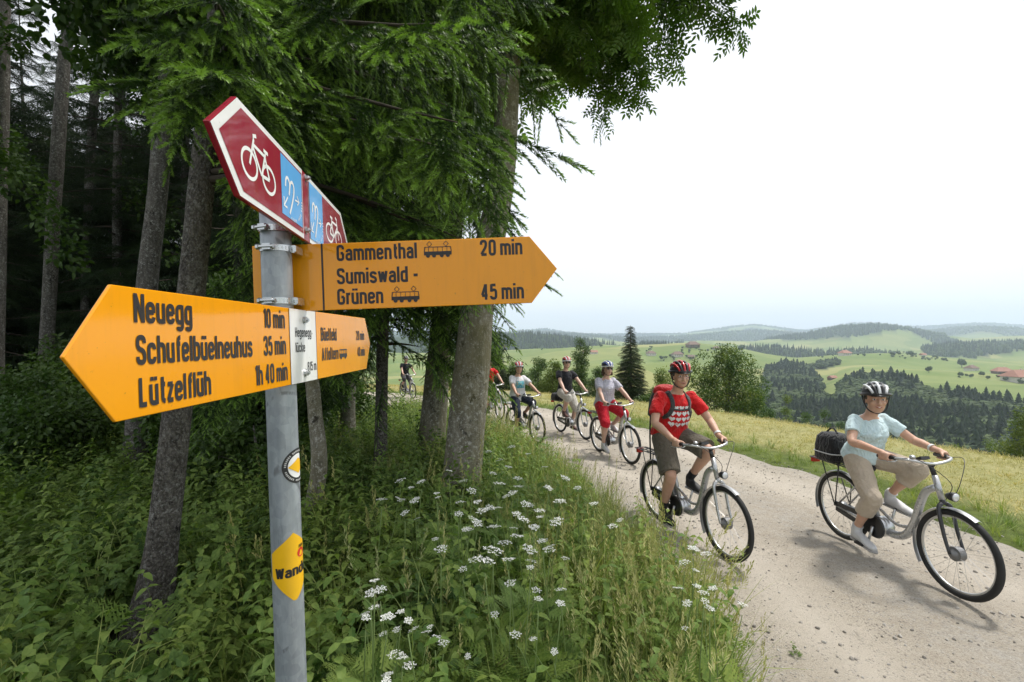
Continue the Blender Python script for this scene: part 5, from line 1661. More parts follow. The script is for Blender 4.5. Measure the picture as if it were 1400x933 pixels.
# ---------------- white-flowered umbels: every plant its own
PETAL = plain('white_petal', (0.80, 0.81, 0.76), 0.7, var=0.05)
STEM = plain('green_stem', (0.13, 0.19, 0.05), 0.6, var=0.15)
def umbel_mesh(seed, r=0.062):
    rg = np.random.default_rng(seed); mb = MB()
    for k in range(15):
        a = k * 2.39996; q = r * math.sqrt((k + 0.5) / 15)
        c = np.array([q * math.cos(a), q * math.sin(a), 0.02 - 2.2 * q * q + rg.normal() * 0.003])
        mb.tube([(0, 0, -0.045), c * 0.96], [0.0011, 0.0009], 3, cap=False, mi=1)
        for j in range(11):
            b = rg.uniform(0, 6.28); w = 0.013 * math.sqrt(rg.random())
            p = c + [w * math.cos(b), w * math.sin(b), rg.normal() * 0.002]
            s = rg.uniform(0.0035, 0.0058); th = rg.uniform(0, 1.5)
            tl = rg.normal(size=2) * 0.35
            v = [p + s * np.array([math.cos(th + i * PI / 2), math.sin(th + i * PI / 2), tl[0] * math.cos(th + i * PI / 2) + tl[1] * math.sin(th + i * PI / 2)]) for i in range(4)]
            mb.add(v, [(0, 1, 2, 3)])
    return mb.mesh('flower_head', [PETAL, STEM])
UMB = [umbel_mesh(1), umbel_mesh(2, 0.052), umbel_mesh(3, 0.07)]
LEAFM = [S_HERB[2], S_HERB[3]]
HEADS = [(548, 658), (522, 685), (562, 668), (568, 686), (554, 703), (614, 645), (597, 676), (633, 660), (627, 704), (629, 688), (653, 688), (652, 717), (674, 648), (680, 696), (683, 663), (708, 656), (709, 667), (706, 704), (718, 690), (730, 723), (707, 735), (723, 753), (751, 751), (674, 755), (695, 767), (663, 769), (633, 779), (725, 777), (698, 799), (767, 808), (766, 827), (736, 820), (512, 796), (507, 812), (512, 832), (500, 846), (543, 862), (558, 850), (595, 874), (550, 902), (532, 924), (758, 892), (765, 687), (676, 723), (762, 715), (603, 752), (953, 803), (970, 833), (951, 781), (576, 660), (695, 640), (750, 668), (520, 808), (530, 846), (548, 838), (566, 862), (583, 866), (606, 880), (560, 912), (540, 896), (524, 868), (645, 672), (660, 700), (640, 726), (700, 676), (715, 712), (738, 700), (690, 744), (742, 742), (948, 752), (962, 812), (940, 826), (975, 806), (936, 770), (700, 612), (722, 622), (745, 640), (772, 655), (790, 668), (812, 690), (668, 618), (848, 712)]
_order = sorted(range(len(HEADS)), key=lambda i: HEADS[i][1])
_BANDS = ['farthest band, beside the ash trunk', 'second band from the back', 'third band from the back', 'middle band in front of the ash', 'band just nearer than the middle', 'third band up from the bottom', 'second band up from the bottom', 'nearest band at the bottom edge']
_ORD = ['leftmost', 'second from left', 'third from left', 'fourth from left', 'fifth from left', 'sixth from left', 'seventh from left', 'eighth from left', 'ninth from left', 'tenth from left', 'eleventh from left', 'rightmost']
def flower_label(i):
    n = len(HEADS); per = math.ceil(n / len(_BANDS)); b = _order.index(i) // per
    row = sorted(_order[b * per:(b + 1) * per], key=lambda j: HEADS[j][0])
    q = row.index(i); w = 'rightmost' if q == len(row) - 1 else _ORD[q]
    return 'white cow parsley, ' + w + ' in the ' + _BANDS[b]
for k, (px, py) in enumerate(HEADS):
    rg = np.random.default_rng(900 + k)
    h = rg.uniform(0.78, 0.98) if py < 860 else rg.uniform(0.62, 0.72)
    Y = 3.0
    for _ in range(4):
        x = (px - CX) / FPX * Y
        Y = (CAMZ - gz(x, Y) - h) * FPX / (py - HZ)
    x = (px - CX) / FPX * Y
    r0 = empty('cow_parsley', (x, Y, gz(x, Y)), 0)
    tag(r0, flower_label(k), 'wild flower', 'white-flowered cow parsley on the bank')
    mb = MB()
    lean = rg.normal(size=2) * 0.06
    b0 = np.array([lean[0], lean[1], 0])
    mb.tube(spline([b0, b0 * 0.6 + [0.0, 0, h * 0.5], (0, 0, h - 0.045)], 8), np.linspace(0.0042, 0.0022, 8), 5)
    heads = [(0, 0, h, rg.integers(0, 3), rg.uniform(0.36, 0.66) * (0.72 if py > 775 else 1.0))]
    for q in range(rg.integers(0, 2)):
        a = rg.uniform(0, 6.28); dd = rg.uniform(0.06, 0.15)
        e = np.array([dd * math.cos(a), dd * math.sin(a), h - rg.uniform(0.02, 0.16)])
        mb.tube(spline([(b0 * 0.3 + [0, 0, h * 0.62]), (e[0] * 0.7, e[1] * 0.7, h * 0.75), e - [0, 0, 0.04]], 6), np.linspace(0.0024, 0.0016, 6), 4)
        heads.append((e[0], e[1], e[2], rg.integers(0, 3), rg.uniform(0.25, 0.5) * (0.72 if py > 775 else 1.0)))
    mb.build('stem', STEM, r0, True)
    for (hx, hy, hz, i, s) in heads:
        add_mesh('flower_head', UMB[i], r0, (hx, hy, hz), (rg.normal() * 0.2, rg.normal() * 0.2, rg.uniform(0, 6)), (s, s, s))
    for q in range(2):
        add_mesh('leaf', LEAFM[q], r0, (b0[0] * (0.8 - 0.3 * q), b0[1] * (0.8 - 0.3 * q), h * (0.25 + 0.3 * q)), (0, 0, rg.uniform(0, 6)), (0.9 - 0.25 * q,) * 3)

# small weeds that stand on the gravel itself
def weed(px, py, label, mesh_list, sc):
    Y = CAMZ * FPX / (py - HZ); x = (px - CX) / FPX * Y
    r0 = empty('weed', (x, Y, zroad(x, Y) - 0.005)); tag(r0, label, 'weed')
    for i, (m, nm) in enumerate(mesh_list):
        add_mesh(nm, m, r0, (0, 0, 0), (0, 0, i * 1.3), (sc,) * 3)
weed(1088, 899, 'small green rosette growing on the bare gravel in front', [(S_HERB[4], 'leaf'), (S_BR[1], 'leaf'), (S_HERB[4], 'leaf')], 0.2)
weed(1036, 960, 'thin grass stalks with seed heads at the lower edge of the gravel', [(S_GR[2], 'blades'), (S_SEED[0], 'seed_head')], 0.62)
# ================================================================== bicycles
def mtl(name, color, rough=0.3, metal=0.8): return plain(name, color, rough, metal, var=0.04)
M_SILVER = plain('silver_paint', (0.50, 0.505, 0.51), 0.28, 0.55, var=0.04, coat=0.3)
M_ALU = plain('aluminium', (0.58, 0.585, 0.59), 0.3, 0.85, var=0.05)
M_TYRE = plain('tyre_rubber', (0.018, 0.018, 0.018), 0.75, 0, var=0.2, bump=0.4, bscale=300)
M_BLACKP = plain('black_plastic', (0.02, 0.02, 0.022), 0.4, 0, var=0.1)
M_SPOKE = plain('spoke_steel', (0.5, 0.5, 0.5), 0.35, 0.8)
M_SADDLE = plain('saddle_vinyl', (0.022, 0.02, 0.02), 0.5, 0, var=0.15, bump=0.3)
M_LENS = plain('lamp_glass', (0.75, 0.76, 0.78), 0.08, 0.3)
M_REDL = plain('red_reflector', (0.45, 0.015, 0.012), 0.2)
M_WHITEB = plain('white_basket_wire', (0.72, 0.73, 0.74), 0.4)
WR = 0.325

def _wheel_meshes():
    t = MB(); t.torus((0, 0, 0), WR - 0.0235, 0.0235, 'Y', 56, 10)
    rim = MB()
    a = np.linspace(0, 2 * PI, 56, endpoint=False)
    rim.tube(np.stack([np.cos(a) * (WR - 0.047), a * 0, np.sin(a) * (WR - 0.047)], 1), np.full((56, 2), [0.012, 0.010]), 8, closed=True)
    sp = MB()
    for k in range(28):
        th = k * 2 * PI / 28; s = 1 if k % 2 else -1; of = 0.5 * (1 if (k // 2) % 2 else -1)
        sp.tube([((0.03) * math.cos(th + of), s * 0.028, 0.03 * math.sin(th + of)), ((WR - 0.052) * math.cos(th), 0, (WR - 0.052) * math.sin(th))], 0.0012, 3, cap=False)
    hub = MB(); hub.tube([(0, -0.05, 0), (0, -0.034, 0), (0, -0.03, 0), (0, 0.03, 0), (0, 0.034, 0), (0, 0.05, 0)], [0.012, 0.018, 0.034, 0.034, 0.018, 0.012], 16)
    mot = MB(); mot.tube([(0, -0.055, 0), (0, -0.030, 0), (0, -0.026, 0), (0, 0.026, 0), (0, 0.030, 0), (0, 0.055, 0)], [0.012, 0.036, 0.052, 0.052, 0.036, 0.012], 22)
    return (t.mesh('tyre', M_TYRE, True), rim.mesh('wheel', M_ALU, True), sp.mesh('spokes', M_SPOKE), hub.mesh('hub', M_ALU, True), mot.mesh('hub', plain('hub_grey', (0.20, 0.20, 0.205), 0.5, 0.5), False))
W_T, W_R, W_S, W_H, W_M = _wheel_meshes()

FX, RX, BBZ = 0.67, -0.45, 0.285
GRIP = {s: (Vector((0.395, s * 0.232, 0.992)), Vector((0.262, s * 0.262, 0.984))) for s in (-1, 1)}
PEDAL = {}
def arc(cx_, cz_, r, a0, a1, n): return np.array([(cx_ + r * math.cos(a), 0, cz_ + r * math.sin(a)) for a in np.linspace(R(a0), R(a1), n)])

def bicycle_parts(crank, opts):
    """list of (name, mesh, children)"""
    out = []
    def B(name, mb, mat, kids=(), smooth=True): out.append((name, mb.mesh(name, mat, smooth), [(n, m) for n, m in kids]))
    frm = MB()
    frm.tube(spline([(0.0, 0, BBZ - .005), (0.13, 0, 0.262), (0.245, 0, 0.305), (0.325, 0, 0.44), (0.375, 0, 0.60), (0.43, 0, 0.725), (0.515, 0, 0.785)], 30), np.linspace(0.036, 0.027, 30), 14)
    frm.tube([(0.505, 0, 0.875), (0.562, 0, 0.70)], 0.022, 14)
    frm.tube([(-0.01, 0, BBZ), (-0.165, 0, 0.72)], [0.022, 0.020], 14)
    frm.tube(spline([(0.30, 0, 0.385), (0.15, 0, 0.36), (0.0, 0, 0.43), (-0.06, 0, 0.45)], 12), 0.013, 10)
    for s in (-1, 1):
        frm.tube([(-0.02, s * 0.045, BBZ), (-0.15, s * 0.055, 0.295), (RX, s * 0.066, WR)], 0.011, 8)
        frm.tube([(-0.14, s * 0.02, 0.64), (-0.22, s * 0.055, 0.575), (RX, s * 0.066, WR)], 0.009, 8)
    B('frame', frm, opts['paint'])
    fk = MB()
    fk.tube([(0.562, 0, 0.70), (0.575, 0, 0.665)], 0.02, 10)
    for s in (-1, 1):
        fk.tube(spline([(0.573, s * 0.02, 0.675), (0.585, s * 0.055, 0.635), (0.625, s * 0.060, 0.46), (FX, s * 0.062, WR)], 14), np.linspace(0.017, 0.011, 14), 10)
    B('fork', fk, opts['fork'])
    mg = MB()
    p = arc(FX, WR, WR + 0.012, -10, 160, 26) if False else arc(FX, WR, WR + 0.014, 10, 195, 26)
    def guard(mb, pts, w=0.027):
        c = np.array([pts[:, 0].mean(), 0, 0])
        V = []; n = len(pts)
        for i, q in enumerate(pts):
            for a in np.linspace(-1, 1, 5):
                V.append((q[0], a * w, q[2] - 0.010 * a * a))
        F = [(i * 5 + k, i * 5 + k + 1, (i + 1) * 5 + k + 1, (i + 1) * 5 + k) for i in range(n - 1) for k in range(4)]
        mb.add(V, F)
    guard(mg, arc(FX, WR, WR + 0.016, 62, 212, 30))
    B('front_mudguard', mg, opts['guard'])
    mg = MB(); guard(mg, arc(RX, WR, WR + 0.016, 20, 200, 30))
    B('rear_mudguard', mg, opts['guard'])
    # stem and swept handlebar
    st = MB(); st.tube([(0.505, 0, 0.875), (0.482, 0, 0.925), (0.474, 0, 0.945)], [0.019, 0.017, 0.017], 12); st.tube([(0.474, 0, 0.945), (0.492, 0, 0.962)], 0.02, 12)
    B('stem', st, M_BLACKP)
    hb = MB()
    hp = [(0.262, -0.262, 0.984), (0.395, -0.232, 0.992), (0.470, -0.185, 0.994), (0.500, -0.10, 0.978), (0.492, 0, 0.962), (0.500, 0.10, 0.978), (0.470, 0.185, 0.994), (0.395, 0.232, 0.992), (0.262, 0.262, 0.984)]
    hb.tube(spline(hp, 50), 0.0115, 10)
    kids = []
    for s in (-1, 1):
        a, b = GRIP[s]
        g = MB(); g.tube([a, a + (b - a) * 0.1, b, b + (b - a) * 0.05], [0.018, 0.0155, 0.017, 0.012], 12); kids.append(('grip', g.mesh('grip', M_BLACKP, True)))
        lv = MB(); fw = (a - b).normalized()
        lv.tube(spline([a + Vector((0.01, -s * 0.01, -0.012)), a + Vector((0.0, s * 0.022, -0.028)), a - fw * 0.11 + Vector((0, s * 0.042, -0.028))], 8), [0.008, 0.006, 0.005, 0.005, 0.005, 0.005, 0.004, 0.004], 6)
        kids.append(('brake_lever', lv.mesh('brake_lever', M_ALU, True)))
        cb = MB(); cb.tube(spline([a + Vector((0.02, -s * .01, 0)), a + Vector((0.17, -s * 0.04, 0.02)), (0.67, s * 0.04, 0.86), (0.62, s * 0.03, 0.72)], 16), 0.0028, 5); kids.append(('cable', cb.mesh('cable', M_BLACKP, True)))
    bl = MB(); bl.sphere((0.475, -0.16, 1.018), (0.022, 0.022, 0.016)); kids.append(('bell', bl.mesh('bell', M_ALU, True)))
    dp = MB(); dp.box((0.485, -0.08, 1.008), (0.05, 0.075, 0.022), Matrix.Rotation(R(-25), 3, 'Y')); kids.append(('display', dp.mesh('display', M_BLACKP)))
    B('handlebar', hb, M_ALU, kids)
    # saddle
    sd = MB()
    rings = [(-0.34, 0.02, 0.0), (-0.325, 0.085, -0.002), (-0.27, 0.098, 0.004), (-0.20, 0.075, 0.0), (-0.13, 0.036, -0.004), (-0.07, 0.022, -0.01), (-0.055, 0.006, -0.014)]
    pts = np.array([(x, 0, opts['sz'] - 0.03 + z) for x, w, z in rings])
    sd.tube(pts, np.array([(0.030 if w > .03 else .02, w) for x, w, z in rings]), 14)
    po = MB(); po.tube([(-0.165, 0, 0.72), (-0.215, 0, opts['sz'] - 0.04)], 0.0135, 10)
    B('saddle', sd, M_SADDLE, [('seat_post', po.mesh('seat_post', M_ALU, True))])
    # battery behind the seat tube
    bt = MB(); ax = Vector((-0.155, 0, 0.435)).normalized()
    Mr = Matrix.Rotation(math.atan2(ax.x, ax.z), 3, 'Y')
    bt.box((-0.155, 0, 0.52), (0.062, 0.085, 0.34), Mr)
    B('battery', bt, opts['batt'], smooth=False)
    # motor housing and chain case
    mh = MB(); mh.tube([(0.0, -0.058, BBZ), (0.0, -0.05, BBZ), (0, 0.05, BBZ), (0.0, 0.058, BBZ)], [0.075, 0.088, 0.088, 0.075], 26)
    B('motor_housing', mh, M_ALU)
    cc = MB()
    cc.tube([(0.0, -0.074, BBZ), (0.0, -0.060, BBZ)], [0.095, 0.102], 28)
    cc.prism([(0.02, BBZ + 0.085), (0.02, BBZ + 0.03), (RX, WR + 0.005), (RX, WR + 0.045)], (0, -0.060, 0), (1, 0, 0), (0, 0, 1), (0, -1, 0), 0.014)
    cc.prism([(0.02, BBZ - 0.03), (0.02, BBZ - 0.085), (RX, WR - 0.045), (RX, WR - 0.01)], (0, -0.060, 0), (1, 0, 0), (0, 0, 1), (0, -1, 0), 0.014)
    B('chain_case', cc, M_BLACKP, smooth=False)
    for s in (-1, 1):
        th = crank + (0 if s < 0 else PI)
        e = Vector((0.168 * math.sin(th), s * 0.098, BBZ - 0.168 * math.cos(th)))
        cr = MB(); cr.tube([(0, s * 0.085, BBZ), e], [0.013, 0.010], 8)
        pd = MB(); pd.box((e.x, s * 0.155, e.z), (0.085, 0.085, 0.022)); pd.cyl(e, (e.x, s * 0.20, e.z), 0.007, 8)
        B('crank', cr, M_ALU, [('pedal', pd.mesh('pedal', M_BLACKP))])
    # lamp, tail light, stand, rack
    lp = MB(); lp.tube([(0.60, 0, 0.745), (0.625, 0, 0.747), (0.655, 0, 0.75), (0.668, 0, 0.75)], [0.018, 0.03, 0.035, 0.034], 16)
    ln = MB(); ln.tube([(0.669, 0, 0.75), (0.675, 0, 0.75)], [0.031, 0.024], 16)
    B('headlamp', lp, M_BLACKP, [('lens', ln.mesh('lens', M_LENS, True))])
    rk = MB()
    zr = 0.735
    for s in (-1, 1):
        rk.tube(spline([(-0.20, s * 0.03, 0.70), (-0.28, s * 0.07, zr), (-0.55, s * 0.075, zr), (-0.80, s * 0.07, zr)], 12), 0.0065, 6)
        rk.tube([(-0.62, s * 0.074, zr), (RX - 0.0, s * 0.08, WR)], 0.0055, 6)
        rk.tube([(-0.40, s * 0.074, zr), (RX + 0.0, s * 0.08, WR)], 0.0055, 6)
    for x in (-0.32, -0.44, -0.56, -0.68, -0.80): rk.tube([(x, -0.075, zr), (x, 0.075, zr)], 0.0055, 6)
    for y in (-0.03, 0.03): rk.tube([(-0.30, y, zr + 0.004), (-0.80, y, zr + 0.004)], 0.005, 6)
    rl = MB(); rl.box((-0.815, 0, 0.70), (0.03, 0.08, 0.05))
    B('rack', rk, opts['rack'], [('tail_light', rl.mesh('tail_light', M_REDL))])
    ks = MB(); ks.tube([(-0.06, 0.07, 0.26), (-0.20, 0.10, 0.16)], 0.008, 6)
    B('kickstand', ks, M_ALU)
    if opts.get('basket'):
        bk = MB(); x0, x1, y0, y1, z0, z1 = -0.74, -0.36, -0.17, 0.17, 0.755, 1.0
        for z, g in ((z0, 0.0), ((z0 * 2 + z1) / 3, 0.012), ((z0 + 2 * z1) / 3, 0.024), (z1, 0.036)):
            bk.tube([(x0 - g, y0 - g, z), (x1 + g, y0 - g, z), (x1 + g, y1 + g, z), (x0 - g, y1 + g, z)], 0.004, 5, closed=True)
        for k in range(11):
            f = k / 10
            for yy, gg in ((y0, -1), (y1, 1)): bk.tube([(x0 + (x1 - x0) * f, yy, z0), (x0 - 0.036 + (x1 - x0 + 0.072) * f, yy + gg * 0.036, z1)], 0.0028, 4)
            for xx, gg in ((x0, -1), (x1, 1)): bk.tube([(xx, y0 + (y1 - y0) * f, z0), (xx + gg * 0.036, y0 - 0.036 + (y1 - y0 + 0.072) * f, z1)], 0.0028, 4)
            bk.tube([(x0 + (x1 - x0) * f, y0, z0), (x0 + (x1 - x0) * f, y1, z0)], 0.0028, 4)
        B('basket', bk, M_WHITEB)
    return out

def make_bicycle(label, loc, rz, crank, **kw):
    opts = dict(paint=M_SILVER, fork=M_SILVER, guard=plain('grey_mudguard', (0.42, 0.425, 0.43), 0.3, 0.5), batt=plain('battery_grey', (0.30, 0.305, 0.31), 0.4, 0.3), rack=M_BLACKP, sz=0.93)
    opts.update(kw)
    root = empty('bicycle', loc, rz); tag(root, label, 'bicycle', 'bicycles of the riding group')
    for name, me, kids in bicycle_parts(crank, opts):
        o = add_mesh(name, me, root)
        if name in ('frame', 'fork', 'stem'): bev_none = None
        for kn, km in kids: add_mesh(kn, km, o)
    for nm, x, hub in (('wheel', FX, W_M), ('wheel', RX, W_H)):
        w = add_mesh('wheel', W_R, root, (x, 0, WR), (0, random.random() * 6, 0))
        add_mesh('tyre', W_T, w); add_mesh('hub', hub, w)
        add_mesh('spokes', W_S, w)['kind'] = 'stuff'
    return root
# ================================================================== riders
def skin_mat(name, c):
    t = NT(name); co = t.coord('Object'); n = t.noise(co, 14, 4); n2 = t.noise(co, 5, 3)
    col = t.ramp(n, [(0.3, tuple(x * 0.88 for x in c)), (0.7, c)])
    col = t.mix(t.ramp(n2, [(0.5, 0.0), (0.75, 0.35)]), col, (c[0] * 1.02, c[1] * 0.78, c[2] * 0.74))
    q = t.node('ShaderNodeBsdfPrincipled'); t.link(col, q.inputs['Base Color']); q.inputs['Roughness'].default_value = 0.5
    q.inputs['Subsurface Weight'].default_value = 0.12; q.inputs['Subsurface Radius'].default_value = (0.01, 0.004, 0.002); q.inputs['Subsurface Scale'].default_value = 0.6
    t.link(t.bump(t.noise(co, 220, 3), 0.1, 0.002), q.inputs['Normal'])
    return t.done(q.outputs[0])

def cloth_mat(name, c, wr=0.55, scale=11, stripes=None, rough=0.85):
    t = NT(name); co = t.coord('Object')
    n = t.noise(co, scale, 3, 0.5, 0.6); f = t.noise(co, 260, 2)
    col = t.ramp(t.noise(co, 7, 4), [(0.3, tuple(x * 0.9 for x in c)), (0.7, c)])
    if stripes is not None:
        for ax, sc, cc, w in stripes:
            wv = t.node('ShaderNodeTexWave', wave_type='BANDS', bands_direction=ax); t.link(co, wv.inputs[0]); wv.inputs['Scale'].default_value = sc; wv.inputs['Distortion'].default_value = 0.6; wv.inputs['Detail Scale'].default_value = 0.5
            col = t.mix(t.ramp(wv.outputs[1], [(1 - w, 0.0), (1 - w + 0.06, 0.6)]), col, cc)
    fold = t.noise(t.mapping(co, (1, 1, 0.45), (0.3, 0.5, 0)), scale * 1.7, 2, 0.5, 1.8)
    nm = t.bump(t.math('ADD', n, fold), wr * 1.0, 0.035, t.bump(f, 0.15, 0.002))
    q = t.node('ShaderNodeBsdfPrincipled'); t.link(col, q.inputs['Base Color']); q.inputs['Roughness'].default_value = rough
    q.inputs['Specular IOR Level'].default_value = 0.25; q.inputs['Sheen Weight'].default_value = 0.15
    t.link(nm, q.inputs['Normal'])
    return t.done(q.outputs[0])

def remesh(mb, voxel, smooth, name, mat, folds=0.0):
    me = mb.mesh('tmp', mat)
    o = bpy.data.objects.new('tmp', me); COL.objects.link(o)
    m = o.modifiers.new('r', 'REMESH'); m.mode = 'VOXEL'; m.voxel_size = voxel; m.use_smooth_shade = True
    if smooth:
        s = o.modifiers.new('s', 'SMOOTH'); s.factor = 0.5; s.iterations = smooth
    dg = bpy.context.evaluated_depsgraph_get(); dg.update()
    out = bpy.data.meshes.new_from_object(o.evaluated_get(dg))
    bpy.data.objects.remove(o); bpy.data.meshes.remove(me)
    out.name = name
    if folds:
        n_ = len(out.vertices); v = np.empty(n_ * 3, np.float32); out.vertices.foreach_get('co', v); v = v.reshape(-1, 3).astype(float)
        nr = np.empty(n_ * 3, np.float32); out.vertices.foreach_get('normal', nr); nr = nr.reshape(-1, 3)
        f1 = 1 - np.abs(fbm(v[:, 0] * 6 + v[:, 2] * 7, v[:, 1] * 7 - v[:, 2] * 9, 12, 2)) * 2.2
        f2 = 1 - np.abs(fbm(v[:, 1] * 9 - v[:, 2] * 4 + 5, v[:, 0] * 8 + v[:, 2] * 13, 17, 2)) * 2.2
        v = v + nr * (folds * (np.clip(f1, -0.4, 1) + 0.7 * np.clip(f2, -0.4, 1) - 0.6))[:, None]
        out.vertices.foreach_set('co', v.astype(np.float32).ravel()); out.update()
    out.materials.clear(); out.materials.append(mat)
    out.polygons.foreach_set('use_smooth', np.ones(len(out.polygons), bool))
    return out

def loft(mb, rings, sides=20):
    """rings: (centre, u, v) where u and v are half-axis vectors"""
    a = np.linspace(0, 2 * PI, sides, endpoint=False)
    V = []
    for c, u, v in rings:
        c, u, v = np.array(c), np.array(u), np.array(v)
        V.append(c + np.cos(a)[:, None] * u + np.sin(a)[:, None] * v)
    V = np.concatenate(V); n = len(rings); F = []
    for i in range(n - 1):
        for k in range(sides):
            l = (k + 1) % sides
            F.append((i * sides + k, i * sides + l, (i + 1) * sides + l, (i + 1) * sides + k))
    F.append(tuple(range(sides - 1, -1, -1))); F.append(tuple((n - 1) * sides + k for k in range(sides)))
    mb.add(V, F)

def limb(mb, pts, rad, sides=14, caps=True):
    p = spline(pts, 4 * len(pts)); r = np.interp(np.linspace(0, len(rad) - 1, len(p)), np.arange(len(rad)), rad)
    mb.tube(p, r, sides)
    if caps:
        mb.sphere(p[0], r[0] * 0.98, 12, 8); mb.sphere(p[-1], r[-1] * 0.98, 12, 8)

def ik(a, b, l1, l2, pole):
    a, b, pole = Vector(a), Vector(b), Vector(pole)
    d = b - a; L = min(d.length, (l1 + l2) * 0.998); d.normalize()
    x = (l1 * l1 - l2 * l2 + L * L) / (2 * L); h = math.sqrt(max(l1 * l1 - x * x, 0))
    n = pole - d * pole.dot(d); n.normalize()
    return a + d * x + n * h

def rider(label, loc, rz, crank, o, near=False):
    """o: look of the rider"""
    vox = 0.0065 if near else 0.012
    root = empty('person', loc, rz); tag(root, label, 'person', 'cyclists riding along the gravel track')
    k = o.get('scale', 1.0); sz = o['sz']
    hipc = Vector((-0.215, 0, sz + 0.035))
    lean = o.get('lean', 0.17)
    sh_w = o.get('shoulder', 0.185) * k; hip_w = 0.088 * k
    T = o.get('torso', 0.50) * k
    up = Vector((math.sin(lean), 0, math.cos(lean))); fw = Vector((math.cos(lean), 0, -math.sin(lean))); lt = Vector((0, 1, 0))
    tp = lambda t, f=0.0: hipc + up * (T * t) + fw * f * k
    neck = tp(1.04, 0.0); 
    headc = neck + Vector((0.035 * k + 0.02, 0, 0.148 * k))
    skin, shirt_m, pants_m = o['skin'], o['shirt'], o['pants']
    gt = o.get('girth', 1.0); bust = o.get('bust', 0.0)
    # ---- joints
    J = {}
    for s in (-1, 1):
        sh = tp(0.885, -0.01) + lt * s * (sh_w - 0.012)
        a, b = GRIP[s]; G = a + (b - a) * 0.52; ax = (a - b).normalized()
        outw = Vector((0, s, 0)); wrist = G - ax * 0.065 + Vector((0, s * 0.006, 0.040))
        el = ik(sh, wrist, 0.285 * k, 0.255 * k, Vector((-0.35, s * 1.0, -0.75)))
        hip = hipc + lt * s * hip_w + Vector((0.03, 0, -0.0))
        th = crank + (0 if s < 0 else PI)
        pd = Vector((0.168 * math.sin(th), s * 0.150, BBZ - 0.168 * math.cos(th)))
        ank = pd + Vector((-0.085, -s * 0.02, 0.105))
        kn = ik(hip, ank, 0.425 * k, 0.415 * k, Vector((1, s * 0.18, 0.25)))
        J[s] = dict(sh=sh, el=el, wr=wrist, G=G, ax=ax, hip=hip, kn=kn, ank=ank, pd=pd)
    # ---- body: one continuous surface
    mb = MB()
    tors = [(0.0, 0.150, 0.110, 0.00), (0.12, 0.152, 0.115, 0.01), (0.30, 0.138 * gt, 0.105 * gt, 0.015), (0.48, 0.138 * gt, 0.106 * gt, 0.02), (0.68, 0.155, 0.112 + bust * 0.3, 0.012), (0.84, 0.160, 0.105, 0.0), (0.93, 0.120, 0.078, -0.008), (1.0, 0.068, 0.058, -0.006), (1.05, 0.05, 0.05, -0.004)]
    loft(mb, [(tp(t, f), lt * w * k, fw * d * k) for t, w, d, f in tors])
    mb.sphere(hipc + Vector((0.0, 0, 0.02)), (0.125 * k, 0.155 * k, 0.10 * k))
    limb(mb, [tp(0.93), neck, headc - Vector((0.01, 0, 0.05))], [0.062 * k, 0.055 * k, 0.054 * k])
    yaw, pit = o.get('yaw', 0.0), o.get('pitch', 0.0)
    Hm = Matrix.Translation(headc) @ Matrix.Rotation(yaw, 4, 'Z') @ Matrix.Rotation(pit, 4, 'Y') @ Matrix.Rotation(o.get('tilt', 0.0), 4, 'X') @ Matrix.Scale(o.get('head', 1.0), 4)
    H = lambda x, y, z: Hm @ Vector((x, y, z))
    h3 = Hm.to_3x3()
    mb.sphere(H(-0.012, 0, 0.035), (0.096, 0.076, 0.098), 20, 14, M=h3)
    mb.sphere(H(0.022, 0, -0.03), (0.070, 0.062, 0.082), 18, 12, M=h3)
    mb.sphere(H(0.045, 0, -0.078), (0.036, 0.034, 0.026), 12, 8, M=h3)
    limb(mb, [H(0.082, 0, 0.022), H(0.100, 0, -0.012), H(0.104, 0, -0.022)], [0.009, 0.0125, 0.014])
    for s in (-1, 1):
        mb.sphere(H(0.092, s * 0.012, -0.026), (0.010, 0.009, 0.008), 8, 6, M=h3)
        mb.sphere(H(0.066, s * 0.038, -0.018), (0.022, 0.022, 0.022), 10, 8, M=h3)
        mb.sphere(H(0.080, s * 0.030, 0.032), (0.012, 0.026, 0.008), 10, 6, M=h3)
        mb.sphere(H(-0.005, s * 0.076, -0.002), (0.018, 0.010, 0.030), 10, 8, M=h3)
    mb.sphere(H(0.082, 0, -0.052), (0.013, 0.026, 0.012), 10, 6, M=h3)
    for s in (-1, 1):
        j = J[s]
        am = o.get('arm', 1.0)
        mb.sphere(j['sh'], 0.048 * k * am)
        limb(mb, [j['sh'] - Vector((0, s * 0.012, 0.006)), j['sh'].lerp(j['el'], 0.45), j['el'], j['el'].lerp(j['wr'], 0.35), j['wr']], [0.047 * k * am, 0.046 * k * am, 0.040 * k * am, 0.041 * k * am, 0.027 * k])
        lm = o.get('leg', 1.0)
        limb(mb, [j['hip'], j['hip'].lerp(j['kn'], 0.5), j['kn'], j['kn'].lerp(j['ank'], 0.32), j['kn'].lerp(j['ank'], 0.75), j['ank']], [0.090 * k * lm, 0.078 * k * lm, 0.056 * k * lm, 0.058 * k * lm, 0.038 * k, 0.036 * k])
        mb.sphere(j['kn'] + Vector((0.012, 0, 0)), 0.054 * k * lm)
        limb(mb, [j['ank'], j['ank'] + Vector((0.03, 0, -0.055)), j['ank'] + Vector((0.10, 0, -0.078))], [0.034, 0.024, 0.016])
        # hand closed round the grip
        G, ax = j['G'], j['ax']; ow = Vector((0, s, 0)); ow = (ow - ax * ow.dot(ax)).normalized(); uz = Vector((0, 0, 1))
        pc = G + ow * 0.016 + uz * 0.026
        Mp = Matrix((ax, ow, ax.cross(ow))).transposed()
        mb.sphere(pc, (0.044, 0.030, 0.019), 14, 10, M=Mp)
        limb(mb, [j['wr'], j['wr'].lerp(pc, 0.55), pc], [0.026 * k, 0.027, 0.022])
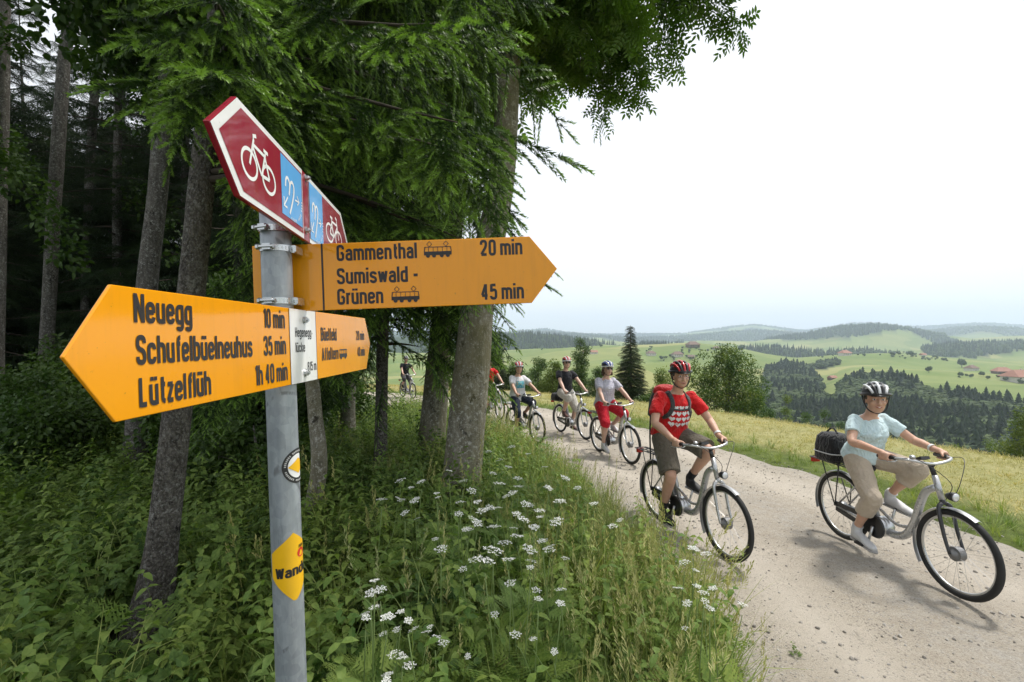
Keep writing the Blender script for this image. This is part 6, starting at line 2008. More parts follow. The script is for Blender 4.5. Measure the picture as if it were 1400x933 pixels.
        for q, (of, ln) in enumerate(((-0.033, 0.86), (-0.011, 0.97), (0.011, 1.02), (0.033, 0.97))):
            c = G + ax * of
            rf = 0.0098 if q else 0.0088
            limb(mb, [c + ow * 0.022 + uz * 0.026, c + ow * (0.036 * ln) + uz * 0.008, c + ow * 0.031 - uz * 0.016 * ln, c + ow * 0.010 - uz * 0.028 * ln, c - ow * 0.012 * ln - uz * 0.022], [rf * 1.1, rf * 1.05, rf, rf, rf * 0.85], 8)
        limb(mb, [pc - ow * 0.012 + ax * 0.012, G + ax * 0.040 - ow * 0.018 + uz * 0.020, G + ax * 0.062 - ow * 0.026 + uz * 0.004], [0.014, 0.0115, 0.0095], 8)
    body = add_mesh('body', remesh(mb, vox, 3, 'body', skin), root)
    # ---- trousers
    mb = MB(); pl = o.get('pant_len', 0.75)
    loft(mb, [(tp(t, f), lt * w * k, fw * d * k) for t, w, d, f in [(-0.12, 0.13, 0.10, 0), (0.0, 0.170, 0.130, 0.0), (0.12, 0.170, 0.132, 0.01), (0.24, 0.158 * gt, 0.124 * gt, 0.014), (0.27, 0.158 * gt, 0.124 * gt, 0.014)]])
    mb.sphere(hipc + Vector((0.0, 0, 0.015)), (0.148 * k, 0.176 * k, 0.105 * k), 18, 12)
    lo = o.get('loose', 0.014)
    for s in (-1, 1):
        j = J[s]; lm = o.get('leg', 1.0)
        P = [j['hip'], j['hip'].lerp(j['kn'], 0.5), j['kn'].lerp(j['hip'], 0.12)]
        Rr = [0.092 * k * lm + lo, 0.080 * k * lm + lo, 0.064 * k * lm + lo]
        if pl > 1.0:
            P += [j['kn'] + Vector((0.01, 0, 0)), j['kn'].lerp(j['ank'], pl - 1.0)]
            Rr = Rr[:2] + [0.066 * k * lm + lo, 0.064 * k * lm + lo, 0.060 * k * lm + lo * 1.2]
            mb.tube(spline(P, 24), np.interp(np.linspace(0, len(Rr) - 1, 24), range(len(Rr)), Rr), 18)
            mb.sphere(j['kn'] + Vector((0.01, 0, 0)), 0.062 * k * lm + lo * 0.8)
        else:
            P = [j['hip'], j['hip'].lerp(j['kn'], 0.5), j['hip'].lerp(j['kn'], pl + 0.08)]
            Rr = [0.094 * k * lm + lo, 0.084 * k * lm + lo, 0.078 * k * lm + lo * 1.4]
            mb.tube(spline(P, 20), np.interp(np.linspace(0, 2, 20), range(3), Rr), 18)
    add_mesh('trousers', remesh(mb, vox * 1.15, 2, 'trousers', pants_m, 0.006), root)
    # ---- shirt
    mb = MB(); q = 0.013
    hem = o.get('hem', -0.02)
    sh_r = [(hem, 0.172 * gt + q, 0.140 * gt + q, 0.006), (0.10, 0.166 * gt + q, 0.134 * gt + q, 0.012), (0.30, 0.146 * gt + q, 0.116 * gt + q, 0.017), (0.48, 0.146 * gt + q, 0.114 * gt + q, 0.022), (0.68, 0.160 + q, 0.116 + bust * 0.3 + q, 0.013), (0.84, 0.160 + q, 0.106 + q, 0.0), (0.92, 0.128 + q * .8, 0.086 + q * .7, -0.010), (0.985, 0.080, 0.068, -0.012)]
    loft(mb, [(tp(t, f), lt * w * k, fw * d * k) for t, w, d, f in sh_r], 24)
    if bust:
        for s in (-1, 1): mb.sphere(tp(0.64, 0.075) + lt * s * 0.072 * k, 0.074 * k)
    sl = o.get('sleeve', 0.62)
    for s in (-1, 1):
        j = J[s]; am = o.get('arm', 1.0)
        mb.sphere(j['sh'] - lt * s * 0.012, 0.057 * k * am + 0.008)
        e = j['sh'].lerp(j['el'], sl)
        mb.tube(spline([j['sh'] - lt * s * 0.03, j['sh'].lerp(j['el'], sl * 0.5), e], 12), np.linspace(0.057 * k * am + 0.008, 0.054 * k * am + 0.014, 12), 16)
    shm = remesh(mb, vox * 1.15, 2, 'shirt', shirt_m, 0.009)
    shirt = add_mesh('shirt', shm, root)
    # ---- collar line or print
    if o.get('print'):
        bv = BVHTree.FromPolygons([v.co for v in shm.vertices], [p.vertices for p in shm.polygons])
        def proj(u, t):
            st = tp(t, 0.5) + lt * u
            hit = bv.ray_cast(st, -fw)
            return None if hit[0] is None else hit[0] + hit[1] * 0.0035
        o['print'](shirt, proj, k)
    # ---- shoes and socks
    for s in (-1, 1):
        j = J[s]; a = j['ank']
        mb = MB()
        f = Vector((1, s * 0.08, -0.10)).normalized(); w = Vector((0, 1, 0)); u = Vector((0.10, 0, 1))
        b = a + Vector((-0.035, 0, -0.070))
        rg_ = [(-0.015, 0.020, 0.018, 0.010), (0.0, 0.036, 0.040, 0.012), (0.05, 0.040, 0.050, 0.018), (0.11, 0.041, 0.043, 0.010), (0.17, 0.045, 0.032, -0.002), (0.23, 0.042, 0.025, -0.008), (0.265, 0.022, 0.015, -0.012)]
        loft(mb, [(b + f * x * 0.98 + u * z, w * ww, u * hh) for x, ww, hh, z in rg_], 16)
        limb(mb, [a + Vector((0.0, 0, 0.01)), a + Vector((0.0, 0, -0.05))], [0.042, 0.044])
        sole = MB(); loft(sole, [(b + f * x + u * (-0.033), w * ww, u * 0.012) for x, ww in ((-0.02, 0.022), (0.0, 0.038), (0.07, 0.038), (0.16, 0.046), (0.24, 0.042), (0.275, 0.018))], 14)
        so = add_mesh('shoe', remesh(mb, max(vox, 0.008), 2, 'shoe', o['shoe']), root)
        add_mesh('sole', sole.mesh('sole', plain('shoe_sole', (0.35, 0.34, 0.33), 0.7), True), so)
        if o.get('sock'):
            mb = MB(); mb.tube([a + Vector((0, 0, -0.03)), a, a.lerp(j['kn'], o.get('sock_len', 0.16))], [0.041, 0.0405, 0.0445], 14)
            add_mesh('sock', mb.mesh('sock', o['sock'], True), root)
    # ---- face
    face = []
    if o.get('glasses'):
        g = MB()
        for s in (-1, 1):
            g.sphere(H(0.094, s * 0.032, 0.014), (0.010, 0.024, 0.017), 12, 8, M=h3)
            g.tube([H(0.090, s * 0.054, 0.018), H(0.03, s * 0.080, 0.018), H(-0.01, s * 0.080, 0.012)], 0.0028, 5)
        g.tube([H(0.100, -0.012, 0.018), H(0.102, 0.012, 0.018)], 0.0028, 5)
        add_mesh('sunglasses', g.mesh('sunglasses', plain('dark_lens', (0.012, 0.012, 0.013), 0.12), True), root)
    for s in (-1, 1):
        e = MB(); e.sphere(H(0.081, s * 0.031, 0.014), (0.009, 0.0135, 0.0075), 10, 8, M=h3)
        eo = add_mesh('eye', e.mesh('eye', plain('eye_white', (0.70, 0.67, 0.63), 0.3), True), root)
        e = MB(); e.sphere(H(0.0875, s * 0.031, 0.014), (0.0035, 0.0058, 0.0058), 10, 6, M=h3)
        add_mesh('iris', e.mesh('iris', plain('iris_brown', (0.03, 0.02, 0.015), 0.25), True), eo)
        e = MB(); limb(e, [H(0.091, s * 0.016, 0.038), H(0.088, s * 0.034, 0.041), H(0.074, s * 0.050, 0.036)], [0.0035, 0.004, 0.0025], 6, False)
        add_mesh('eyebrow', e.mesh('eyebrow', o['hair'], True), root)
    e = MB(); limb(e, [H(0.0885, -0.024, -0.047), H(0.0965, -0.012, -0.0525), H(0.098, 0, -0.054), H(0.0965, 0.012, -0.0525), H(0.0885, 0.024, -0.047)], [0.003, 0.005, 0.006, 0.005, 0.003], 6, False)
    mo = add_mesh('mouth', e.mesh('mouth', plain('lips', (0.36, 0.12, 0.10), 0.45), True), root)
    if o.get('smile'):
        e = MB(); limb(e, [H(0.0935, -0.016, -0.0495), H(0.1005, 0, -0.0525), H(0.0935, 0.016, -0.0495)], [0.0025, 0.0042, 0.0025], 6, False)
        add_mesh('teeth', e.mesh('teeth', plain('teeth_white', (0.72, 0.70, 0.66), 0.3), True), mo)
    # ---- hair
    hr = MB()
    hl = o.get('hair_len', 0.0)
    hr.sphere(H(-0.026, 0, 0.045), (0.094, 0.083, 0.094), 18, 12, M=h3)
    if hl:
        rg = np.random.default_rng(3)
        for s in (-1, 1):
            for m in range(9):
                c = H(-0.055 + 0.008 * m, s * (0.072 + 0.018 * rg.random()), -0.005 - hl * rg.random())
                hr.sphere(c, (0.026, 0.020, 0.030), 10, 8, M=h3)
        for m in range(12):
            hr.sphere(H(-0.085 - 0.02 * rg.random(), 0.07 * (rg.random() * 2 - 1), -0.01 - hl * rg.random()), 0.03, 10, 8)
    else:
        hr.sphere(H(-0.06, 0, -0.005), (0.05, 0.070, 0.055), 14, 10, M=h3)
        for s in (-1, 1): hr.sphere(H(0.0, s * 0.073, 0.025), (0.028, 0.010, 0.025), 10, 8, M=h3)
    add_mesh('hair', remesh(hr, 0.008, 2, 'hair', o['hair']), root)
    # ---- helmet: dark shell with raised ribs, vents between them, straps
    if o.get('helmet', True):
        hc = (-0.008, 0, 0.058); ax_, ay_, az_ = 0.128, 0.101, 0.098
        d = MB()
        V = []; ns, nr = 26, 9
        for i in range(nr):
            el = R(-8 + 98 * i / (nr - 1))
            for m in range(ns):
                a = 2 * PI * m / ns
                V.append(H(hc[0] + ax_ * 0.95 * math.cos(el) * math.cos(a), ay_ * 0.95 * math.cos(el) * math.sin(a), hc[2] + az_ * 0.93 * math.sin(el)))
        F = [(i * ns + m, i * ns + (m + 1) % ns, (i + 1) * ns + (m + 1) % ns, (i + 1) * ns + m) for i in range(nr - 1) for m in range(ns)]
        d.add(V, F)
        hel = add_mesh('helmet', d.mesh('helmet', plain('helmet_liner', (0.02, 0.02, 0.022), 0.6), True), root)
        c1, c2 = o['helmet_cols']
        for m, ph in enumerate((-0.80, -0.40, 0.0, 0.40, 0.80)):
            r_ = MB(); pts = []
            for t in np.linspace(-0.05 if abs(ph) < .7 else 0.1, PI + 0.1, 18):
                y = math.sin(ph) * (0.55 + 0.45 * math.sin(max(0, min(t, PI)))) 
                rr = math.sqrt(max(0.02, 1 - y * y))
                pts.append(H(hc[0] + ax_ * rr * math.cos(t), ay_ * y, hc[2] + az_ * rr * math.sin(t)))
            r_.tube(pts, np.column_stack([np.full(18, 0.011), np.full(18, 0.0135)]), 8)
            add_mesh('helmet_rib', r_.mesh('helmet_rib', c1 if m % 2 == 0 else c2, True), hel)
        r_ = MB(); pts = [H(hc[0] + ax_ * 1.0 * math.cos(a), ay_ * 1.0 * math.sin(a), hc[2] - 0.008 + 0.012 * math.cos(a)) for a in np.linspace(0, 2 * PI, 36, endpoint=False)]
        r_.tube(pts, 0.0125, 8, closed=True); add_mesh('helmet_rim', r_.mesh('helmet_rim', c2, True), hel)
        for t in (0.9, 1.6, 2.3):
            r_ = MB(); pts = []
            for ph in np.linspace(-0.95, 0.95, 10):
                y = math.sin(ph); rr = math.sqrt(1 - y * y)
                pts.append(H(hc[0] + ax_ * 0.985 * rr * math.cos(t), ay_ * 0.99 * y, hc[2] + az_ * 0.985 * rr * math.sin(t)))
            r_.tube(pts, 0.0085, 6); add_mesh('helmet_bridge', r_.mesh('helmet_bridge', c1, True), hel)
        vz = MB(); V = []
        for a in np.linspace(-0.75, 0.75, 9):
            x, y = math.cos(a), math.sin(a)
            V += [H(hc[0] + ax_ * x, ay_ * y, hc[2] - 0.002), H(hc[0] + (ax_ + 0.030 * math.cos(a * 2)) * x + 0.002, ay_ * y, hc[2] - 0.014)]
        vz.add(V, [(2 * i, 2 * i + 2, 2 * i + 3, 2 * i + 1) for i in range(8)])
        vo = add_mesh('helmet_visor', vz.mesh('helmet_visor', plain('visor_black', (0.02, 0.02, 0.02), 0.4), True), hel)
        sm = vo.modifiers.new('t', 'SOLIDIFY'); sm.thickness = 0.003
        for s in (-1, 1):
            for x in (0.045, -0.055):
                st = MB(); st.tube(spline([H(x, s * 0.088, 0.05), H(0.012, s * 0.082, -0.035), H(0.030, s * 0.055, -0.088), H(0.038, 0, -0.112)], 12), np.full((12, 2), [0.002, 0.0065]), 6)
                add_mesh('helmet_strap', st.mesh('helmet_strap', plain('strap_black', (0.025, 0.025, 0.027), 0.7), True), hel)
    if o.get('watch'):
        j = J[o['watch']]; w = MB(); d = (j['el'] - j['wr']).normalized(); c = j['wr'] + d * 0.035
        w.tube([c - d * 0.012, c + d * 0.012], 0.036 * k, 16, cap=False); add_mesh('wristwatch', w.mesh('wristwatch', plain('watch_white', (0.7, 0.7, 0.7), 0.3), True), root)
    return root, J, tp, fw, lt, up, k

# ------------------------------------------------------------------ who rides where
HAIR_G = plain('grey_brown_hair', (0.10, 0.075, 0.055), 0.7, var=0.3, scale=60, bump=0.5)
HAIR_B = plain('brown_hair', (0.075, 0.038, 0.020), 0.65, var=0.3, scale=60, bump=0.5)
HAIR_D = plain('dark_hair', (0.03, 0.022, 0.018), 0.65, var=0.3, scale=60, bump=0.5)
SK_TAN = skin_mat('tanned_skin', (0.62, 0.37, 0.26)); SK = skin_mat('skin', (0.60, 0.36, 0.25)); SK_P = skin_mat('fair_skin', (0.66, 0.43, 0.33))
HW = plain('helmet_white', (0.68, 0.69, 0.70), 0.3, coat=0.3); HS = plain('helmet_silver', (0.36, 0.37, 0.38), 0.35, 0.3); HR = plain('helmet_red', (0.52, 0.02, 0.025), 0.3, coat=0.3); HB = plain('helmet_blue', (0.025, 0.06, 0.28), 0.3, coat=0.3); HK = plain('helmet_black', (0.025, 0.025, 0.028), 0.35)
RED_T = cloth_mat('red_jersey', (0.60, 0.012, 0.014)); BLUE_T = cloth_mat('light_blue_jersey', (0.60, 0.75, 0.78)); BLACK_T = cloth_mat('black_shirt', (0.016, 0.017, 0.022)); WHITE_T = cloth_mat('white_jersey', (0.72, 0.72, 0.73))
PLAID_T = cloth_mat('pale_checked_shirt', (0.60, 0.60, 0.66), stripes=[('Y', 9.0, (0.36, 0.36, 0.48), 0.22), ('Z', 9.0, (0.45, 0.40, 0.50), 0.18), ('X', 9.0, (0.40, 0.38, 0.50), 0.15)])
BEIGE = cloth_mat('beige_cotton', (0.50, 0.42, 0.33), 0.4); OLIVE = cloth_mat('olive_cotton', (0.125, 0.108, 0.082), 0.45); RED_P = cloth_mat('red_cotton', (0.58, 0.012, 0.03), 0.6); NAVY = cloth_mat('navy_cotton', (0.018, 0.025, 0.05), 0.6); CREAM = cloth_mat('cream_cotton', (0.58, 0.55, 0.50), 0.7); GREYC = cloth_mat('dark_grey_cotton', (0.05, 0.05, 0.055), 0.6)
SH_W = plain('white_shoe', (0.62, 0.62, 0.63), 0.6, bump=0.2); SH_K = plain('black_shoe', (0.02, 0.02, 0.022), 0.6, bump=0.2); SH_BR = plain('brown_shoe', (0.10, 0.04, 0.03), 0.6, bump=0.2)
SOCK_K = cloth_mat('black_sock', (0.015, 0.015, 0.016)); SOCK_W = cloth_mat('white_sock', (0.65, 0.65, 0.65))

def patch(parent, proj, name, mat, poly_pts, cu, ct, k):
    """closed outline laid on the shirt front as a thin print"""
    c = proj(cu, ct)
    if c is None: return
    V = [c]; F = []
    for u, t in poly_pts:
        p = proj(cu + u, ct + t)
        V.append(p if p is not None else c)
    n = len(poly_pts)
    for i in range(n): F.append((0, 1 + i, 1 + (i + 1) % n))
    mb = MB(); mb.add([tuple(q) for q in V], F)
    mb.build(name, mat, parent)

PRINT_W = plain('white_textile_print', (0.74, 0.73, 0.72), 0.8)
def heart_print(shirt, proj, k):
    an = np.linspace(0, 2 * PI, 18, endpoint=False)
    for row, (t, n) in enumerate(((0.765, 3), (0.65, 4), (0.535, 4), (0.42, 4))):
        for q in range(n):
            u = (q - (n - 1) / 2) * 0.062
            pts = [(0.00176 * 16 * math.sin(a) ** 3, 0.0031 * (13 * math.cos(a) - 5 * math.cos(2 * a) - 2 * math.cos(3 * a) - math.cos(4 * a)) / 1.0) for a in an]
            pts = [(a_, b_ * 1.1) for a_, b_ in pts]
            patch(shirt, proj, 'heart_print', PRINT_W, pts, u, t, k)
def picture_print(shirt, proj, k):
    t = NT('holiday_print'); c = t.coord('Object'); n = t.noise(c, 18, 4, 0.6, 1.0)
    col = t.ramp(n, [(0.35, (0.03, 0.18, 0.28)), (0.45, (0.10, 0.42, 0.52)), (0.55, (0.45, 0.55, 0.45)), (0.62, (0.35, 0.20, 0.10)), (0.7, (0.08, 0.22, 0.10))], 'CONSTANT')
    m = t.done(t.pbsdf(col, 0.85))
    pts = []
    for i in range(28):
        a = 2 * PI * i / 28
        pts.append((0.105 * np.sign(math.cos(a)) * abs(math.cos(a)) ** 0.5 * (1 + 0.08 * math.sin(5 * a)), 0.15 * np.sign(math.sin(a)) * abs(math.sin(a)) ** 0.5))
    # fine fan so that the print follows the folds
    nu, nv = 12, 10; V = []; F = []
    for i in range(nu + 1):
        for j in range(nv + 1):
            p = proj(-0.10 + 0.20 * i / nu, 0.46 + 0.32 * j / nv)
            V.append(tuple(p) if p is not None else (0, 0, 1))
    for i in range(nu):
        for j in range(nv):
            F.append((i * (nv + 1) + j, (i + 1) * (nv + 1) + j, (i + 1) * (nv + 1) + j + 1, i * (nv + 1) + j + 1))
    mb = MB(); mb.add(V, F); mb.build('picture_print', m, shirt)

def put(mid, phi):
    """root position and rotation for a bicycle whose wheelbase centre stands at mid, heading phi degrees off -Y towards +X"""
    h = Vector((math.sin(R(phi)), -math.cos(R(phi)), 0))
    p = Vector((mid[0], mid[1], 0)) - h * 0.11
    rz = math.atan2(h.y, h.x)
    zf = zroad(*(Vector((mid[0], mid[1], 0)) + h * 0.56).xy); zb = zroad(*(Vector((mid[0], mid[1], 0)) - h * 0.56).xy)
    return p, rz, zf, zb

def ride(mid, phi, crank, bike_label, person_label, look, near=False, **bk):
    p, rz, zf, zb = put(mid, phi)
    pitch = -math.atan2(zf - zb, 1.12)
    p.z = zb + (zf - zb) * 0.45 / 1.12 + 0.002
    b = make_bicycle(bike_label, p, rz, crank, sz=look['sz'], **bk)
    b.rotation_euler = (0, pitch, rz)
    r_ = rider(person_label, p, rz, crank, look, near)
    r_[0].rotation_euler = (0, pitch, rz)
    return b, r_

def bag_on_rack(label, host, size, mat, trim=True):
    """soft bag standing on the carrier"""
    root = empty('pannier_bag', host.location, 0); root.rotation_euler = host.rotation_euler; tag(root, label, 'bag')
    L, W, Hh = size
    mb = MB(); x0 = -0.42
    rr = [(x0 + 0.02, 0.75), (x0, 1.0), (x0 - L * 0.5, 1.0), (x0 - L + 0.02, 0.9), (x0 - L, 0.7)]
    rings = []
    for z, f in ((0.745, 0.9), (0.77, 1.0), (0.745 + Hh * 0.5, 1.0), (0.745 + Hh * 0.85, 0.9), (0.745 + Hh, 0.66)):
        rings.append(((x0 - L / 2 + 0.05 * (z - 0.745), 0, z), Vector((L / 2 * f, 0, 0)), Vector((0, W / 2 * f, 0))))
    a = np.linspace(0, 2 * PI, 24, endpoint=False)
    V = []
    for c, u, v in rings:
        for q in a:
            cx_, sy_ = math.cos(q), math.sin(q)
            V.append(Vector(c) + u * (np.sign(cx_) * abs(cx_) ** 0.45) + v * (np.sign(sy_) * abs(sy_) ** 0.45))
    n = 24
    F = [(i * n + m, i * n + (m + 1) % n, (i + 1) * n + (m + 1) % n, (i + 1) * n + m) for i in range(len(rings) - 1) for m in range(n)] + [tuple(range(n - 1, -1, -1)), tuple((len(rings) - 1) * n + m for m in range(n))]
    mb.add(V, F); o = mb.build('bag_body', mat, root, True)
    if trim:
        tr = MB(); c, u, v = rings[1]; c = Vector(c) + Vector((0, 0, 0.06))
        pts = [c + u * 1.01 * (np.sign(math.cos(q)) * abs(math.cos(q)) ** 0.45) + v * 1.015 * (np.sign(math.sin(q)) * abs(math.sin(q)) ** 0.45) for q in a]
        tr.tube(pts, 0.006, 6, closed=True); tr.build('reflective_strip', plain('reflective_strip', (0.62, 0.63, 0.64), 0.4), root, True)
    h = MB(); h.tube(spline([(x0 - L * 0.25, 0, 0.745 + Hh * 0.98), (x0 - L * 0.5, 0, 0.745 + Hh + 0.05), (x0 - L * 0.78, 0, 0.745 + Hh * 0.98)], 10), 0.009, 6); h.build('bag_handle', mat, root, True)
    return root
BAG = cloth_mat('black_nylon', (0.014, 0.014, 0.016), 0.8, rough=0.6)

FORK_K = plain('dark_fork', (0.05, 0.05, 0.055), 0.35, 0.3)
# woman in light blue, nearest
b1, r1 = ride((3.34, 4.17), 5, R(-14), 'silver step-through bicycle ridden by the woman in light blue', 'woman in light blue top, beige trousers and white helmet, nearest rider on the right', dict(sz=0.825, scale=0.92, head=1.05, skin=SK_TAN, shirt=BLUE_T, pants=BEIGE, pant_len=1.46, loose=0.013, girth=1.06, bust=0.10, shoulder=0.178, hair=HAIR_G, helmet_cols=(HW, HK), shoe=SH_W, sock=SOCK_W, sock_len=0.10, yaw=R(-28), pitch=R(0), lean=0.29, torso=0.455, smile=True, watch=1, hem=0.0, leg=1.08, arm=1.0), True, fork=FORK_K)
bag_on_rack('black pannier bag with grey stripe behind the woman in light blue', b1, (0.29, 0.25, 0.28), BAG)
# man in red with hearts
b2, r2 = ride((1.785, 4.80), 15, R(-18), 'silver step-through bicycle ridden by the man in the red heart shirt', 'man in red shirt with white hearts, olive shorts and red and black helmet', dict(sz=0.945, scale=1.02, head=1.04, skin=SK_TAN, shirt=RED_T, pants=OLIVE, pant_len=0.86, loose=0.022, girth=1.08, shoulder=0.20, hair=HAIR_G, helmet_cols=(HR, HK), shoe=SH_K, sock=SOCK_K, sock_len=0.22, yaw=R(-14), pitch=R(5), lean=0.37, torso=0.49, print=heart_print, watch=1, sleeve=0.68, leg=0.98), True)
# woman in red trousers
b3, r3 = ride((1.83, 8.55), 17.5, R(20), 'silver bicycle with empty rack ridden by the woman in red trousers', 'woman in pale checked shirt, red knee trousers, sunglasses and blue helmet', dict(sz=0.90, scale=0.97, skin=SK_P, shirt=PLAID_T, pants=RED_P, pant_len=1.14, loose=0.020, girth=1.12, bust=0.10, shoulder=0.18, hair=HAIR_B, hair_len=0.09, helmet_cols=(HB, HW), shoe=SH_W, yaw=R(-2), lean=0.20, smile=True, glasses=True, hem=-0.10, sleeve=0.75, leg=1.12))
# man in black
b4, r4 = ride((1.366, 10.75), 23, R(160), 'bicycle with black rack bag ridden by the man in black', 'man in black short-sleeved shirt, cream shorts, sunglasses and red helmet', dict(sz=0.93, scale=1.0, skin=SK_P, shirt=BLACK_T, pants=CREAM, pant_len=1.12, loose=0.030, girth=1.05, shoulder=0.195, hair=HAIR_D, helmet_cols=(HR, HW), shoe=SH_BR, yaw=R(-12), lean=0.12, smile=True, glasses=True))
bag_on_rack('small black bag strapped on the rack behind the man in black', b4, (0.32, 0.24, 0.17), BAG, False)
# woman in white with the basket
b5, r5 = ride((0.28, 10.4), 27, R(10), 'bicycle with white wire basket ridden by the woman in the white shirt', 'woman in white picture shirt, navy knee trousers and red helmet, ahead of a wire basket', dict(sz=0.88, scale=0.95, skin=SK, shirt=WHITE_T, pants=NAVY, pant_len=1.25, loose=0.016, girth=1.14, bust=0.09, shoulder=0.18, hair=HAIR_D, helmet_cols=(HR, HW), shoe=SH_K, yaw=R(-20), lean=0.10, smile=True, hem=-0.14, print=picture_print, sleeve=0.8, leg=1.05), basket=True)
# rider in red, half hidden by the ash
h6 = Vector((math.sin(R(26)), -math.cos(R(26))))
b6, r6 = ride((-0.34 - h6.x * 0.56, 13.6 - h6.y * 0.56), 26, R(40), 'bicycle half hidden behind the large leaning ash', 'rider in red shirt mostly hidden behind the large leaning ash', dict(sz=0.92, scale=1.0, skin=SK, shirt=RED_T, pants=CREAM, pant_len=0.9, hair=HAIR_D, helmet_cols=(HW, HK), shoe=SH_K, yaw=R(-10), lean=0.24))
# last rider in black
b7, r7 = ride((-4.38, 20.0), 34, R(200), 'farthest bicycle, between the hanging spruce boughs and the slimmer ash', 'farthest rider, dressed in black, partly behind hanging spruce boughs', dict(sz=0.92, scale=1.0, skin=SK_P, shirt=BLACK_T, pants=GREYC, pant_len=1.2, hair=HAIR_D, helmet_cols=(HK, HS), shoe=SH_K, yaw=R(-10), lean=0.2))

# backpack of the man in red
def backpack():
    root0, J, tp, fw, lt, up, k = r2
    root = empty('backpack', root0.location); root.rotation_euler = root0.rotation_euler
    tag(root, 'red and dark grey backpack worn by the man in the red heart shirt', 'backpack')
    red = cloth_mat('red_nylon', (0.50, 0.02, 0.02), 0.7, rough=0.6); gry = cloth_mat('dark_grey_nylon', (0.06, 0.065, 0.068), 0.7, rough=0.65)
    mb = MB()
    loft(mb, [(tp(t, f - 0.05), lt * w, fw * d) for t, w, d, f in ((0.18, 0.10, 0.05, -0.16), (0.24, 0.145, 0.08, -0.165), (0.55, 0.15, 0.09, -0.17), (0.80, 0.14, 0.08, -0.165), (0.84, 0.12, 0.06, -0.16))], 22)
    add_mesh('pack_body', remesh(mb, 0.012, 3, 'pack_body', gry), root)
    mb = MB()
    loft(mb, [(tp(t, f - 0.05), lt * w, fw * d) for t, w, d, f in ((0.74, 0.11, 0.07, -0.165), (0.78, 0.14, 0.09, -0.165), (0.90, 0.13, 0.08, -0.16), (0.96, 0.10, 0.055, -0.15), (0.98, 0.06, 0.03, -0.145))], 22)
    add_mesh('pack_lid', remesh(mb, 0.012, 3, 'pack_lid', red), root)
    bv = BVHTree.FromPolygons([v.co for v in next(c for c in root0.children if c.name.startswith('shirt')).data.vertices], [p.vertices for p in next(c for c in root0.children if c.name.startswith('shirt')).data.polygons])
    def strap(pts, w):
        P = []
        for p in pts:
            q, n, _, _ = bv.find_nearest(p)
            P.append(q + n * 0.006)
        P = spline(P, 26)
        m = MB(); m.tube(P, np.full((26, 2), [0.006, w]), 8)
        N = [bv.find_nearest(Vector(q)) for q in P]
        V = []; F = []
        T = np.gradient(P, axis=0)
        for i, q in enumerate(P):
            n = np.array(N[i][1]); s_ = np.cross(n, unit(T[i])); s_ /= np.linalg.norm(s_) + 1e-9
            V += [q + s_ * w + n * 0.004, q - s_ * w + n * 0.004, q - s_ * w - n * 0.004, q + s_ * w - n * 0.004]
        for i in range(25):
            for a in range(4):
                b = (a + 1) % 4; F.append((i * 4 + a, i * 4 + b, i * 4 + 4 + b, i * 4 + 4 + a))
        F += [(3, 2, 1, 0), (100, 101, 102, 103)]
        m = MB(); m.add(V, F)
        m.build('shoulder_strap', gry, root, True)
    for s in (-1, 1):
        strap([tp(0.90, -0.14) + lt * s * 0.09, tp(1.0, -0.02) + lt * s * 0.10, tp(0.92, 0.09) + lt * s * 0.105, tp(0.74, 0.14) + lt * s * 0.112, tp(0.55, 0.10) + lt * s * 0.15, tp(0.42, -0.02) + lt * s * 0.16], 0.022)
    strap([tp(0.74, 0.14) - lt * 0.10, tp(0.74, 0.15), tp(0.74, 0.14) + lt * 0.10], 0.009)
    m = MB(); q = tp(0.3, -0.16) - lt * 0.15
    m.tube(spline([q, q + Vector((-0.02, 0, -0.2)), q + Vector((0.0, -0.01, -0.48))], 10), np.full((10, 2), [0.003, 0.011]), 6); m.build('dangling_strap', gry, root, True)
backpack()
# ================================================================== trees on the slope just below the meadow edge
def crest_tree(name, label, px, ytop, Y, wpx, protos=CLUMP, dens=16, seed=0, group='trees below the meadow edge', lobes=9, scl=(0.6, 1.0), low=0.15, thin=1.0):
    x = (px - CX) / FPX * Y; zb = gz(x, Y); zt = CAMZ + (HZ - ytop) / FPX * Y
    H = zt - zb; W = wpx / FPX * Y / 2
    rg = np.random.default_rng(seed); bl = []
    for k in range(lobes):
        f = low + (0.93 - low) * (k + 0.5) / lobes
        a = k * 2.4 + rg.random(); pr = math.sin(PI * min(1, 0.12 + 0.88 * (f - low) / (1 - low)) ** 0.8) ** 0.6
        r_ = W * 0.62 * pr * rg.uniform(0.6, 1.0) * thin
        q = W * rg.uniform(0.34, 0.52) * (0.55 + 0.45 * pr)
        bl.append((r_ * math.cos(a), r_ * math.sin(a), H * f - q * 0.3, q, q, min(q * 0.95, H * 0.2)))
    bl.append((0, 0, H - W * 0.25, W * 0.28, W * 0.28, W * 0.3))
    return broad_tree(name, label, (x, Y, zb), H, W, bl, protos, dens, group, max(0.05, W * 0.05), seed, scl)

def crest_spruce(label, px, ytop, Y, wpx, seed, nb=120):
    x = (px - CX) / FPX * Y; zb = gz(x, Y); zt = CAMZ + (HZ - ytop) / FPX * Y; W = wpx / FPX * Y / 2
    spruce('spruce_tree', label, [np.array([x, Y, zb - 0.1]), np.array([x, Y, (zb + zt) / 2]), np.array([x, Y, zt])], [W * 0.09, W * 0.06, 0.004], zb + 0.4, zt - 0.05, W * 1.1, nb, [BOUGH_S], 'trees below the meadow edge', False, seed=seed, bark_m=B_DARK, flare=0.2, droop=0.35, taper=0.85)
BOUGH_S = coarse_bough(14, SPRUCE_OLD, 1.5)

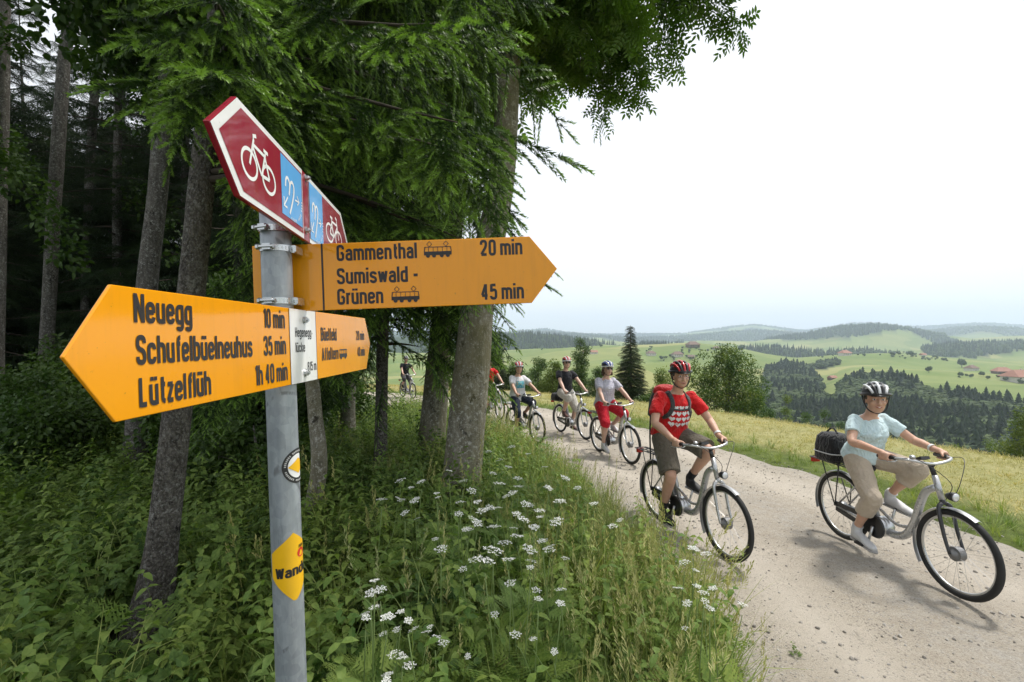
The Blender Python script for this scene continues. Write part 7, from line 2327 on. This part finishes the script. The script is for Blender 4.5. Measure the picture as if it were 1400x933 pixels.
crest_spruce('pointed dark spruce standing alone behind the woman in red trousers', 862, 445, 27, 72, 70, 380)
crest_spruce('narrow spruce close to the right side of the large ash trunk', 681, 452, 30, 44, 71, 240)
crest_tree('maple_tree', 'broad leafy tree on the slope behind the man in the red heart shirt', 994, 474, 21, 108, [CLUMP[0], CLUMP[1], CLUMP_B[0]], 8, 81, lobes=17, scl=(0.5, 0.95), low=0.2, thin=1.3)
crest_tree('bushy_tree', 'rounded bush right of the large ash, behind the woman in white', 705, 494, 30, 54, seed=82)
crest_tree('bushy_tree', 'leafy tree just right above the woman in white', 737, 488, 33, 52, seed=83)
crest_tree('bushy_tree', 'lighter leafy bush left of the man in black', 757, 494, 28, 46, seed=84, protos=CLUMP_B)
crest_tree('ash_tree', 'taller tree with upright top directly behind the man in black', 794, 463, 34, 46, seed=85, thin=0.8, lobes=11)
crest_tree('bushy_tree', 'low leafy bush between the man in black and the woman in red trousers', 818, 503, 30, 44, seed=86)
crest_tree('bushy_tree', 'light green tree left of the man in the red heart shirt', 905, 505, 33, 58, seed=87, protos=CLUMP_B)
crest_tree('bushy_tree', 'low dark bush at the foot of the lone spruce', 885, 540, 24, 50, seed=88)
crest_tree('bushy_tree', 'dark bush low behind the right arm of the man in red', 1030, 530, 26, 60, seed=89)
crest_tree('birch_tree', 'slim yellow-green young tree on the slope between the two nearest riders', 1076, 541, 60, 34, seed=90, protos=CLUMP_B, scl=(1.0, 1.6), dens=7, lobes=10, thin=0.7)
for q, (px, yt, Y, w, lb) in enumerate(((1102, 566, 55, 40, 'round dark bush right of the slim yellow-green tree'), (1128, 560, 62, 38, 'grey-green bush in the middle of the row below the meadow edge'), (1150, 578, 58, 36, 'dark bush left of the black pannier bag'), (1052, 560, 75, 46, 'dark bush left of the slim yellow-green tree'))):
    crest_tree('bushy_tree', lb, px, yt, Y, w, CLUMP, 7, 91 + q, scl=(1.0, 1.6), lobes=6)
crest_tree('bushy_tree', 'bright green bush at the right edge beyond the meadow', 1402, 562, 21, 74, CLUMP_B, 16, 96, lobes=9)
for q, (px, yt, w) in enumerate(((1258, 604, 30), (1310, 610, 34), (1348, 604, 40))):
    crest_tree('low_shrub', ['low shrub tops showing over the meadow edge right of the light blue woman', 'low shrub tops in the middle of the meadow edge at the right', 'low shrub just left of the bright green bush at the right edge'][q], px, yt, 24, w, CLUMP_B, 14, 110 + q, lobes=4)

# ================================================================== the valley: woods, farms, lone trees
def ground_hit(px, py, d0=120.0):
    d = np.exp(np.linspace(math.log(d0), math.log(9000), 1600))
    x = (px - CX) / FPX * d; z = CAMZ + (HZ - py) / FPX * d
    g = zground(x, d)
    k = np.argmax(g > z)
    if k == 0 and not (g > z).any(): k = len(d) - 1
    return float(x[k]), float(d[k]), float(g[k])

FIR = leaf_mat('distant_conifer', (0.010, 0.022, 0.012), (0.032, 0.055, 0.024), 0.1, 0.8)
DEC = leaf_mat('distant_broadleaf', (0.028, 0.052, 0.016), (0.065, 0.105, 0.030), 0.15, 0.8)
def far_conifer(seed, tiers=9, seg=9):
    rg = np.random.default_rng(seed); T = []
    for k in range(tiers):
        z0 = 0.08 + 0.88 * k / tiers; r = 0.17 * (1 - k / tiers) ** 0.85 + 0.012
        for m in range(seg):
            a = 2 * PI * (m + rg.random()) / seg; w = 2 * PI / seg * 0.75
            rr = r * rg.uniform(0.75, 1.25); dz = rg.uniform(-0.02, 0.01)
            tip = [rr * math.cos(a), rr * math.sin(a), z0 - 0.03 + dz]
            T.append([[0, 0, z0 + 0.12 + 0.03 * rg.random()], [rr * .7 * math.cos(a - w), rr * .7 * math.sin(a - w), z0 + 0.01], tip])
            T.append([[0, 0, z0 + 0.12 + 0.03 * rg.random()], tip, [rr * .7 * math.cos(a + w), rr * .7 * math.sin(a + w), z0 + 0.01]])
    return tri_mesh('distant_conifer', T, FIR)
def far_broad(seed, n=110):
    rg = np.random.default_rng(seed); T = []
    lob = [(0, 0, 0.55, 0.34)] + [(0.2 * math.cos(a), 0.2 * math.sin(a), rg.uniform(0.38, 0.72), rg.uniform(0.16, 0.24)) for a in np.arange(6) * 1.05]
    for k in range(n):
        x, y, z, r = lob[rg.integers(0, len(lob))]
        u = unit(rg.normal(size=3)); p = np.array([x, y, z]) + u * r * rg.uniform(0.8, 1.05)
        a = unit(np.cross(u, rg.normal(size=3))) * 0.075; b = np.cross(u, a)
        T += [[p + a, p - a * 0.6 + b, p - a * 0.6 - b + u * 0.03]]
        T += [[p - a + u * .02, p + a * 0.6 - b, p + a * 0.5 + b]]
    # dense inside
    for (x, y, z, r) in lob:
        mb = MB(); mb.sphere((x, y, z), r * 0.8, 7, 5); v = mb.v[0]
        for f in mb.f:
            for i in range(1, len(f) - 1): T.append([v[f[0]], v[f[i]], v[f[i + 1]]])
    return tri_mesh('distant_broadleaf', T, DEC)
FAR_C = [far_conifer(1), far_conifer(2, 8)]; FAR_B = [far_broad(1), far_broad(2)]
def tiny_tree(seed, conifer):
    mb = MB()
    if conifer: mb.tube([(0, 0, 0), (0, 0, 0.1), (0, 0, 0.55), (0, 0, 1.0)], [0.12, 0.2, 0.13, 0.01], 5)
    else: mb.sphere((0, 0, 0.5), (0.4, 0.38, 0.5), 6, 4)
    return mb.mesh('tiny_tree', FIR if conifer else DEC)
TINY = [tiny_tree(1, True), tiny_tree(2, False)]

def wood(name, label, poly, spacing, mix, h, seed):
    """poly in (px, distance)"""
    rg = np.random.default_rng(seed)
    pts = np.array([((px - CX) / FPX * d, d) for px, d in poly])
    x0, y0 = pts.min(0); x1, y1 = pts.max(0)
    n = int((x1 - x0) * (y1 - y0) / spacing ** 2)
    x = rg.uniform(x0, x1, n); y = rg.uniform(y0, y1, n)
    wob = 20 * fbm(x / 55.0, y / 55.0, 31, 3)
    k = inpoly(px_of(x, y) + wob, y, poly)
    x, y = x[k], y[k]; m = len(x)
    z = zground(x, y) - 0.5
    sel = np.where(fbm(x / 45.0, y / 45.0, seed + 2, 2) * 0.9 + rg.normal(size=m) * 0.25 > mix, 1, 0)
    idx = sel * 2 + rg.integers(0, 2, m)
    hh = h * rg.uniform(0.65, 1.15, m) * np.where(sel == 1, 0.8, 1.0)
    wf = np.where(sel == 1, 1.15, 1.9) * rg.uniform(0.85, 1.25, m); S = np.stack([hh * wf, hh * wf, hh], 1)
    o = scatter(name, FAR_C + FAR_B, np.stack([x, y, z], 1), np.stack([x * 0, x * 0, rg.uniform(0, 6.28, m)], 1), S, idx)
    tag(o, label, 'wood', kind='stuff')
wood('conifer_wood', 'large dark conifer wood on the valley side behind the light blue woman', WOOD_RIGHT, 3.6, 0.06, 17, 1)
wood('mixed_wood', 'mixed wood in a band up the valley between the two nearest riders', WOOD_MID, 4.6, -0.05, 16, 2)
wood('gully_wood', 'dark trees in the gully behind the broad leafy tree', WOOD_GULLY, 4.6, 0.15, 17, 3)
wood('copse', 'small copse beside the upper fields', WOOD_SMALL, 6.0, -0.1, 12, 4)

def far_woods():
    rg = np.random.default_rng(9)
    n = 90000
    d = np.exp(rg.uniform(math.log(1250), math.log(7800), n)); px = rg.uniform(560, 1640, n)
    x = (px - CX) / FPX * d; y = d
    k = wood_mask(x, y); x, y = x[k], y[k]
    if len(x) > 42000: x, y = x[:42000], y[:42000]
    z = zground(x, y) - 1; m = len(x)
    sel = (fbm(x / 300, y / 300, 3, 2) + rg.normal(size=m) * 0.3 > 0.2).astype(int)
    h = rg.uniform(14, 26, m) * (1 - 0.3 * sel)
    wd = np.interp(y, [1250, 3000, 7000], [0.55, 1.3, 2.6]) * h
    o = scatter('hill_woods', TINY, np.stack([x, y, z], 1), np.stack([x * 0, x * 0, rg.uniform(0, 6.28, m)], 1), np.stack([wd, wd, h], 1), sel)
    tag(o, 'far dark woods on the hazy hills along the skyline', 'wood', kind='stuff')
far_woods()
# hedge lines and scattered orchard trees on the fields, too small to tell apart
def field_trees():
    rg = np.random.default_rng(19); P = []
    for (a, b, n) in (((880, 478), (1000, 483), 40), ((905, 492), (960, 490), 26), ((1115, 487), (1180, 484), 20), ((1218, 486), (1300, 494), 60), ((1300, 512), (1400, 524), 22), ((740, 478), (835, 472), 30), ((840, 500), (870, 505), 6), ((1175, 480), (1225, 483), 14)):
        for k in range(int(n * 0.55)):
            f = rg.random(); P.append((a[0] + (b[0] - a[0]) * f + rg.normal() * 2, a[1] + (b[1] - a[1]) * f + rg.normal() * 2.2))
    Q = np.array([ground_hit(p, q, 250) for p, q in P])
    h = rg.uniform(3.5, 8, len(Q))
    o = scatter('field_trees', FAR_B, Q - [0, 0, 0.3], np.stack([h * 0, h * 0, rg.uniform(0, 6, len(Q))], 1), h, rg.integers(0, 2, len(Q)))
    tag(o, 'hedges and orchard trees strung across the far fields', 'hedge', kind='stuff')
field_trees()

def lone_tree(px, py, hpx, label):
    x, d, z = ground_hit(px, py, 250); H = hpx / FPX * d
    root = empty('field_tree', (x, d, z)); tag(root, label, 'tree', 'lone trees on the far fields')
    mb = MB(); mb.tube([(0, 0, -0.3), (0, 0, H * 0.5)], [H * 0.035, H * 0.02], 6); mb.build('trunk', B_DARK, root)
    add_mesh('crown', FAR_B[int(px) % 2], root, (0, 0, -H * 0.02), (0, 0, px), (H * 0.95, H * 0.95, H))
for px, py, hp, lb in ((1270, 510, 11, 'lone round tree on the open field above the dark conifer wood'), (1315, 503, 15, 'tall tree left of the grey farm at the right'), (1014, 482, 13, 'single upright tree on the skyline field above the broad leafy tree'), (904, 493, 8, 'small round tree on the field right of the lone spruce'), (1245, 488, 10, 'tree at the left end of the hedge on the upper field'), (1221, 488, 8, 'small tree by the hedge start on the upper field'), (834, 464, 7, 'tiny tree on the skyline left of the lone spruce'), (1120, 590, 14, 'conifer-like tree low in the valley left of the black bag')):
    lone_tree(px, py, hp, lb)

ROOF_R = plain('red_roof_tile', (0.30, 0.135, 0.09), 0.8, var=0.18, scale=2); ROOF_B = plain('brown_roof_tile', (0.16, 0.095, 0.07), 0.85, var=0.2, scale=2)
WALL_W = plain('pale_farm_wall', (0.62, 0.58, 0.52), 0.85, var=0.1, scale=1); WALL_T = plain('timber_farm_wall', (0.13, 0.075, 0.045), 0.85, var=0.2, scale=1); PANE = plain('window_glass_dark', (0.03, 0.035, 0.04), 0.15)
def farmhouse(px, py, wpx, label, roof, wall, rz=0.2, hip=True):
    x, d, z = ground_hit(px, py, 250); W = wpx / FPX * d; D = W * 0.7; Hh = W * 0.24; ov = W * 0.07; Rh = W * 0.30
    root = empty('farmhouse', (x, d, z), rz); tag(root, label, 'house', 'farmhouses in the valley')
    mb = MB(); mb.box((0, 0, Hh / 2 - 0.5), (W, D, Hh + 1.0)); mb.build('wall', wall, root)
    e = W / 2 + ov; f = D / 2 + ov; hx = W * 0.28 if hip else e
    mb = MB(); z0 = Hh + 0.02; t = W * 0.015
    V = [(-e, -f, z0), (e, -f, z0), (e, f, z0), (-e, f, z0), (-hx, 0, z0 + Rh), (hx, 0, z0 + Rh)]
    V += [(a, b, c - t) for a, b, c in V[:4]]
    mb.add(V, [(0, 1, 5, 4), (1, 2, 5), (2, 3, 4, 5), (3, 0, 4), (0, 6, 7, 1), (1, 7, 8, 2), (2, 8, 9, 3), (3, 9, 6, 0), (6, 9, 8, 7)])
    ro = mb.build('roof', roof, root)
    mb = MB(); mb.box((W * 0.15, 0, z0 + Rh * 0.98), (W * 0.05, W * 0.05, W * 0.12)); mb.build('chimney', WALL_W, ro)
    for k in range(4):
        for row in range(2):
            mb = MB(); mb.box((-W * 0.36 + k * W * 0.24, -D / 2 - 0.05, Hh * (0.3 + 0.4 * row)), (W * 0.09, 0.12, Hh * 0.2)); mb.build('window', PANE, root)
    mb = MB(); mb.box((W * 0.02, -D / 2 - 0.06, Hh * 0.13), (W * 0.06, 0.14, Hh * 0.28)); mb.build('door', WALL_T, root)
for a in ((1155, 486, 13, 'red-roofed farm on the far field above the small copse', ROOF_R, WALL_W, 0.2, True), (1138, 519, 10, 'small red-roofed barn beside the mixed wood', ROOF_R, WALL_T, 0.3, False), (1392, 522, 30, 'large red-roofed farm cut by the right edge', ROOF_R, WALL_W, 0.15, True), (1370, 512, 18, 'red-roofed barn behind the large farm at the right edge', ROOF_R, WALL_T, -0.2, True), (1328, 507, 14, 'brown farmhouse beside the tall tree at the right', ROOF_B, WALL_W, 0.3, True), (947, 475, 15, 'biggest brown-roofed farm of the hillside hamlet', ROOF_B, WALL_T, 0.2, True), (926, 488, 13, 'brown-roofed farm below the biggest one of the hamlet', ROOF_B, WALL_W, 0.1, True), (945, 490, 8, 'small barn right of the lower hamlet farm', ROOF_B, WALL_T, -0.3, False), (890, 486, 11, 'brown-roofed farm left in the hamlet', ROOF_B, WALL_W, 0.4, True), (812, 484, 9, 'pink-roofed farm left of the lone spruce', ROOF_R, WALL_W, 0.1, False), (800, 483, 6, 'tiny barn left of the pink-roofed farm', ROOF_R, WALL_W, -0.2, False), (691, 477, 8, 'pale house on the slope just right of the large ash trunk', ROOF_R, WALL_W, 0.1, False), (1262, 487, 7, 'pale house among the trees on the upper field', ROOF_R, WALL_W, 0.2, False), (979, 478, 8, 'small house at the right end of the hamlet', ROOF_B, WALL_W, 0.2, True)):
    farmhouse(*a)

# ================================================================== the hazy air
def build_haze():
    mb = MB(); mb.box((0, 0, 100), (18400, 18400, 1000))
    t = NT('haze_air')
    v = t.node('ShaderNodeVolumePrincipled')
    v.inputs['Color'].default_value = (0.72, 0.85, 1.0, 1)
    v.inputs['Density'].default_value = 0.00017
    v.inputs['Anisotropy'].default_value = 0.25
    t.link(v.outputs[0], t.out.inputs['Volume'])
    o = mb.build('haze', t.m); tag(o, 'pale blue haze filling the air over the valley', 'haze', kind='stuff')
    z0 = min(v.co.z for v in bpy.data.objects['ground'].data.vertices) - 1.0
    me = o.data
    for q in me.vertices:
        q.co.z = z0 if q.co.z < 100 else 420.0
build_haze()
print('TRI', sum(len(m.polygons) for m in bpy.data.meshes), 'OBJ', len(COL.objects))
